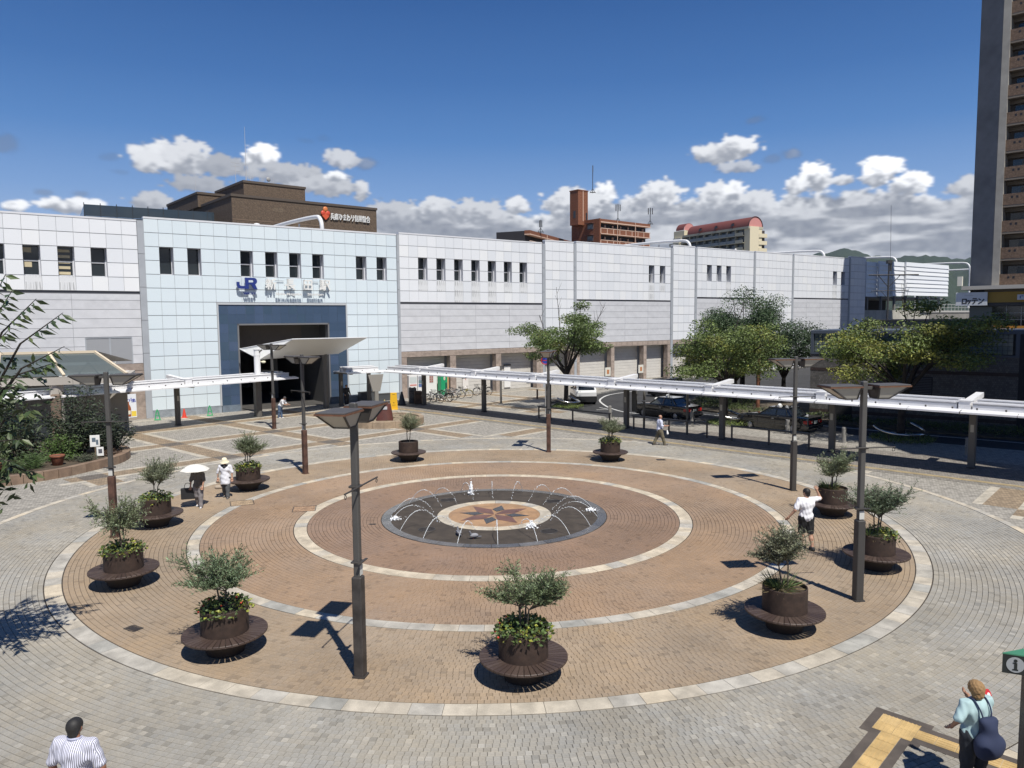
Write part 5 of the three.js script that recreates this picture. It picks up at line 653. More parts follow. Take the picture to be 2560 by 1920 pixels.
// ---------------------------------------------------------------- trees and planting
const bark = M(.060, .050, .042, .95, { tex: 'rust' });
function streetTree(name, label, x, z, o) { // o: h, w, first limb height, n clusters, hue, flat layers
  srand(o.seed); const t = thing(name, label, 'tree', [x, 0, z], 0), segs = [], lv = [], H = o.h, hub = o.fork; const pts = [];
  segs.push([[0, 0, 0], [o.lean * .4, hub, .05], o.r, o.r * .75]);
  for (let b = 0; b < o.limbs; b++) {
    const a = b / o.limbs * 6.28 + rr(-.35, .35), L = o.w / 2 * rr(.55, .95), y1 = lerp(hub, H, rr(.25, .6)), m1 = [o.lean * .4 + Math.cos(a) * L * .45, lerp(hub, y1, .75), Math.sin(a) * L * .45]; segs.push([[o.lean * .4, hub - .1, .05], m1, o.r * .55, o.r * .32]);
    for (let k = 0; k < 3; k++) { const a2 = a + rr(-.8, .8), e = [m1[0] + Math.cos(a2) * L * rr(.35, .7), m1[1] + rr(-.1, .55) * (H - hub) * .7, m1[2] + Math.sin(a2) * L * rr(.35, .7)]; e[1] = Math.min(e[1], H - .5); segs.push([m1, e, o.r * .3, o.r * .12]); pts.push(e, [0, 1, 2].map((i) => lerp(m1[i], e[i], .6))); for (let q = 0; q < 3; q++) { const f = [e[0] + rr(-1, 1) * L * .32, Math.min(H - .2, e[1] + rr(-.25, .45)), e[2] + rr(-1, 1) * L * .32]; segs.push([e, f, o.r * .12, o.r * .05]); pts.push(f); } }
  }
  for (const [dx, dy, dz] of o.extra || []) { segs.push([[0, hub + .4, 0], [dx, dy, dz], o.r * .25, o.r * .08]); pts.push([dx, dy, dz], [dx * .9, dy - .2, dz * .9]); }
  const per = o.leaves * 1.5 / pts.length; for (const p of pts) { const R = rr(.75, 1.2) * o.blob, tint = rr(.75, 1.25), yel = rnd() < o.yel; for (let k = 0; k < per; k++) { const a = rnd() * 6.28, u = rr(-1, 1), s = Math.cbrt(rnd()), q = Math.sqrt(1 - u * u), sh = rr(.6, 1.35) * tint; const P = [p[0] + Math.cos(a) * q * s * R * 1.25, p[1] + u * s * R * o.flat, p[2] + Math.sin(a) * q * s * R * 1.25]; lv.push([...P, rr(-1, 1), rr(-.7, .35), rr(-1, 1), o.leaf * rr(.7, 1.3), o.leaf * .55, rnd() * 9, o.hue[0] * 1.4 * sh * (yel ? 1.6 : 1), o.hue[1] * 1.5 * sh * (yel ? 1.25 : 1), o.hue[2] * 1.4 * sh]); } }
  for (const [a, b] of o.bare || []) { for (let k = 0; k < 7; k++) { const p = [lerp(a[0], b[0], k / 7), lerp(a[1], b[1], k / 7), lerp(a[2], b[2], k / 7)]; segs.push([p, [p[0] + rr(-.5, .5), p[1] + rr(.4, 1.1), p[2] + rr(-.5, .5)], .014, .005]); } segs.push([a, b, .035, .012]); }
  part(t, 'trunk', segs.map(([a, b, r, r1]) => bar(a, b, r, r > .1 ? 12 : 6, r1)), bark); mesh('crown', leafMesh(lv), leafMat, t); return t;
}
streetTree('street_tree', 'layered spreading tree with bare top twigs standing by the parked white car', 4.7, -31.05, { seed: 71, h: 8.0, w: 7.4, fork: 2.5, limbs: 7, r: .19, lean: .1, leaves: 9500, blob: .62, flat: .55, leaf: .17, hue: [.088, .118, .036], yel: .12, extra: [[1.2, 7.7, .3], [.3, 6.8, 0], [-2.6, 5.9, .6], [2.4, 6.2, -.5]], bare: [[[-.4, 5.5, 0], [-.7, 9.0, .2]], [[2.2, 6.2, 0], [2.9, 7.6, 0]], [[-1.5, 5.5, .4], [-2, 6.9, .5]]] });
streetTree('street_tree', 'broad green tree leaning over the walkway between the two taxis', 14.05, -21.56, { seed: 72, h: 6.6, w: 6.4, fork: 2.3, limbs: 7, r: .2, lean: -.3, leaves: 11000, blob: .68, flat: .6, leaf: .16, hue: [.095, .122, .032], yel: .25, extra: [[-1.5, 6.2, 0], [-3, 4.6, .5], [-3.2, 3.4, 0], [-.6, 5.6, .6]], bare: [[[.4, 5.6, 0], [1.0, 7.4, 0]]] });
streetTree('street_tree', 'wide yellow green tree in front of the glass block building at the right', 21.59, -14.93, { seed: 73, h: 7.0, w: 8.2, fork: 2.4, limbs: 8, r: .22, lean: .1, leaves: 14000, blob: .75, flat: .55, leaf: .17, hue: [.098, .122, .028], yel: .2, extra: [[-3.6, 5.4, 0], [-2.9, 5.5, .4], [3.8, 5.7, .4], [.6, 7.2, 0], [1.4, 7.3, 0]], bare: [[[.1, 6.3, 0], [-.2, 7.7, 0]]] });
streetTree('dark_tree', 'tall dark tree whose round top covers the station wall behind the taxis', 19.5, -36, { seed: 74, h: 8.9, w: 6.4, fork: 2.6, limbs: 8, r: .24, lean: 0, leaves: 13000, blob: .9, flat: .85, leaf: .16, hue: [.040, .068, .026], yel: .03, extra: [[0, 8.6, 0], [1, 8.2, 0], [-1, 8.1, .5], [2.2, 7, 0]] });
streetTree('dark_tree', 'bushy mid green tree below the tall dark one', 17.3, -30.6, { seed: 75, h: 6.3, w: 6.4, fork: 2.0, limbs: 8, r: .2, lean: 0, leaves: 12000, blob: .8, flat: .75, leaf: .16, hue: [.062, .088, .026], yel: .15 });
streetTree('dark_tree', 'dark low tree against the left end of the glass block building', 21.6, -32.5, { seed: 76, h: 6.9, w: 5.2, fork: 2.0, limbs: 7, r: .2, lean: 0, leaves: 10000, blob: .85, flat: .85, leaf: .15, hue: [.034, .056, .024], yel: 0 });
srand(15); for (const [x, z, h, l] of [[150, -150, 11, 'green tree top over the concrete viaduct wall'], [163, -160, 12, 'darker tree beside the frame posts on the viaduct']]) streetTree('distant_tree', l, x, z, { seed: 80 + h, h, w: 12, fork: 3, limbs: 7, r: .3, lean: 0, leaves: 4500, blob: 1.8, flat: .8, leaf: .5, hue: [.045, .075, .03], yel: .1 });
// steel guard rings and ground cover at the tree feet
const polished = M(.55, .54, .52, .22, { metalness: 1 });
function groundCover(name, label, pts, n, h, hue, y = 0) { srand(pts.length * 97 + n); const xs = pts.map((p) => p[0]), zs = pts.map((p) => p[1]), lv = []; const inside = (x, z) => { let c = false; for (let i = 0, j = pts.length - 1; i < pts.length; j = i++) { const [xi, zi] = pts[i], [xj, zj] = pts[j]; if ((zi > z) !== (zj > z) && x < (xj - xi) * (z - zi) / (zj - zi) + xi) c = !c; } return c; }; const x0 = Math.min(...xs), x1 = Math.max(...xs), z0 = Math.min(...zs), z1 = Math.max(...zs); let k = 0, guard = 0; while (k < n && guard++ < n * 12) { const x = rr(x0, x1), z = rr(z0, z1); if (!inside(x, z)) continue; k++; const hh = h * (.35 + .8 * fbm(x * 1.1 + 9, z * 1.1, 3)), sh = rr(.55, 1.4), yl = rnd() < .15 ? 1.5 : 1; lv.push([x, y + hh * Math.sqrt(rnd()), z, rr(-1, 1), rr(-.1, 1.1), rr(-1, 1), rr(.07, .15), rr(.04, .07), rnd() * 9, hue[0] * sh * yl, hue[1] * sh * yl, hue[2] * sh]); } const o = mesh(numbered(name), leafMesh(lv, .1), leafMat); return tag(o, label, 'ground cover', null, 'stuff'); }
[[4.7, -31.05, 1.0, -.5, 'low steel guard tube curving around the foot of the tree by the white car', 'bright ground cover around the tree by the white car'], [14.05, -21.4, 1.15, -.5, 'polished steel guard tube curving around the tree between the taxis', 'ground cover around the tree between the taxis'], [21.4, -14.9, 1.35, .2, 'steel guard tube with raised tips around the last tree on the right', 'ground cover around the last tree on the right']].forEach(([x, z, r, a, l, l2], i) => {
  const g = thing('tree_guard', l, 'tree guard', [x, 0, z], 0, 'steel guard tubes around the trees'), pts = []; for (let k = 0; k <= 16; k++) { const t = k / 16, A = a + Math.PI * (-.25 + 1.15 * t), up = Math.pow(Math.abs(t - .5) * 2, 3) * .35; pts.push([Math.cos(A) * r, .42 + up, Math.sin(A) * r]); } part(g, 'tube', tube(pts, .075, 48, 12), polished); for (const k of [3, 8, 13]) part(g, 'leg', bar([pts[k][0], 0, pts[k][2]], pts[k], .03, 6), MAT.darkSteel);
  groundCover('ground_cover', l2, circlePts(r * 1.2, 20, x + .1, z + .35), 1700, .26, [.12, .16, .04]);
});
groundCover('hedge_strip', 'low hedge strip between the taxi road and the glass block building', [[15.2, -27.4], [20.2, -21.9], [24.5, -17.7], [29, -13.6], [30.5, -15.2], [27, -17.9], [21, -22.8], [16.4, -28.6]], 6500, .55, [.085, .115, .035]);
groundCover('hedge_strip', 'hedge at the tip of the traffic island behind the first taxi', [[14.5, -29], [16, -27.6], [19, -30], [19.5, -34], [16, -35], [14.4, -32.5]], 4200, .5, [.07, .10, .03]);
struct('planting_island', slabShape([[14.3, -29.2], [15.2, -27.6], [20.1, -22.0], [24.4, -17.9], [28.9, -13.8], [34, -9.5], [40, -14], [30, -24], [22, -38], [15.6, -36], [14.1, -33]], -.118, .0), M(.13, .105, .075, .95, { tex: 'stone' }));
// planting bed on the left: curved kerb, shrubs, pots
{
  const K = [[-23.5, -2.5], [-22, -3.7], [-20.36, -5.1], [-19.3, -6.2], [-18.75, -7.2], [-18.35, -8.6], [-18.1, -9.8], [-18.25, -11.0], [-18.7, -12.0], [-19.5, -12.9], [-21, -13.9], [-23.5, -15]], s = smooth(K, 44), bed = thing('planting_bed', 'curved raised planting bed with brown stone kerb left of the lamp', 'planting bed');
  const km = [M(.30, .205, .14, .75, { tex: 'stone' }), M(.27, .185, .13, .75, { tex: 'stone' }), M(.33, .235, .165, .75, { tex: 'stone' })];
  for (let i = 0; i + 2 < s.length; i += 2) { const [ax, az] = s[i], [bx, bz] = s[i + 2], e = .006; part(bed, 'kerb_stone', beam([lerp(ax, bx, e), .18, lerp(az, bz, e)], [lerp(ax, bx, 1 - e), .18, lerp(az, bz, 1 - e)], .34, .40), km[(i / 2) % 3]); }
  part(bed, 'soil', slabShape([...s, [-40, -15], [-40, -2.5]], 0, .30), MAT.soil);
}
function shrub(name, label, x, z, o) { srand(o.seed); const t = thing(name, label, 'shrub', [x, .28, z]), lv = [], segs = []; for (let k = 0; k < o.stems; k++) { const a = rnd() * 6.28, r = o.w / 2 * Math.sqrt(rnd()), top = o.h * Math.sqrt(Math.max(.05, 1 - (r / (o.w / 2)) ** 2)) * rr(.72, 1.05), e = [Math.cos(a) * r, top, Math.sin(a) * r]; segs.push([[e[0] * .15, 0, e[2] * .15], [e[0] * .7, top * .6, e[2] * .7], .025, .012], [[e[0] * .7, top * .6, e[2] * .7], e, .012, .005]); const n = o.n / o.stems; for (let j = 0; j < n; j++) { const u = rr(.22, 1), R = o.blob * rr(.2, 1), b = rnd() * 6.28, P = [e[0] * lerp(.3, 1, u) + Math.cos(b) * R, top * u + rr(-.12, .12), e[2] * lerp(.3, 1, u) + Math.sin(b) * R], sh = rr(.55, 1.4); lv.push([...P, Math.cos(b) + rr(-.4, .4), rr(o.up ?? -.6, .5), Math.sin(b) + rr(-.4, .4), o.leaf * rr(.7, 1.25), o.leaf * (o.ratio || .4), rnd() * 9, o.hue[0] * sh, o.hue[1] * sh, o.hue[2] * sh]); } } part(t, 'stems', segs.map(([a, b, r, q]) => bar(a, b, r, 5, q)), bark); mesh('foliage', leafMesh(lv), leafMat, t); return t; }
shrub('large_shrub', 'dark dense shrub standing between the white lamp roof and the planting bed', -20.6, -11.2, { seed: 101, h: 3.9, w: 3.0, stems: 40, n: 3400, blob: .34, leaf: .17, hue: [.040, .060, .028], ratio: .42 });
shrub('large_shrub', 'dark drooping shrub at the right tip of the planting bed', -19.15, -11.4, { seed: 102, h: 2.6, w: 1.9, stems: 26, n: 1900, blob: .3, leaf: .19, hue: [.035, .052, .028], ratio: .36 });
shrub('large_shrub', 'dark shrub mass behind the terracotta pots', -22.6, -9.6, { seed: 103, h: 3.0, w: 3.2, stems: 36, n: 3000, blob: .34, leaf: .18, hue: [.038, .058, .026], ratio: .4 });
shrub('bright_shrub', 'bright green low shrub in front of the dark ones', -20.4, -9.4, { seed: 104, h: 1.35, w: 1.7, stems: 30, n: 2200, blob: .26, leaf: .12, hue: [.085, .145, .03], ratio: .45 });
shrub('bright_shrub', 'yellow green low plants at the left of the bed', -22.3, -7.2, { seed: 105, h: .8, w: 2.2, stems: 30, n: 1900, blob: .24, leaf: .12, hue: [.10, .15, .035], ratio: .4 });
shrub('grass_clump', 'rounded clump of fine green grass beside the terracotta pot', -20.55, -7.4, { seed: 106, h: .72, w: 1.2, stems: 24, n: 1700, blob: .22, leaf: .24, hue: [.10, .165, .05], ratio: .06, up: .2 });
shrub('low_plants', 'low grey green plants along the kerb of the bed', -19.2, -9.0, { seed: 107, h: .38, w: 1.3, stems: 24, n: 900, blob: .2, leaf: .09, hue: [.085, .10, .06], ratio: .35 });
shrub('low_plants', 'reddish low plants at the right tip of the bed', -18.8, -10.6, { seed: 108, h: .32, w: 1.0, stems: 20, n: 700, blob: .2, leaf: .09, hue: [.13, .075, .045], ratio: .35 });
shrub('low_plants', 'green kerbside plants at the left picture edge', -22.4, -5.6, { seed: 109, h: .42, w: 1.8, stems: 26, n: 1300, blob: .22, leaf: .12, hue: [.07, .125, .035], ratio: .3 });
shrub('low_plants', 'green kerbside plants between the two pots', -20.7, -6.6, { seed: 110, h: .36, w: 1.2, stems: 22, n: 900, blob: .2, leaf: .10, hue: [.075, .115, .04], ratio: .35 });
[['larger terracotta pot beside the grass clump', -19.75, -8.05, 1], ['terracotta pot at the left picture edge', -21.2, -6.35, .9]].forEach(([l, x, z, k]) => { const p = thing('terracotta_pot', l, 'pot', [x, .3, z], 0, 'terracotta pots on the bed'); part(p, 'body', lathe([[.001, 0], [.2 * k, 0], [.28 * k, .38 * k], [.31 * k, .38 * k], [.31 * k, .46 * k], [.27 * k, .46 * k], [.26 * k, .4 * k], [.001, .4 * k]], 24), M(.33, .12, .065, .8, { tex: 'rust' })); part(p, 'soil', cyl(.25 * k, .25 * k, .01, 0, .405 * k, 0, 16), MAT.soil); });
{ const W = M(.78, .78, .76, .6), K = M(.1, .1, .12, .6); const a = thing('bed_notice', 'white notice board with a dark picture standing in the planting bed', 'notice', [-19.3, .3, -10.3], .35); part(a, 'board', rbox(.42, .56, .025, 0, .72, 0, .03), W); part(a, 'picture', [box(.16, .2, .004, -.04, .78, .0155), box(.10, .24, .004, .1, .66, .0155)], M(.12, .16, .2, .6)); part(a, 'stake', box(.04, .5, .03, 0, .22, -.01), M(.2, .15, .1, .7)); const b = thing('bed_notice', 'small white card leaning on the kerb of the planting bed', 'notice', [-18.85, .36, -9.9], .35); part(b, 'card', rbox(.3, .42, .02, 0, .22, 0, .02), W); part(b, 'print', box(.16, .2, .004, .01, .24, .0125), K); }
// big leaved tree reaching in from the left edge
{
  srand(200); const t = thing('broad_leaved_tree', 'tall broad leaved tree reaching in from the left edge of the picture', 'tree', [-8.35, 2.2, 11.5]), segs = [], leaf = [];
  segs.push([[-1.2, -2.2, 0], [-1.1, 1.6, 0], .09, .07]); const tips = [];
  const hand = [[.2, 5.0, .3], [.95, 4.6, .1], [1.0, 4.0, .2], [.55, 4.85, .2], [-.1, 5.3, 0], [-.6, 5.7, .2], [-.5, 5.2, .2], [.15, 4.3, .4], [.3, 3.4, .5], [.5, 2.9, .4], [.4, 2.4, .6], [.2, 2.0, .6], [-.2, 3.8, .5], [-.5, 3.2, .6], [-.3, 2.5, .7], [-.8, 4.4, .4], [-.6, 1.7, .8], [.0, 1.4, .9], [-.9, 2.2, .9], [.6, 3.7, -.2], [.35, 1.7, .2]];
  for (const e of hand) { const a = [-1.1 + rr(-.1, .1), rr(1.4, 2.6), rr(-.1, .1)], mid = [lerp(a[0], e[0], .6), lerp(a[1], e[1], .72) + .15, lerp(a[2], e[2], .6)]; segs.push([a, mid, .03, .018], [mid, e, .016, .006]); const n = 13; for (let k = 0; k < n; k++) { const u = .15 + .88 * k / n, p = [lerp(mid[0], e[0], u), lerp(mid[1], e[1], u), lerp(mid[2], e[2], u)], sd = k % 2 ? 1 : -1, dx = e[0] - mid[0], dz = e[2] - mid[2], l = Math.hypot(dx, dz) || 1; leaf.push([...p, dx / l * .6 + -dz / l * sd * .6 + rr(-.2, .2), -.45 + rr(-.3, .3), dz / l * .6 + dx / l * sd * .6 + rr(.0, .3), rr(.17, .29), rr(.065, .10), rnd() * 9]); } }
  part(t, 'trunk', segs.map(([a, b, r, q]) => bar(a, b, r, 6, q)), bark);
  const lm = [[.050, .080, .030], [.066, .102, .036], [.082, .122, .042], [.04, .062, .026], [.10, .13, .05]].map((c) => { const m = new THREE.MeshPhysicalMaterial({ roughness: .42, side: THREE.DoubleSide, transmission: .15, thickness: 0 }); m.color.setRGB(...c); return m; });
  leaf.forEach((l, i) => { const g = leafMesh([[...l, 1, 1, 1]], .12); g.deleteAttribute('color'); mesh('leaf', g, lm[h2(i, 5) * 5 | 0], t); });
  const lv = []; for (let k = 0; k < 1500; k++) { const e = hand[rnd() * hand.length | 0], u = rr(.1, .8), sh = rr(.5, 1.2); lv.push([lerp(-1.5, e[0], u) + rr(-.45, .25), lerp(1.2, e[1], u * .9) + rr(-.4, .2), lerp(0, e[2], u) + rr(-.5, .4), rr(-1, 1), rr(-1, .2), rr(-.4, 1), rr(.15, .27), rr(.06, .09), rnd() * 9, .055 * sh, .085 * sh, .03 * sh]); }
  tag(mesh('inner_foliage', leafMesh(lv, .12), leafMat, t), null, null, null, 'stuff');
}
// ---------------------------------------------------------------- people
function nets(f, lo, hi, cell) { // naive surface nets of a signed distance field
  const n = [0, 1, 2].map((i) => Math.ceil((hi[i] - lo[i]) / cell) + 1), S = [1, n[0], n[0] * n[1]], val = new Float32Array(n[0] * n[1] * n[2]);
  for (let k = 0, o = 0; k < n[2]; k++) for (let j = 0; j < n[1]; j++) for (let i = 0; i < n[0]; i++, o++) val[o] = f(lo[0] + i * cell, lo[1] + j * cell, lo[2] + k * cell);
  const id = new Int32Array(val.length).fill(-1), pos = [], idx = [];
  for (let k = 0; k < n[2] - 1; k++) for (let j = 0; j < n[1] - 1; j++) for (let i = 0; i < n[0] - 1; i++) {
    const o = i + j * S[1] + k * S[2]; let m = 0, c = 0, x = 0, y = 0, z = 0; for (let b = 0; b < 8; b++) if (val[o + (b & 1) + ((b >> 1) & 1) * S[1] + (b >> 2) * S[2]] < 0) m |= 1 << b; if (m === 0 || m === 255) continue;
    for (let a = 0; a < 8; a++) for (const d of [1, 2, 4]) { if (a & d) continue; const b = a | d; if (((m >> a) & 1) === ((m >> b) & 1)) continue; const va = val[o + (a & 1) + ((a >> 1) & 1) * S[1] + (a >> 2) * S[2]], vb = val[o + (b & 1) + ((b >> 1) & 1) * S[1] + (b >> 2) * S[2]], t = va / (va - vb); x += (a & 1) + (d === 1 ? t : 0); y += ((a >> 1) & 1) + (d === 2 ? t : 0); z += (a >> 2) + (d === 4 ? t : 0); c++; }
    id[o] = pos.length / 3; pos.push(lo[0] + (i + x / c) * cell, lo[1] + (j + y / c) * cell, lo[2] + (k + z / c) * cell);
  }
  for (let k = 1; k < n[2] - 1; k++) for (let j = 1; j < n[1] - 1; j++) for (let i = 1; i < n[0] - 1; i++) { const o = i + j * S[1] + k * S[2], s0 = val[o] < 0; for (let a = 0; a < 3; a++) { const s1 = val[o + S[a]] < 0; if (s0 === s1) continue; const u = S[(a + 1) % 3], v = S[(a + 2) % 3], q = [id[o], id[o - u], id[o - u - v], id[o - v]]; if (q.some((t) => t < 0)) continue; s0 ? idx.push(q[0], q[1], q[2], q[0], q[2], q[3]) : idx.push(q[0], q[2], q[1], q[0], q[3], q[2]); } }
  const g = new THREE.BufferGeometry(); g.setAttribute('position', new THREE.Float32BufferAttribute(pos, 3)); g.setIndex(idx); g.computeVertexNormals(); return g;
}
function boneField(bones, k = .03) { const B = bones.map(([a, b, r0, r1]) => [...a, b[0] - a[0], b[1] - a[1], b[2] - a[2], r0, r1, (b[0] - a[0]) ** 2 + (b[1] - a[1]) ** 2 + (b[2] - a[2]) ** 2 || 1e-9]);
  return (x, y, z) => { let d = 9; for (const q of B) { const px = x - q[0], py = y - q[1], pz = z - q[2]; let t = (px * q[3] + py * q[4] + pz * q[5]) / q[8]; t = t < 0 ? 0 : t > 1 ? 1 : t; const e = Math.hypot(px - q[3] * t, py - q[4] * t, pz - q[5] * t) - q[6] - (q[7] - q[6]) * t; const h = Math.max(k - Math.abs(d - e), 0) / k; d = Math.min(d, e) - h * h * k * .25; } return d; }; }
const bounds = (bones, pad) => { const lo = [9, 9, 9], hi = [-9, -9, -9]; for (const [a, b, r0, r1] of bones) for (const p of [a, b]) for (let i = 0; i < 3; i++) { lo[i] = Math.min(lo[i], p[i] - Math.max(r0, r1) - pad); hi[i] = Math.max(hi[i], p[i] + Math.max(r0, r1) + pad); } return [lo, hi]; };
function sdf(bones, cell, k, cut) { const f = boneField(bones, k), [lo, hi] = bounds(bones, cell * 2.2); return nets(cut ? (x, y, z) => Math.max(f(x, y, z), cut(x, y, z)) : f, lo, hi, cell); }
const rot = (v, ax, a) => new THREE.Vector3(...v).applyAxisAngle(new THREE.Vector3(...ax), a).toArray();
const add = (a, b, k = 1) => [a[0] + b[0] * k, a[1] + b[1] * k, a[2] + b[2] * k];
function handBones(side, curl) { const B = [[[0, 0, 0], [0, -.045, .005], .026, .033], [[-.018, -.03, 0], [.018, -.03, 0], .024, .024], [[-.026, -.075, .004], [.026, -.075, .004], .016, .014]]; const L = [.068, .078, .073, .058]; for (let i = 0; i < 4; i++) { let p = [(-.028 + i * .019) * side, -.08 - (i === 1 || i === 2 ? .006 : 0), .004], a = curl * .5; for (let j = 0; j < 3; j++) { const l = L[i] * [.45, .31, .24][j], q = add(p, [(i - 1.5) * .004 * side, -Math.cos(a) * l, Math.sin(a) * l]); B.push([p, q, .0098 - j * .0008, .009 - j * .001]); p = q; a += curl * .75; } } const t0 = [-.03 * side, -.025, .008], t1 = [-.056 * side, -.058, .022], t2 = [-.058 * side, -.088, .036]; B.push([t0, t1, .014, .0115], [t1, t2, .0108, .009]); return B; }
const handG = {}; function hand(side, curl, wrist, dir) { const key = side + '_' + curl, g = (handG[key] ||= sdf(handBones(side, curl), .0042, .008)).clone(); g.applyQuaternion(new THREE.Quaternion().setFromUnitVectors(new THREE.Vector3(0, -1, 0), new THREE.Vector3(...dir).normalize())); return g.translate(...wrist); }
function person(o) { // local frame: faces +z, +x is the person's left
  const H = o.H, P = thing('person', o.label, 'person', o.pos, o.turn), w = o.wide || 1, lean = o.lean || 0, sk = o.skin || MAT.skin, T = (p) => { const q = rot([p[0], p[1] - .53 * H, p[2]], [1, 0, 0], lean); return [q[0], q[1] + .53 * H, q[2]]; };
  const hipY = .515 * H, shY = .815 * H, shX = .108 * H * w, hd = o.head || [0, 0], J = {};
  for (const [s, k] of [[1, 'L'], [-1, 'R']]) {
    const [a, b] = o.legs ? o.legs[s > 0 ? 0 : 1] : [0, 0], hip = [s * .052 * H * w, hipY, 0], kn = add(hip, [s * .004, -Math.cos(a) * .235 * H, Math.sin(a) * .235 * H]), an = add(kn, [0, -Math.cos(a - b) * .235 * H, Math.sin(a - b) * .235 * H]), f = (a - b) * .6; J['hip' + k] = hip; J['kn' + k] = kn; J['an' + k] = an; J['toe' + k] = add(an, [s * .012, -.026 * H * Math.cos(f) + .05 * Math.sin(f), .085 * H]); J['heel' + k] = add(an, [0, -.028 * H, -.02 * H]);
    const A = o.arms[s > 0 ? 0 : 1], sh = T([s * shX, shY, 0]), el = A.el ? add(sh, A.el, H) : add(sh, [s * .16 * .35 * H, -.165 * H, 0]), wr = add(el, A.wr, H); J['sh' + k] = sh; J['el' + k] = el; J['wr' + k] = wr;
  }
  const low = Math.min(J.toeL[1], J.toeR[1], J.heelL[1], J.heelR[1]) - .014; for (const k in J) J[k] = [J[k][0], J[k][1] - low * (/hip|kn|an|toe|heel/.test(k) ? 1 : 1), J[k][2]]; const dy = -low;
  const up = (p) => add(T(p), [0, dy, 0]), neck = up([0, .845 * H, 0]), hc0 = up([0, .925 * H, .012 * H]); const hq = (p) => { let q = rot(p, [1, 0, 0], (hd[0] || 0) + lean * .6); q = rot(q, [0, 1, 0], hd[1] || 0); return add(hc0, q); }; const u = H / 1.7;
  const head = [[hq([0, .022 * u, -.012 * u]), hq([0, .026 * u, .012 * u]), .078 * u, .076 * u], [hq([0, -.03 * u, .03 * u]), hq([0, -.062 * u, .05 * u]), .058 * u, .036 * u], [hq([0, .01 * u, .086 * u]), hq([0, -.018 * u, .099 * u]), .009 * u, .014 * u], [hq([-.026 * u, -.052 * u, .07 * u]), hq([.026 * u, -.052 * u, .07 * u]), .016 * u, .016 * u], [hq([-.034 * u, .028 * u, .066 * u]), hq([.034 * u, .028 * u, .066 * u]), .014 * u, .014 * u]]; for (const s of [-1, 1]) head.push([hq([s * .078 * u, .012 * u, -.004 * u]), hq([s * .078 * u, -.018 * u, .002 * u]), .013 * u, .009 * u]);
  const torso = (e) => [[up([0, .545 * H, 0]), up([0, .62 * H, .005]), .082 * H * w + e, .076 * H * w + e], [up([-.035 * H * w, .54 * H, 0]), up([.035 * H * w, .54 * H, 0]), .07 * H * w + e, .07 * H * w + e], [up([0, .62 * H, 0]), up([0, .76 * H, 0]), .075 * H * w + e, .078 * H * w + e], [up([-.055 * H * w, .74 * H, 0]), up([.055 * H * w, .74 * H, 0]), .064 * H * w + e, .064 * H * w + e], [up([-.085 * H * w, .805 * H, 0]), up([.085 * H * w, .805 * H, 0]), .040 * H + e, .040 * H + e]];
  const arm = (k, e, t = 1) => [[J['sh' + k], J['el' + k], .035 * H * (w * .5 + .5) + e, .026 * H + e], ...(t > 1 ? [[J['el' + k], add(J['el' + k], add(J['wr' + k], J['el' + k], -1), t - 1), .025 * H + e, .021 * H + e]] : [])];
  const leg = (k, e, to) => { const B = [[J['hip' + k], J['kn' + k], .062 * H * w + e, .038 * H + e]]; if (to === 1) B.push([J['kn' + k], J['an' + k], .037 * H + e, .027 * H + e]); return B; };
  const body = [...torso(0), [neck, hc0, .034 * H, .034 * H], ...['L', 'R'].flatMap((k) => [...arm(k, 0, 1), [J['el' + k], J['wr' + k], .025 * H, .017 * H], ...leg(k, 0, 0), [J['kn' + k], add(J['kn' + k], add(J['an' + k], J['kn' + k], -1), .4), .034 * H, .034 * H], [add(J['kn' + k], add(J['an' + k], J['kn' + k], -1), .4), J['an' + k], .034 * H, .022 * H], [J['an' + k], J['toe' + k], .02 * H, .013 * H]])];
  const gs = [sdf(body, .016, .03), sdf(head, .0065, .022)]; ['L', 'R'].forEach((k, i) => { const s = k === 'L' ? 1 : -1, d = add(J['wr' + k], J['el' + k], -1); gs.push(hand(s, o.curl?.[i] ?? .45, J['wr' + k], d)); });
  part(P, 'body', gs, sk);
  for (const s of [-1, 1]) part(P, 'eye', sph(.0095 * u, ...hq([s * .031 * u, .008 * u, .077 * u]), 8), M(.03, .025, .02, .2)); part(P, 'mouth', new THREE.BoxGeometry(.036 * u, .006 * u, .012 * u).rotateX(hd[0] || 0).rotateY(hd[1] || 0).translate(...hq([0, -.05 * u, .082 * u])), M(.30, .11, .09, .5));
  const hemY = (o.hem ?? .50) * H + dy, sleeve = o.sleeve ?? 1; const sb = [...torso(.018), ...['L', 'R'].flatMap((k) => sleeve > 1 ? arm(k, .014, sleeve) : arm(k, .02).map(([a, b, r, q]) => [a, add(a, add(b, a, -1), sleeve), r, lerp(r, q, .6)]))]; if (o.skirt) sb.push([up([0, .56 * H, 0]), add(up([0, o.hem * H + .05, 0]), [0, 0, .01]), .09 * H * w + .02, .095 * H * w + .03], ...['L', 'R'].map((k) => [J['hip' + k], add(J['hip' + k], add(J['kn' + k], J['hip' + k], -1), .35), .075 * H, .07 * H]));
  const wob = (x, y, z) => .004 * Math.sin(y * 38 + x * 17) + .003 * Math.sin(x * 61 - y * 23 + z * 40); const fS = boneField(sb, .03), [l0, h0] = bounds(sb, .03); part(P, 'shirt', nets((x, y, z) => Math.max(fS(x, y, z) + wob(x, y, z), hemY + .01 * Math.sin(x * 20 + z * 13) - y, y - neck[1] - .012), l0, h0, o.fine || .012), o.shirt);
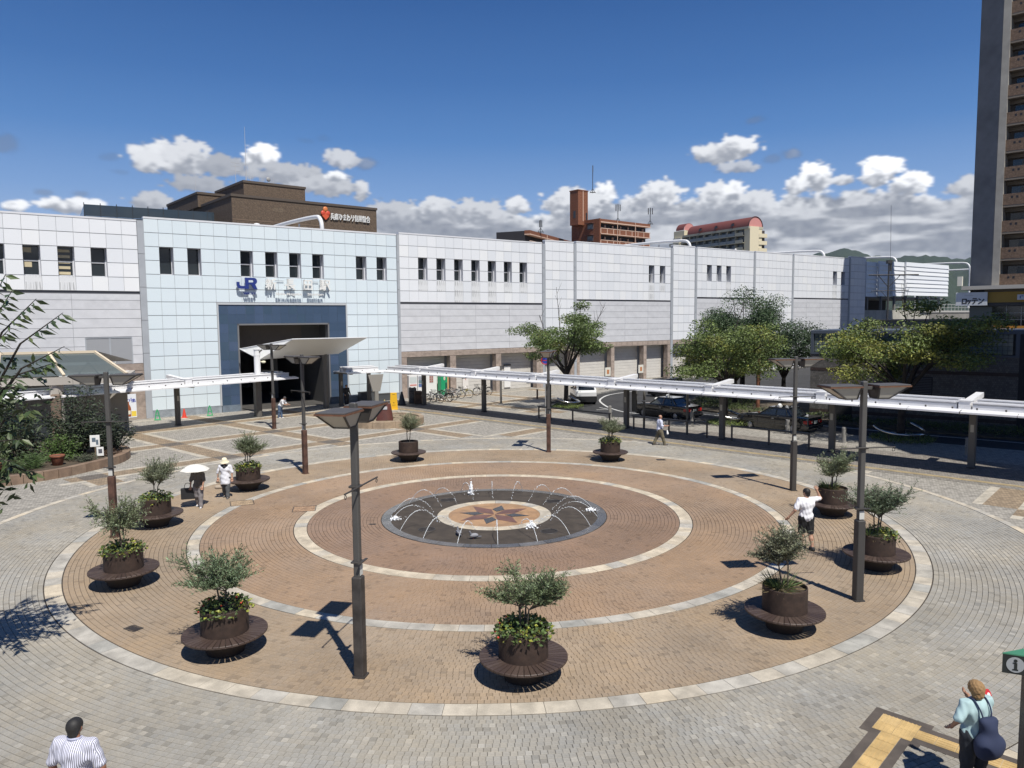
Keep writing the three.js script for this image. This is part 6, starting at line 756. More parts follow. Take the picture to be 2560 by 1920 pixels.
  const ankle = o.shorts ? Math.min(J.knL[1], J.knR[1]) - .02 : -9; const tb = [...torso(.008).slice(0, 2), ...['L', 'R'].flatMap((k) => [[J['hip' + k], J['kn' + k], .066 * H * w + .014, .044 * H + .02], ...(o.shorts ? [] : [[J['kn' + k], J['an' + k], .042 * H + .018, .034 * H + .016]])])], fT = boneField(tb, .03), [l1, h1] = bounds(tb, .03);
  part(P, 'trousers', nets((x, y, z) => Math.max(fT(x, y, z) + wob(x, y * .8, z), y - (.585 * H + dy), ankle - y), l1, h1, .013), o.trousers);
  for (const k of ['L', 'R']) part(P, 'shoe', sdf([[J['heel' + k], J['toe' + k], .028 * H, .024 * H], [J['an' + k], J['heel' + k], .026 * H, .027 * H]], .009, .02), o.shoes || M(.04, .04, .045, .6));
  if (o.hair) { const R = o.hair.r || .088, hb = [[hq([0, .034 * u, -.02 * u]), hq([0, .036 * u, .004 * u]), R * u, R * u * .97], [hq([0, .0, -.035 * u]), hq([0, -.05 * u, -.045 * u]), (R - .012) * u, (o.hair.nape || .045) * u]], fh = boneField(hb, .02), [l2, h2_] = bounds(hb, .02), fc = hq([0, -.02 * u, .12 * u]), cu = o.hair.curl || 0; part(P, 'hair', nets((x, y, z) => Math.max(fh(x, y, z) + cu * (Math.sin(x * 95) * Math.sin(y * 85 + 1) * Math.sin(z * 90) + .5 * Math.sin(x * 190 + y * 150) * Math.sin(z * 170)), .105 * u - Math.hypot(x - fc[0], y - fc[1], z - fc[2])), l2, h2_, .006), o.hair.m); }
  return { P, J, hq, up, u, neck, H };
}
const back = Math.PI;
{ // man in the white shirt, hand on his head
  const r = person({ H: 1.78, label: 'person in white shirt and black shorts walking away with one hand raised', pos: [9.0, 0, 4.15], turn: back + .12, legs: [[.12, .1], [-.14, .22]], head: [.12, .45], wide: 1.05, curl: [.35, .8],
    arms: [{ el: [.085, -.16, -.02], wr: [.075, -.115, .05] }, { el: [-.135, .005, .03], wr: [.055, .125, .01] }], shirt: M(.80, .80, .84, .8), trousers: M(.012, .012, .014, .8), hem: .44, skirt: 0, sleeve: .78, shorts: true, hair: { m: MAT.hairBlack, r: .09, nape: .06 }, shoes: M(.03, .03, .03, .6) });
}
{ // bald man walking along the walk
  const r = person({ H: 1.66, label: 'balding person in a pale blue shirt and khaki trousers striding right along the walk', pos: [8.35, 0, -13.7], turn: Math.PI / 2 + .05, legs: [[-.30, .15], [.34, .06]], head: [.16, 0], wide: 1.08, curl: [.5, .5], arms: [{ el: [.03, -.165, .0], wr: [-.01, -.02, .14] }, { el: [-.03, -.16, .03], wr: [.01, .0, .145] }], shirt: M(.60, .63, .76, .8), trousers: M(.145, .125, .085, .85), hem: .47, sleeve: 1.25, skirt: 0, skin: M(.40, .22, .15, .55), shoes: M(.06, .05, .055, .6) });
  const b = thing('carrier_bag', 'small white bag hanging from the walking balding person\'s hand', 'bag', [8.72, .78, -13.62]); part(b, 'bag', sdf([[[0, -.02, 0], [.02, -.16, .01], .035, .06]], .012, .02), MAT.white);
  const p = r.P; part(p, 'hair', sdf([[r.hq([0, .0, -.05]), r.hq([0, -.03, -.05]), .056, .05]], .007, .02), M(.05, .045, .04, .7));
}
{ // walker under the parasol
  const r = person({ H: 1.52, label: 'person in grey brown clothes walking towards us under a white parasol', pos: [-10.62, 0, -1.3], turn: .15, legs: [[.14, .05], [-.16, .25]], wide: 1.0, head: [.1, 0], curl: [.9, .9], arms: [{ el: [.03, -.15, .03], wr: [-.02, -.14, .05] }, { el: [-.05, -.15, .0], wr: [-.01, -.14, .02] }], shirt: M(.115, .10, .088, .85), trousers: M(.21, .195, .20, .85), hem: .48, sleeve: 1.0, hair: { m: MAT.hairBlack, r: .09, nape: .06 }, shoes: M(.55, .55, .56, .6) });
  const u = thing('parasol', 'white eight panelled parasol hiding the head of the walker', 'parasol', [-10.68, 1.02, -1.22]), c = []; const ribs = 8, R = .50; for (let i = 0; i < ribs; i++) { const a = i / ribs * 6.283 + .2, b = (i + 1) / ribs * 6.283 + .2, ring = (A, t) => [Math.cos(A) * R * t, .56 - .20 * t * t, Math.sin(A) * R * t], l = []; for (let k = 0; k < 5; k++) l.push([ring(a, k / 5), ring(a, (k + 1) / 5), ring(b, (k + 1) / 5), ring(b, k / 5)]); part(u, 'panel', polys(l), M(.78, .76, .70, .7, { transmission: .12, side: THREE.DoubleSide })); part(u, 'rib', tube([ring(a, 0), ring(a, .5), ring(a, 1)].map((p) => add(p, [0, -.012, 0])), .004, 8, 5), MAT.steel); }
  part(u, 'shaft', bar([0, -.28, 0], [0, .62, 0], .008, 6), MAT.steel); part(u, 'handle', bar([0, -.36, 0], [0, -.24, 0], .014, 6), M(.2, .12, .07, .6));
  const b = thing('tote_bag', 'square black tote bag hanging beside the walker with the parasol', 'bag', [-10.98, .30, -1.25], .3); part(b, 'bag', rbox(.46, .40, .13, 0, .22, 0, .02), M(.018, .018, .02, .7)); part(b, 'strap', tube([[-.12, .41, 0], [-.06, .58, 0], [.06, .58, 0], [.12, .41, 0]], .01, 16, 6), MAT.black);
}
{ // walker in the white hat
  const r = person({ H: 1.50, label: 'person in a long white blouse and cream bucket hat walking towards us', pos: [-10.2, 0, -2.75], turn: .1, legs: [[.16, .05], [-.12, .25]], head: [.3, 0], wide: 1.05, curl: [.5, .5], arms: [{ el: [.05, -.15, .0], wr: [.01, -.14, .04] }, { el: [-.06, -.15, .0], wr: [.0, -.13, .03] }], shirt: M(.68, .69, .74, .85), trousers: M(.085, .09, .095, .85), hem: .37, skirt: 1, sleeve: 1.0, hair: { m: MAT.hairBlack, r: .09, nape: .07 }, shoes: M(.12, .12, .12, .6) });
  part(r.P, 'hat', [lathe([[.001, .105], [.07, .10], [.095, .06], [.105, -.01], [.165, -.055], [.16, -.062], [.10, -.02], [.001, -.02]], 24).rotateX(.25).translate(...r.hq([0, .062, 0]))], M(.74, .68, .50, .85)); part(r.P, 'scarf', sdf([[r.up([-.09, .84 * 1.5, .04]), r.up([0, .80 * 1.5, .10]), .045, .05], [r.up([.09, .84 * 1.5, .04]), r.up([0, .80 * 1.5, .10]), .045, .05]], .012, .03), M(.02, .02, .025, .8));
  const b = thing('shoulder_bag', 'beige shoulder bag hanging at the side of the walker in the hat', 'bag', [-10.44, .42, -2.7], .2); part(b, 'bag', sdf([[[-.08, 0, 0], [.08, 0, 0], .075, .075], [[-.06, .20, 0], [.06, .2, 0], .05, .05]], .014, .06), M(.36, .30, .235, .8)); part(b, 'strap', tube([[-.07, .2, 0], [.02, .52, .05], [.10, .78, .06], [.09, .2, 0]], .014, 20, 6), M(.3, .25, .2, .8));
}
{ // striped shirt at the lower left, seen from behind
  TX.stripes = grainTex(64, (u) => Math.abs(((u * 4) % 1) - .5) < .30 ? 1 : .52, .088); TX.stripes.wrapS = THREE.RepeatWrapping; const m = M(.72, .73, .86, .8, { tex: 'stripes' });
  const r = person({ H: 1.72, label: 'person in a finely striped short sleeved shirt at the lower left picture edge', pos: [-4.86, 0, 16.15], turn: back - .1, legs: [[.1, .05], [-.1, .15]], wide: 1.12, head: [.0, 0], arms: [{ el: [.06, -.165, -.01], wr: [.0, -.15, .05] }, { el: [-.075, -.16, .0], wr: [-.01, -.15, .05] }], shirt: m, trousers: M(.05, .05, .06, .8), hem: .48, sleeve: .85, fine: .009, hair: { m: M(.018, .017, .017, .65), r: .091, nape: .062 }, skin: M(.36, .17, .10, .6) });
  part(r.P, 'collar', new THREE.TorusGeometry(.068, .017, 8, 24).rotateX(Math.PI / 2 + .25).translate(r.neck[0], r.neck[1] + .012, r.neck[2] - .002), M(.40, .42, .55, .8));
}
{ // person with the drawstring bag at the lower right
  const r = person({ H: 1.58, label: 'person with curly light brown hair and a mint shirt at the lower right picture edge', pos: [7.03, 0, 15.15], turn: back + .25, legs: [[.06, .05], [-.04, .05]], wide: 1.1, head: [.0, -.1], curl: [.6, .6], arms: [{ el: [.095, -.12, -.03], wr: [-.03, -.10, .09] }, { el: [-.05, -.15, .06], wr: [.05, .08, .12] }], shirt: M(.36, .50, .52, .8), trousers: M(.022, .026, .034, .8), hem: .46, sleeve: .9, fine: .010, hair: { m: M(.27, .165, .075, .8), r: .108, nape: .085, curl: .006 }, skin: M(.33, .18, .12, .6) });
  const n = M(.022, .032, .075, .85), K = thing('drawstring_bag', 'navy blue drawstring rucksack on the back of the curly haired person', 'bag', [7.03, 0, 15.15], back + .25); part(K, 'sack', sdf([[[-.09, 1.10, -.20], [.08, 1.10, -.20], .055, .055], [[-.10, .80, -.24], [.10, .80, -.24], .12, .12], [[-.08, .68, -.22], [.08, .68, -.22], .10, .10], [[0, 1.0, -.21], [0, .75, -.24], .11, .13]], .013, .08), n); for (const s of [-1, 1]) { part(K, 'strap', tube([[s * .06, 1.10, -.20], [s * .09, 1.26, -.14], [s * .10, 1.35, -.03], [s * .11, 1.26, .08]], .011, 20, 6), n); part(K, 'cord', tube([[s * .02, 1.12, -.22], [s * .03, .95, -.315], [s * .05, .8, -.345]], .005, 14, 5), M(.012, .016, .03, .8)); }
  const f = thing('folded_fan', 'small red and white hand fan held at the shoulder of the curly haired person', 'fan', [7.27, 1.30, 15.02], .6); part(f, 'leaf', cyl(.085, .085, .008, 0, 0, 0, 20).rotateX(1.2), M(.50, .02, .03, .6)); part(f, 'patch', cyl(.04, .04, .010, .01, 0, 0, 14).rotateX(1.2).translate(0, -.004, .004), MAT.white); part(f, 'grip', bar([0, -.08, .02], [-.02, -.22, .05], .008, 6), M(.45, .03, .03, .6));
}
person({ H: 1.62, label: 'person in white top and jeans bending at the edge of the entrance shade', pos: [-15.35, 0, -26.2], turn: Math.PI / 2 - .2, legs: [[.05, 0], [-.1, .05]], lean: .55, head: [.5, 0], arms: [{ el: [.0, -.14, .06], wr: [.0, -.05, .12] }, { el: [-.02, -.14, .05], wr: [.0, -.04, .12] }], shirt: M(.66, .66, .68, .8), trousers: M(.075, .115, .19, .85), hem: .47, sleeve: 1.2, hair: { m: M(.05, .045, .045, .7), r: .09, nape: .06 }, shoes: M(.6, .6, .58, .6) });
person({ H: 1.66, label: 'person in black standing in shade at the right edge of the portal', pos: [-12.4, 0, -33.6], turn: .6, arms: [{ el: [.03, -.16, .02], wr: [.0, -.11, .10] }, { el: [-.03, -.16, .02], wr: [.0, -.11, .10] }], shirt: M(.022, .022, .026, .8), trousers: M(.02, .02, .024, .8), hem: .48, sleeve: 1.9, hair: { m: MAT.hairBlack, r: .09, nape: .06 } });
// ---------------------------------------------------------------- vehicles (local x forward)
function wheel(parent, x, z, r, w, s) { const g = new THREE.Group(); g.name = 'wheel'; parent.add(g); part(g, 'tyre', lathe([[r * .62, -w / 2], [r * .92, -w / 2], [r, -w / 2 + .03], [r, w / 2 - .03], [r * .92, w / 2], [r * .62, w / 2]], 28).rotateX(Math.PI / 2).translate(x, r, z), MAT.rubber); part(g, 'rim', [cyl(r * .62, r * .62, w * .5, 0, -w * .25, 0, 24).rotateX(Math.PI / 2).translate(x, r, z), cyl(r * .42, r * .30, .02, 0, 0, 0, 18).rotateX(s * Math.PI / 2).translate(x, r, z + s * (w * .27))], M(.45, .45, .46, .35, { metalness: .8 })); for (let k = 0; k < 6; k++) part(g, 'rim_hole', sph(.028, x + Math.cos(k * 1.047) * r * .5, r + Math.sin(k * 1.047) * r * .5, z + s * w * .26, 6, 1, 1, .4), MAT.black); }
function shell(prof, W, tuck) { // body from a closed side outline; sides bulge and tuck in
  const sh = new THREE.Shape(prof.map((p) => new THREE.Vector2(...p))); const g = new THREE.ExtrudeGeometry(sh, { depth: W - .16, bevelEnabled: true, bevelSize: .07, bevelThickness: .08, bevelSegments: 3, curveSegments: 4 }); g.translate(0, 0, -(W - .16) / 2); const p = g.attributes.position; for (let i = 0; i < p.count; i++) { const y = p.getY(i), z = p.getZ(i), x = p.getX(i); p.setZ(i, z * (1 - tuck * Math.pow(Math.abs(y - .55), 2)) * (1 - .06 * Math.pow(Math.abs(x) / 2.3, 4))); } return toCreasedNormals(g, .7); }
function cabin(b, t, y0, y1, wb, wt) { const B = [[b[0], y0, -wb], [b[1], y0, -wb], [b[1], y0, wb], [b[0], y0, wb]], T = [[t[0], y1, -wt], [t[1], y1, -wt], [t[1], y1, wt], [t[0], y1, wt]]; return { B, T }; }
function taxi(label, pos, turn) {
  const c = thing('taxi', label, 'taxi', pos, turn, 'black taxis waiting on the road'), K = M(.010, .0105, .012, .12, { phys: 1, clearcoat: 1, clearcoatRoughness: .04 }), G = M(.022, .026, .028, .04, { phys: 1, clearcoat: 1 }), C = MAT.chrome, R = M(.38, .012, .010, .25, { phys: 1, clearcoat: .6 });
  part(c, 'body', shell([[-2.28, .36], [-2.30, .62], [-2.26, .93], [-1.35, .97], [.95, .93], [1.5, .90], [2.18, .80], [2.26, .62], [2.24, .36], [1.78, .26], [1.72, .36], [1.60, .52], [1.40, .60], [1.18, .52], [1.08, .36], [1.02, .24], [-1.0, .24], [-1.06, .36], [-1.16, .52], [-1.38, .60], [-1.58, .52], [-1.70, .36], [-1.76, .27]], 1.70, .10), K);
  const { B, T } = cabin([-1.50, .95], [-1.02, .22], .93, 1.42, .74, .58); part(c, 'glass', polys([[B[0], B[1], T[1], T[0]], [B[1], B[2], T[2], T[1]], [B[2], B[3], T[3], T[2]], [B[3], B[0], T[0], T[3]]]), G); part(c, 'roof', rbox(1.34, .08, 1.22, -.40, 1.435, 0, .04, 3), K);
  for (const s of [-1, 1]) { const z0 = s * .745, z1 = s * .585; for (const [x0, x1, w] of [[-1.50, -1.02, .10], [-.28, -.30, .07], [.95, .22, .07], [-1.06, -.86, .05]]) part(c, 'pillar', beam([x0, .93, z0], [x1, 1.42, z1], w, .035), K); part(c, 'window_trim', bar([-1.45, .945, s * .755], [.9, .945, s * .755], .008, 5), C); part(c, 'side_moulding', box(3.9, .035, .012, -.1, .56, s * .846), M(.05, .05, .05, .4)); for (const x of [-.15, -1.08]) part(c, 'door_handle', rbox(.17, .03, .025, x, .83, s * .842, .008), C); for (const x of [.84, -.30, -1.16]) part(c, 'door_gap', box(.008, .5, .006, x, .64, s * .848), MAT.black); part(c, 'fender_mirror', [bar([1.45, .9, s * .66], [1.5, 1.04, s * .72], .012, 5), rbox(.06, .1, .13, 1.49, 1.09, s * .72, .02)], K); for (const x of [1.40, -1.38]) wheel(c, x, s * .74, .315, .18, s); part(c, 'headlight', rbox(.05, .15, .38, 2.24, .66, s * .52, .02), M(.6, .62, .62, .1)); part(c, 'tail_light', [rbox(.05, .20, .36, -2.35, .76, s * .53, .02), rbox(.22, .18, .03, -2.18, .76, s * .80, .01)], R); part(c, 'tail_reflector', box(.01, .06, .1, -2.378, .76, s * .42), M(.7, .6, .5, .2)); }
  part(c, 'grille', rbox(.04, .17, .62, 2.27, .66, 0, .01), C); part(c, 'front_bumper', rbox(.16, .2, 1.66, 2.27, .42, 0, .05, 2), K); part(c, 'rear_bumper', rbox(.16, .2, 1.66, -2.33, .46, 0, .05, 2), K); part(c, 'number_plate', box(.012, .16, .33, -2.375, .74, 0), M(.62, .66, .60, .5)); part(c, 'boot_line', box(.006, .012, 1.3, -2.33, .9, 0), MAT.black); part(c, 'roof_lamp', [sph(.1, -.1, 1.53, 0, 14, 1.1, 1, 1.6), box(.2, .05, .3, -.1, 1.485, 0)], M(.72, .72, .70, .3)); part(c, 'seat', [rbox(.2, .5, 1.1, -.95, .95, 0, .08, 2), rbox(.2, .5, .5, .1, .95, .35, .08, 2), rbox(.2, .5, .5, .1, .95, -.35, .08, 2)], M(.3, .3, .3, .8)); part(c, 'window_sticker', [box(.22, .16, .004, -1.0, 1.12, .70)], M(.4, .5, .48, .5)); part(c, 'exhaust', bar([-2.35, .28, .45], [-2.42, .28, .45], .03, 8), C); part(c, 'underbody', box(4.2, .16, 1.4, 0, .26, 0), MAT.black); return c;
}
taxi('first black taxi with a white roof lamp, parked behind the walking man', [11.1, -.12, -25.3], 2.24); taxi('second black taxi beside the bollard with the ring, nearer the right edge', [16.5, -.12, -19.25], 2.26);
{ // small white car seen from behind
  const c = thing('parked_car', 'small white car with black lower panels parked beyond the walkway, seen from behind', 'car', [6.42, -.12, -35.5], Math.PI / 2 + .05), W = M(.74, .745, .74, .22, { phys: 1, clearcoat: .8 }), K = M(.014, .014, .015, .6), G = M(.02, .024, .026, .05, { phys: 1, clearcoat: 1 }), R = M(.42, .012, .012, .25, { phys: 1, clearcoat: .6 });
  part(c, 'body', shell([[-1.80, .55], [-1.84, .95], [-1.74, 1.06], [.70, 1.04], [1.62, .96], [1.80, .80], [1.82, .52]], 1.66, .12), W); part(c, 'lower_panel', shell([[-1.84, .28], [-1.86, .60], [1.84, .58], [1.82, .28], [1.5, .24], [1.45, .45], [1.2, .6], [.95, .45], [.9, .24], [-.9, .24], [-.95, .45], [-1.2, .6], [-1.45, .45], [-1.5, .24]], 1.70, .02), K);
  const { B, T } = cabin([-1.72, .98], [-1.52, .30], 1.04, 1.58, .74, .63); part(c, 'glass', polys([[B[0], B[1], T[1], T[0]], [B[1], B[2], T[2], T[1]], [B[2], B[3], T[3], T[2]], [B[3], B[0], T[0], T[3]]]), G); part(c, 'roof', rbox(1.95, .1, 1.36, -.60, 1.61, 0, .05, 3), W);
  for (const s of [-1, 1]) { for (const [x0, x1, w] of [[-1.70, -1.50, .16], [-.45, -.47, .06], [.98, .30, .08]]) part(c, 'pillar', beam([x0, 1.04, s * .745], [x1, 1.58, s * .635], w, .05), x0 < -1 ? W : K); for (const x of [1.2, -1.2]) wheel(c, x, s * .73, .32, .18, s); part(c, 'tail_light', [cyl(.085, .085, .04, 0, 0, 0, 20).rotateZ(Math.PI / 2).translate(-1.85, .88, s * .68), rbox(.08, .2, .12, -1.80, .90, s * .72, .04)], R); part(c, 'mirror', rbox(.1, .13, .16, .72, 1.12, s * .86, .04), K); part(c, 'roof_rail', bar([-1.4, 1.69, s * .55], [.2, 1.69, s * .55], .018, 6), K); part(c, 'door_handle', rbox(.16, .03, .03, -.6, .94, s * .83, .01), W); }
  part(c, 'number_plate', box(.012, .17, .33, -1.885, .50, 0), M(.74, .75, .72, .5)); part(c, 'tailgate_strip', box(.012, .035, 1.0, -1.875, .64, 0), M(.6, .6, .6, .3)); part(c, 'emblem', cyl(.035, .035, .01, 0, 0, 0, 12).rotateZ(Math.PI / 2).translate(-1.875, .93, 0), M(.3, .3, .3, .3)); part(c, 'rear_bumper', rbox(.14, .26, 1.62, -1.83, .42, 0, .05, 2), K); part(c, 'wiper', bar([-1.775, 1.10, -.05], [-1.70, 1.25, .3], .009, 5), K); part(c, 'underbody', box(3.2, .14, 1.4, 0, .25, 0), MAT.black);
}
// bicycles
function bicycle(label, pos, turn, col, basket = true) {
  const b = thing('bicycle', label, 'bicycle', pos, turn, 'bicycles parked by the covered walk'), F = col, r = .33, K = MAT.black, S = MAT.steel;
  for (const x of [-.55, .55]) { const w = new THREE.Group(); w.name = 'wheel'; b.add(w); part(w, 'tyre', new THREE.TorusGeometry(r, .020, 6, 32).translate(x, r + .02, 0), MAT.rubber); part(w, 'rim', new THREE.TorusGeometry(r - .025, .010, 5, 32).translate(x, r + .02, 0), S); part(w, 'spokes', [...Array(14)].map((_, k) => bar([x, r + .02, (k % 2) * .03 - .015], [x + Math.cos(k * .449) * (r - .02), r + .02 + Math.sin(k * .449) * (r - .02), 0], .003, 4)), S); w.children[2].userData.kind = 'stuff'; part(w, 'mudguard', new THREE.TorusGeometry(r + .035, .018, 4, 20, 2.4).rotateZ(x < 0 ? .9 : .3).translate(x, r + .02, 0), x < 0 ? S : F); }
  part(b, 'frame', [bar([-.55, .35, 0], [-.12, .30, 0], .014), bar([-.55, .35, 0], [-.22, .72, 0], .012), bar([-.12, .30, 0], [-.24, .80, 0], .016), bar([-.12, .30, 0], [.36, .72, 0], .02), bar([.36, .66, 0], [.40, .86, 0], .018), bar([.37, .68, 0], [.55, .35, 0], .014), bar([-.18, .55, 0], [.37, .75, 0], .013)], F); part(b, 'saddle', sdf([[[-.36, .88, 0], [-.14, .87, 0], .055, .03]], .014, .02), K); part(b, 'handlebar', tube([[.22, 1.0, .27], [.38, 1.02, .16], [.42, .98, 0], [.38, 1.02, -.16], [.22, 1.0, -.27]], .012, 20, 6), S); part(b, 'stem', bar([.40, .84, 0], [.42, .99, 0], .013), S); part(b, 'chain_case', rbox(.42, .1, .04, -.34, .33, .05, .03, 2), K); part(b, 'crank', [bar([-.12, .30, .07], [-.02, .17, .09], .01, 5), bar([-.12, .30, -.07], [-.22, .43, -.09], .01, 5)], S); part(b, 'rear_rack', [box(.36, .012, .13, -.56, .76, 0), bar([-.55, .35, .06], [-.6, .75, .06], .006, 4), bar([-.55, .35, -.06], [-.6, .75, -.06], .006, 4)], S); part(b, 'kickstand', bar([-.5, .33, .06], [-.42, .01, .14], .009, 5), S);
  if (basket) part(b, 'basket', [...[0, 1, 2, 3].map((k) => { const y = .78 + k * .075, w = .13 + k * .012; return new THREE.TorusGeometry(w * 1.2, .006, 4, 4).rotateX(Math.PI / 2).rotateY(Math.PI / 4).translate(.60, y, 0); }), ...[...Array(12)].map((_, k) => { const a = k * .5236; return bar([.60 + Math.cos(a) * .13, .78, Math.sin(a) * .13], [.60 + Math.cos(a) * .165, 1.0, Math.sin(a) * .165], .004, 4); }), box(.2, .008, .2, .6, .78, 0)], M(.12, .12, .12, .5)); return b;
}
const Fk = M(.02, .02, .022, .35), Fs = M(.55, .55, .56, .35), Fg = M(.33, .28, .10, .4);
[['white and silver bicycle at the front of the parked cluster', [-5.65, 0, -34.75], -.35, Fs, false], ['black bicycle with a dark cover behind the silver one', [-5.0, 0, -35.35], -.45, Fk, true], ['black bicycle half hidden by the walkway post', [-6.3, 0, -35.6], -.3, Fk, true], ['dark bicycle in the middle of the parked cluster', [-4.9, 0, -36.1], -.55, Fk, true], ['silver bicycle at the back of the cluster', [-4.6, 0, -36.9], -.6, Fs, true], ['pale bicycle with an upright basket beside the stone pier', [-4.2, 0, -38.2], -.25, Fs, true], ['golden framed bicycle right of the pale one', [-3.55, 0, -38.5], -.2, Fg, false], ['dark bicycle standing alone side on behind the walkway post', [-1.95, 0, -40.5], Math.PI + .35, Fk, true]].forEach((a) => bicycle(...a));
// ---------------------------------------------------------------- smaller things
{ // tactile paving at the lower right
  const g = tag(new THREE.Group(), null, null, null, 'structure'); g.name = 'tactile_paving'; scene.add(g); const O = [6.39, 13.55], a = [.683, -.730], b = [.71, .704], W = (u, v) => [O[0] + a[0] * u + b[0] * v, O[1] + a[1] * u + b[1] * v], q = (u0, u1, v0, v1, y0, y1) => slabShape([W(u0, v0), W(u1, v0), W(u1, v1), W(u0, v1)], y0, y1), Y = [M(.66, .46, .20, .75, { tex: 'stone' }), M(.62, .43, .185, .75, { tex: 'stone' }), M(.69, .49, .225, .75, { tex: 'stone' })], D = M(.115, .095, .08, .8, { tex: 'stone' });
  const tile = (u, v, w, h, bars) => { const k = h2(u * 50 | 0, v * 50 | 0) * 3 | 0; part(g, 'tactile_tile', q(u + .004, u + w - .004, v + .004, v + h - .004, -.01, .007), Y[k]); if (bars) for (let i = 0; i < 4; i++) part(g, 'tactile_bar', bars === 'u' ? q(u + .02, u + w - .02, v + .03 + i * h / 4, v + .055 + i * h / 4, .007, .012) : q(u + .03 + i * w / 4, u + .055 + i * w / 4, v + .02, v + h - .02, .007, .012), Y[k]); else for (let i = 0; i < 5; i++) for (let j = 0; j < 5; j++) { const [x, z] = W(u + .04 + i * w / 4.8, v + .04 + j * h / 4.8); dots.push(cyl(.014, .010, .005, x, .007, z, 6)); } };
  const dots = []; for (let i = 0; i < 2; i++) for (let j = 0; j < 2; j++) tile(i * .29, j * .29, .29, .29, null);
  for (let k = 0; k < 7; k++) tile(-.29 * (k + 1), .145, .29, .29, 'u'); for (let k = 0; k < 6; k++) tile(.145, .58 + k * .29, .29, .29, 'v');
  tag(part(g, 'tactile_studs', dots, Y[0]), null, null, null, 'stuff');
  for (const r of [[-2.2, 0, 0, .14], [-2.2, 0, .44, .58], [-.003, .145, .58, 2.4], [.44, .58, .582, 2.4], [.582, .73, -.15, .73], [-.003, .58, -.15, -.003], [-.15, -.005, -.15, 0], [-.15, -.003, .582, .72]]) part(g, 'dark_border', q(...r, -.012, .0045), D);
}
{ // information sign at the right edge
  const s = thing('information_sign', 'dark green topped sign box with a round letter i on a dark pillar', 'information sign', [6.60, 0, 16.28], -.42), K = M(.016, .022, .022, .35), Gt = M(.06, .22, .13, .4);
  part(s, 'head', slabShape([[0, 0], [.34, .0], [.34, -.30]], 2.255, 2.49), K); part(s, 'top', slabShape([[-.004, .004], [.345, .004], [.345, -.305]], 2.491, 2.506), Gt); part(s, 'disc', cyl(.095, .095, .004, 0, 0, 0, 32).rotateX(Math.PI / 2).translate(.135, 2.373, .002), M(.33, .35, .36, .5)); part(s, 'letter', [cyl(.02, .02, .003, 0, 0, 0, 16).rotateX(Math.PI / 2).translate(.135, 2.425, .006), box(.032, .085, .003, .138, 2.358, .0075), box(.06, .016, .003, .135, 2.312, .0075), box(.03, .014, .003, .122, 2.395, .0075)], K); part(s, 'pillar', rbox(.36, 2.26, .30, .44, 1.13, -.16, .02), M(.045, .036, .030, .6)); part(s, 'panel', rbox(.9, 2.6, .12, .98, 1.3, -.1, .02), M(.03, .03, .032, .5)); part(s, 'handrail', bar([.2, .62, .42], [.62, 1.02, -.1], .022, 8), M(.16, .15, .15, .5));
}
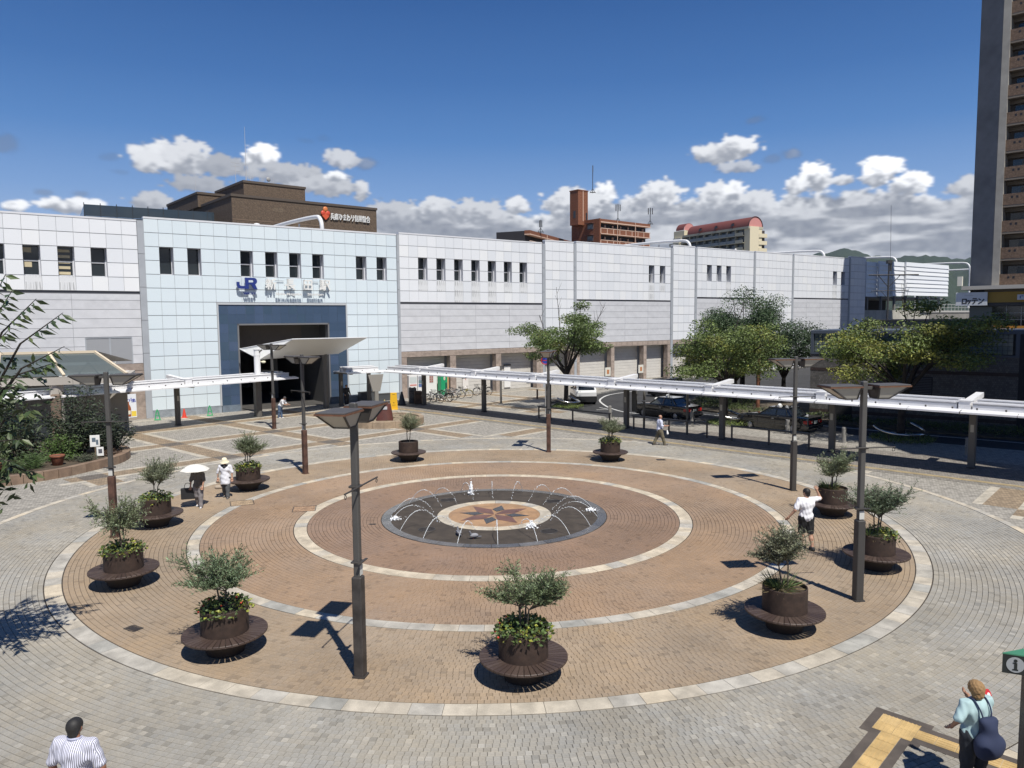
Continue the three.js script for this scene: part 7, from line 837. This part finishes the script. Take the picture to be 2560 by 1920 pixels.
// round bed with the red monument
{
  const b = thing('round_bed', 'round raised stone bed with dry soil around the red monument', 'planting bed', [-7.6, 0, -23.0]); for (let i = 0; i < 22; i++) part(b, 'kerb_stone', sector(2.2, 2.5, i * Math.PI / 11 + .003, (i + 1) * Math.PI / 11 - .003, 0, .42, 2, .015), [M(.44, .33, .225, .75, { tex: 'stone' }), M(.41, .31, .215, .75, { tex: 'stone' })][i % 2]); part(b, 'soil', slabShape(circlePts(2.21, 40), .02, .34), M(.34, .27, .18, .95, { tex: 'stone' })); srand(3); tag(part(b, 'dry_plants', [...Array(40)].map(() => sph(rr(.03, .07), rr(-1.5, 1.5), .35, rr(-1.4, 1.4), 5, 1.4, .5, 1)), M(.12, .09, .05, .9)), null, null, null, 'stuff');
  const m = thing('monument', 'red brown tapering stone monument with a pale plaque in the round bed', 'monument', [-7.45, .34, -22.1], .1); part(m, 'base', new THREE.CylinderGeometry(.36 * 1.414, .52 * 1.414, 1.05, 4, 1).rotateY(Math.PI / 4).scale(1, 1, .7).translate(0, .525, 0), M(.135, .048, .036, .45, { tex: 'stone' })); part(m, 'plaque', box(.36, .19, .012, 0, .80, .315).rotateX(0), M(.50, .50, .52, .4)); part(m, 'finial', lathe([[.001, 1.32], [.03, 1.25], [.09, 1.06], [.001, 1.055]], 8), M(.60, .45, .16, .6)); part(m, 'cap_stone', rbox(.22, .09, .18, -.14, 1.1, 0, .02), M(.5, .46, .4, .7));
  const y = thing('yellow_board', 'yellow free standing tapered sign board beside the walkway', 'sign board', [-8.2, 0, -30.5], .1), Yl = M(.72, .42, .02, .45); part(y, 'panel', prism([[-.28, 0], [.28, 0], [.22, 1.26], [-.22, 1.26]], .08, .015).translate(0, 0, -.04), Yl); part(y, 'foot', rbox(.62, .06, .42, 0, .03, 0, .02), Yl); part(y, 'print', [box(.1, .07, .004, 0, .52, .058), box(.26, .015, .004, 0, .36, .058), box(.26, .012, .004, 0, .30, .058)], M(.25, .14, .02, .6)); part(y, 'grip', box(.2, .04, .012, 0, 1.15, .055), M(.35, .2, .02, .6));
  const bx = (label, x, z, h, m, top) => { const o = thing('litter_bin', label, 'bin', [x, 0, z], .3); part(o, 'case', rbox(.56, h, .5, 0, h / 2, 0, .02), m); part(o, 'slot', box(.5, .05, .01, 0, h * .8, .254), MAT.black); part(o, 'plinth', box(.6, .08, .54, 0, .04, 0), MAT.darkSteel); if (top) for (const s of [-1, 1]) part(o, 'bracket', box(.12, .05, .1, s * .17, h + .025, 0), MAT.black); };
  bx('grey litter bin with two dark brackets on top, left of the bicycles', -7.35, -34.7, 1.25, M(.19, .185, .18, .6, { tex: 'rust' }), true); bx('rusty brown litter bin in front of the grey one', -6.85, -34.1, 1.05, M(.14, .085, .055, .7, { tex: 'rust' }));
  const d = thing('dark_pylon', 'dark pointed barrier pylon beside the yellow board', 'pylon', [-8.05, 0, -33.6]); part(d, 'cone', new THREE.CylinderGeometry(.07, .3, 1.0, 4).translate(0, .55, 0), M(.05, .06, .065, .6)); part(d, 'base', rbox(.7, .06, .5, 0, .03, 0, .02), MAT.black);
}
// cones by the blue wall
const cone = (name, label, x, z, m, body) => { const c = thing(name, label, 'cone', [x, 0, z], .4); part(c, 'base', rbox(.40, .05, .40, 0, .025, 0, .02), m); body(c, m); };
const green = M(.03, .34, .13, .5), aF = (c, m) => { for (const s of [-1, 1]) part(c, 'leg', beam([s * .15, .05, 0], [s * .05, .62, 0], .09, .06), m); part(c, 'crossbar', [box(.2, .05, .05, 0, .3, 0), box(.14, .05, .06, 0, .61, 0)], m); part(c, 'handle', rbox(.09, .1, .04, 0, .68, 0, .02), m); };
cone('barrier_stand', 'green barrier stand at the left end of the pale blue wall', -23.6, -25.7, green, aF); cone('barrier_stand', 'green barrier stand beside the dark blue portal', -20.9, -27.9, green, aF); cone('traffic_cone', 'red traffic cone between the two green stands', -22.25, -26.8, M(.62, .055, .03, .5), (c, m) => { part(c, 'body', lathe([[.15, .05], [.04, .63], [.001, .64]], 18), m); part(c, 'stripe', lathe([[.113, .24], [.088, .36]], 18), MAT.white); });
// fittings along the station front (x along the front)
function front(name, label, cat, s, d, group) { const [x, , z] = FW(s, d); return thing(name, label, cat, [x, 0, z], TH, group); }
{
  const W = M(.74, .74, .73, .4), v = front('vending_machine', 'white vending machine in the first shutter opening right of the blue wall', 'vending machine', 17.05, .05); part(v, 'case', rbox(.78, 1.9, .6, 0, .98, 0, .02), W); part(v, 'front_panel', box(.66, .5, .01, 0, 1.55, .305), M(.55, .6, .6, .3)); part(v, 'stripe', box(.66, .12, .012, 0, 1.1, .305), M(.6, .25, .22, .4)); part(v, 'outlet', box(.4, .16, .012, 0, .45, .305), MAT.black); part(v, 'buttons', [0, 1, 2, 3].map((k) => box(.04, .03, .014, -.2 + k * .13, 1.22, .306)), M(.1, .1, .3, .4));
  const u = front('vending_machine', 'drinks vending machine with rows of bottles next to the white one', 'vending machine', 17.9, .05); part(u, 'case', rbox(.78, 1.9, .6, 0, .98, 0, .02), W); for (let r = 0; r < 3; r++) { part(u, 'shelf', box(.66, .27, .01, 0, 1.68 - r * .31, .303), M(.16, .2, .28, .3)); part(u, 'bottles', [...Array(8)].map((_, k) => cyl(.026, .022, .19, -.27 + k * .078, 1.58 - r * .31, .32, 6)), [M(.5, .5, .5, .3), M(.2, .32, .3, .3), M(.12, .2, .5, .3)][r]); } part(u, 'outlet', box(.5, .18, .012, 0, .42, .305), M(.04, .04, .045, .4)); part(u, 'price_strip', box(.66, .04, .012, 0, .92, .305), M(.2, .3, .6, .4));
  const p = front('shop_front', 'white panelled shop front with a picture board behind the bicycles', 'shop front', 19.05, -.35); part(p, 'panel', rbox(1.5, 2.4, .1, 0, 1.22, 0, .01), W); part(p, 'picture_board', box(.40, .82, .02, .18, 1.55, .055), M(.45, .40, .38, .5)); part(p, 'pictures', [...Array(8)].map((_, k) => box(.15, .14, .01, .08 + (k % 2) * .2, 1.84 - (k >> 1) * .19, .068)), M(.35, .14, .12, .5));
  const g = front('photo_booth', 'bright green machine with an orange side next to the stone pier', 'machine', 20.2, .0); part(g, 'case', rbox(.66, 1.95, .6, 0, 1.0, 0, .02), M(.015, .30, .13, .4)); part(g, 'emblem', sph(.11, .02, 1.5, .3, 10, 1, 1.5, .1), M(.6, .55, .45, .5)); part(g, 'dark_shape', sdf([[[.2, .5, .3], [.18, 1.1, .3], .1, .08]], .03, .02), M(.02, .08, .06, .5)); part(g, 'side_panel', rbox(.12, 1.7, .5, .42, .86, 0, .01), M(.62, .36, .16, .5)); part(g, 'side_top', box(.12, .4, .51, .42, 1.95, 0), M(.12, .12, .3, .5));
  const d = front('service_door', 'plain white service door in the third shutter opening', 'door', 27.95, -.82); part(d, 'leaf', rbox(.74, 2.05, .05, 0, 1.2, 0, .01), W); part(d, 'head', box(.8, .14, .12, 0, 2.3, .02), M(.1, .1, .1, .6)); part(d, 'handle', rbox(.03, .12, .05, .28, 1.2, .05, .01), MAT.steel);
  const n = front('wall_notice', 'white notice with red marks on the second shutter', 'notice', 23.15, -.80); part(n, 'sheet', box(.64, 1.28, .02, 0, .98, 0), M(.70, .67, .64, .6)); part(n, 'print', [box(.1, .1, .01, -.1, 1.42, .012), box(.08, .06, .01, .12, 1.45, .012), box(.06, .12, .01, .02, 1.2, .012)], M(.5, .1, .06, .6)); const bx = front('wall_box', 'small pale box high on the third shutter', 'box', 26.9, -.75); part(bx, 'case', rbox(.48, .24, .16, 0, 2.45, 0, .02), M(.55, .52, .46, .6));
  const w = front('wall_notice', 'white notice with red text leaning on the blue wall right of the portal', 'notice', 13.15, .25); part(w, 'board', rbox(.72, .62, .04, 0, 1.4, 0, .01), W); part(w, 'print', [box(.5, .1, .01, 0, 1.52, .023), box(.52, .06, .01, 0, 1.36, .023), box(.5, .05, .01, 0, 1.25, .023)], M(.5, .06, .05, .6)); part(w, 'legs', [box(.04, 1.1, .04, -.3, .55, 0), box(.04, 1.1, .04, .3, .55, 0)], postG); for (let k = 0; k < 2; k++) { const c = front('utility_cabinet', ['grey cabinet against the blue wall under the walkway stub', 'dark planter box against the blue wall under the walkway stub'][k], 'cabinet', 12.6 + k * 1.6, .45); part(c, 'case', rbox(1.3, k ? .55 : .8, .5, 0, k ? .28 : .4, 0, .02), M(.07, .075, .08, .6)); part(c, 'lid', box(1.34, .04, .54, 0, k ? .57 : .82, 0), MAT.darkSteel); }
  const a = front('beer_poster', 'tall poster with a brown bottle and yellow square on the left stone pier', 'poster', -4.88, .12); part(a, 'sheet', rbox(.74, 1.62, .03, 0, .96, 0, .01), M(.72, .75, .80, .5)); part(a, 'bottle', lathe([[.001, 0], [.15, 0], [.16, .06], [.16, .55], [.13, .68], [.055, .84], [.05, 1.02], [.001, 1.03]], 20).scale(1, 1, .1).translate(-.14, .24, .02), M(.30, .085, .030, .4)); part(a, 'bottle_label', box(.24, .26, .012, -.14, .52, .042), M(.7, .66, .55, .5)); part(a, 'yellow_square', box(.30, .36, .012, .19, .42, .018), M(.74, .55, .07, .5)); part(a, 'lettering', [[-.22, 1.42, .22, .05], [.05, 1.42, .05, .2], [.2, 1.4, .2, .05], [.2, 1.32, .24, .04], [.2, 1.24, .28, .04], [.2, 1.33, .045, .24], [-.05, 1.35, .05, .16]].map(([x, y, q, h]) => box(q, h, .01, x, y, .019)), M(.03, .05, .35, .5)); part(a, 'stand', box(.7, .1, .3, 0, .06, 0), M(.35, .3, .25, .6));
  const sg = front('shop_sign', 'white shop sign with dark characters above the left stone piers', 'sign', -6.9, .12); part(sg, 'board', rbox(4.2, .75, .1, 0, 3.02, 0, .02), W); ['ro', 'sin', 'ai', 'ta', 'yo'].slice(1, 4).forEach((g, i) => part(sg, 'letter', strokes(g, .1 + i * .62, 2.78, .46, .46, .05, .02, .08), M(.05, .05, .06, .6))); const sh = front('shop_counter', 'brown wooden stall front in the shade of the left walkway', 'shop front', -6.9, -.35); part(sh, 'front', rbox(2.6, 2.0, .3, 0, 1.2, 0, .03), M(.20, .10, .05, .6, { tex: 'wood' })); part(sh, 'hood', rbox(2.8, .35, .6, 0, 2.35, .1, .05), M(.10, .055, .035, .7)); part(sh, 'display', box(1.2, .7, .04, .3, 1.3, .17), M(.42, .18, .06, .5)); const wk = front('stall_display', 'white shelf display beside the brown stall front', 'display', -5.3, -.2); part(wk, 'case', rbox(.5, 1.5, .4, 0, .8, 0, .02), W); part(wk, 'goods', [0, 1, 2].map((k) => box(.36, .2, .04, 0, .5 + k * .38, .2)), M(.12, .12, .16, .5));
}
{ // glass roofed stair pavilion behind the shrubs
  const t = thing('stair_pavilion', 'cream framed pavilion with sloping glass roof behind the shrubs at the left', 'pavilion', [-24.5, 0, -17.0], TH - .25), C = M(.62, .53, .40, .6), S = M(.40, .37, .33, .7), G = M(.16, .19, .19, .08, { transmission: .45, thickness: 0 });
  const B = [[-9, 3.75, 1.6], [3.2, 3.75, 1.6]], T = [[-9, 4.95, -.3], [1.5, 4.95, -.3]]; const L = (i) => [lerp(B[0][0], B[1][0], i), lerp(B[0][0] + 1.2, T[1][0], i)]; for (let i = 0; i < 4; i++) { const [b0, t0] = L(i / 4), [b1, t1] = L((i + 1) / 4); part(t, 'roof_pane', polys([[[b0 + .06, 3.78, 1.6], [b1 - .06, 3.78, 1.6], [t1 - .06, 4.93, -.3], [t0 + .06, 4.93, -.3]]]), G); part(t, 'roof_bar', beam([b1, 3.8, 1.6], [t1, 4.97, -.3], .14, .12), C); part(t, 'truss', [bar([b0 + .3, 3.5, .2], [b0 + 1.0, 4.4, .0], .04, 5), bar([b0 + 1.0, 4.4, 0], [b0 + 1.7, 3.5, .2], .04, 5), bar([b0 + 1.7, 3.5, .2], [b0 + 2.4, 4.4, 0], .04, 5)], M(.5, .5, .46, .5)); }
  part(t, 'ridge_beam', beam([-9, 5.0, -.35], [1.55, 5.0, -.35], .18, .14), C); part(t, 'back_slope', polys([[[-9, 5.05, -.4], [1.5, 5.05, -.4], [3.2, 4.3, -3], [-9, 4.3, -3]]]), M(.28, .27, .26, .7)); part(t, 'eaves_beam', [span(-9, 3.25, 3.3, 3.72, 1.35, 1.65), span(3.0, 3.28, 3.3, 3.72, -3, 1.35)], S); part(t, 'column', [cyl(.34, .34, 3.3, -.3, 0, 1.2, 20)], S); part(t, 'column', [cyl(.34, .34, 3.3, -5.8, 0, 1.2, 20)], S); part(t, 'inner_wall', span(-9, 2.8, 0, 3.3, -3, -2.8), M(.30, .28, .25, .8)); part(t, 'rolled_banner', [rbox(.5, 2.6, .3, -.3, 1.5, 1.62, .1, 2)], M(.16, .115, .085, .7));
}
// traffic sign, stone marker, posts by the tree
{ const s = thing('road_sign', 'round blue road sign with red rim on a thin pole behind the far lamp', 'road sign', [3.0, 0, -27.5]); part(s, 'pole', bar([0, 0, 0], [0, 4.0, 0], .035, 8), M(.35, .35, .35, .5)); part(s, 'disc', cyl(.30, .30, .015, 0, 0, 0, 28).rotateX(Math.PI / 2).translate(0, 3.75, .05), M(.02, .05, .30, .4)); part(s, 'rim', new THREE.TorusGeometry(.28, .035, 6, 28).translate(0, 3.75, .062), M(.5, .03, .03, .4)); part(s, 'bar', box(.5, .05, .012, 0, 3.75, .066).rotateZ(0), M(.5, .03, .03, .4));
  const m = thing('marker_post', 'short rust brown marker post between shutters and tree', 'post', [2.75, 0, -37.3]); part(m, 'post', rbox(.14, .75, .14, 0, .375, 0, .02), M(.12, .06, .045, .7)); part(m, 'cap', rbox(.16, .04, .16, 0, .77, 0, .01), MAT.darkSteel); const c = thing('canopy_post', 'slim grey post standing in the sun beyond the walkway with a long shadow', 'post', [-.24, 0, -33.97]); part(c, 'shaft', rbox(.17, 3.0, .17, 0, 1.5, 0, .02), postG); part(c, 'base_plate', box(.3, .03, .3, 0, .015, 0), MAT.darkSteel);
  const r = thing('rust_post', 'rust red post standing in the hedge behind the second taxi', 'post', [18.3, 0, -28.4]); part(r, 'shaft', cyl(.14, .14, 4.6, 0, 0, 0, 14), M(.26, .105, .06, .7, { tex: 'rust' })); part(r, 'collar', cyl(.18, .18, .12, 0, 0, 0, 14), MAT.darkSteel); const b = thing('parked_van', 'dark car roof just visible beyond the walkway roof', 'car', [14.5, -.12, -40.5], .8); part(b, 'body', shell([[-2.2, .3], [-2.25, .95], [1.2, 1.0], [2.1, .85], [2.2, .35]], 1.7, .1), M(.02, .02, .022, .2)); part(b, 'cabin', rbox(3.0, .6, 1.45, -.4, 1.25, 0, .18, 3), M(.015, .016, .018, .1)); for (const s of [-1, 1]) for (const x of [1.3, -1.4]) wheel(b, x, s * .74, .32, .2, s);
  for (const [x, z, l] of [[9.6, -44.6, 'small white no entry board on the stone pier'], [13.3, -48.2, 'small white board with a red figure on the next pier']]) { const n = thing('pier_board', l, 'notice', [x, 0, z], TH); part(n, 'board', rbox(.7, .8, .04, 0, 1.7, 0, .02), M(.72, .70, .62, .5)); part(n, 'print', box(.3, .4, .01, 0, 1.7, .025), M(.5, .22, .1, .6)); part(n, 'stake', box(.05, 1.4, .04, 0, .7, -.01), postG); }
}
renderer.render(scene, camera);
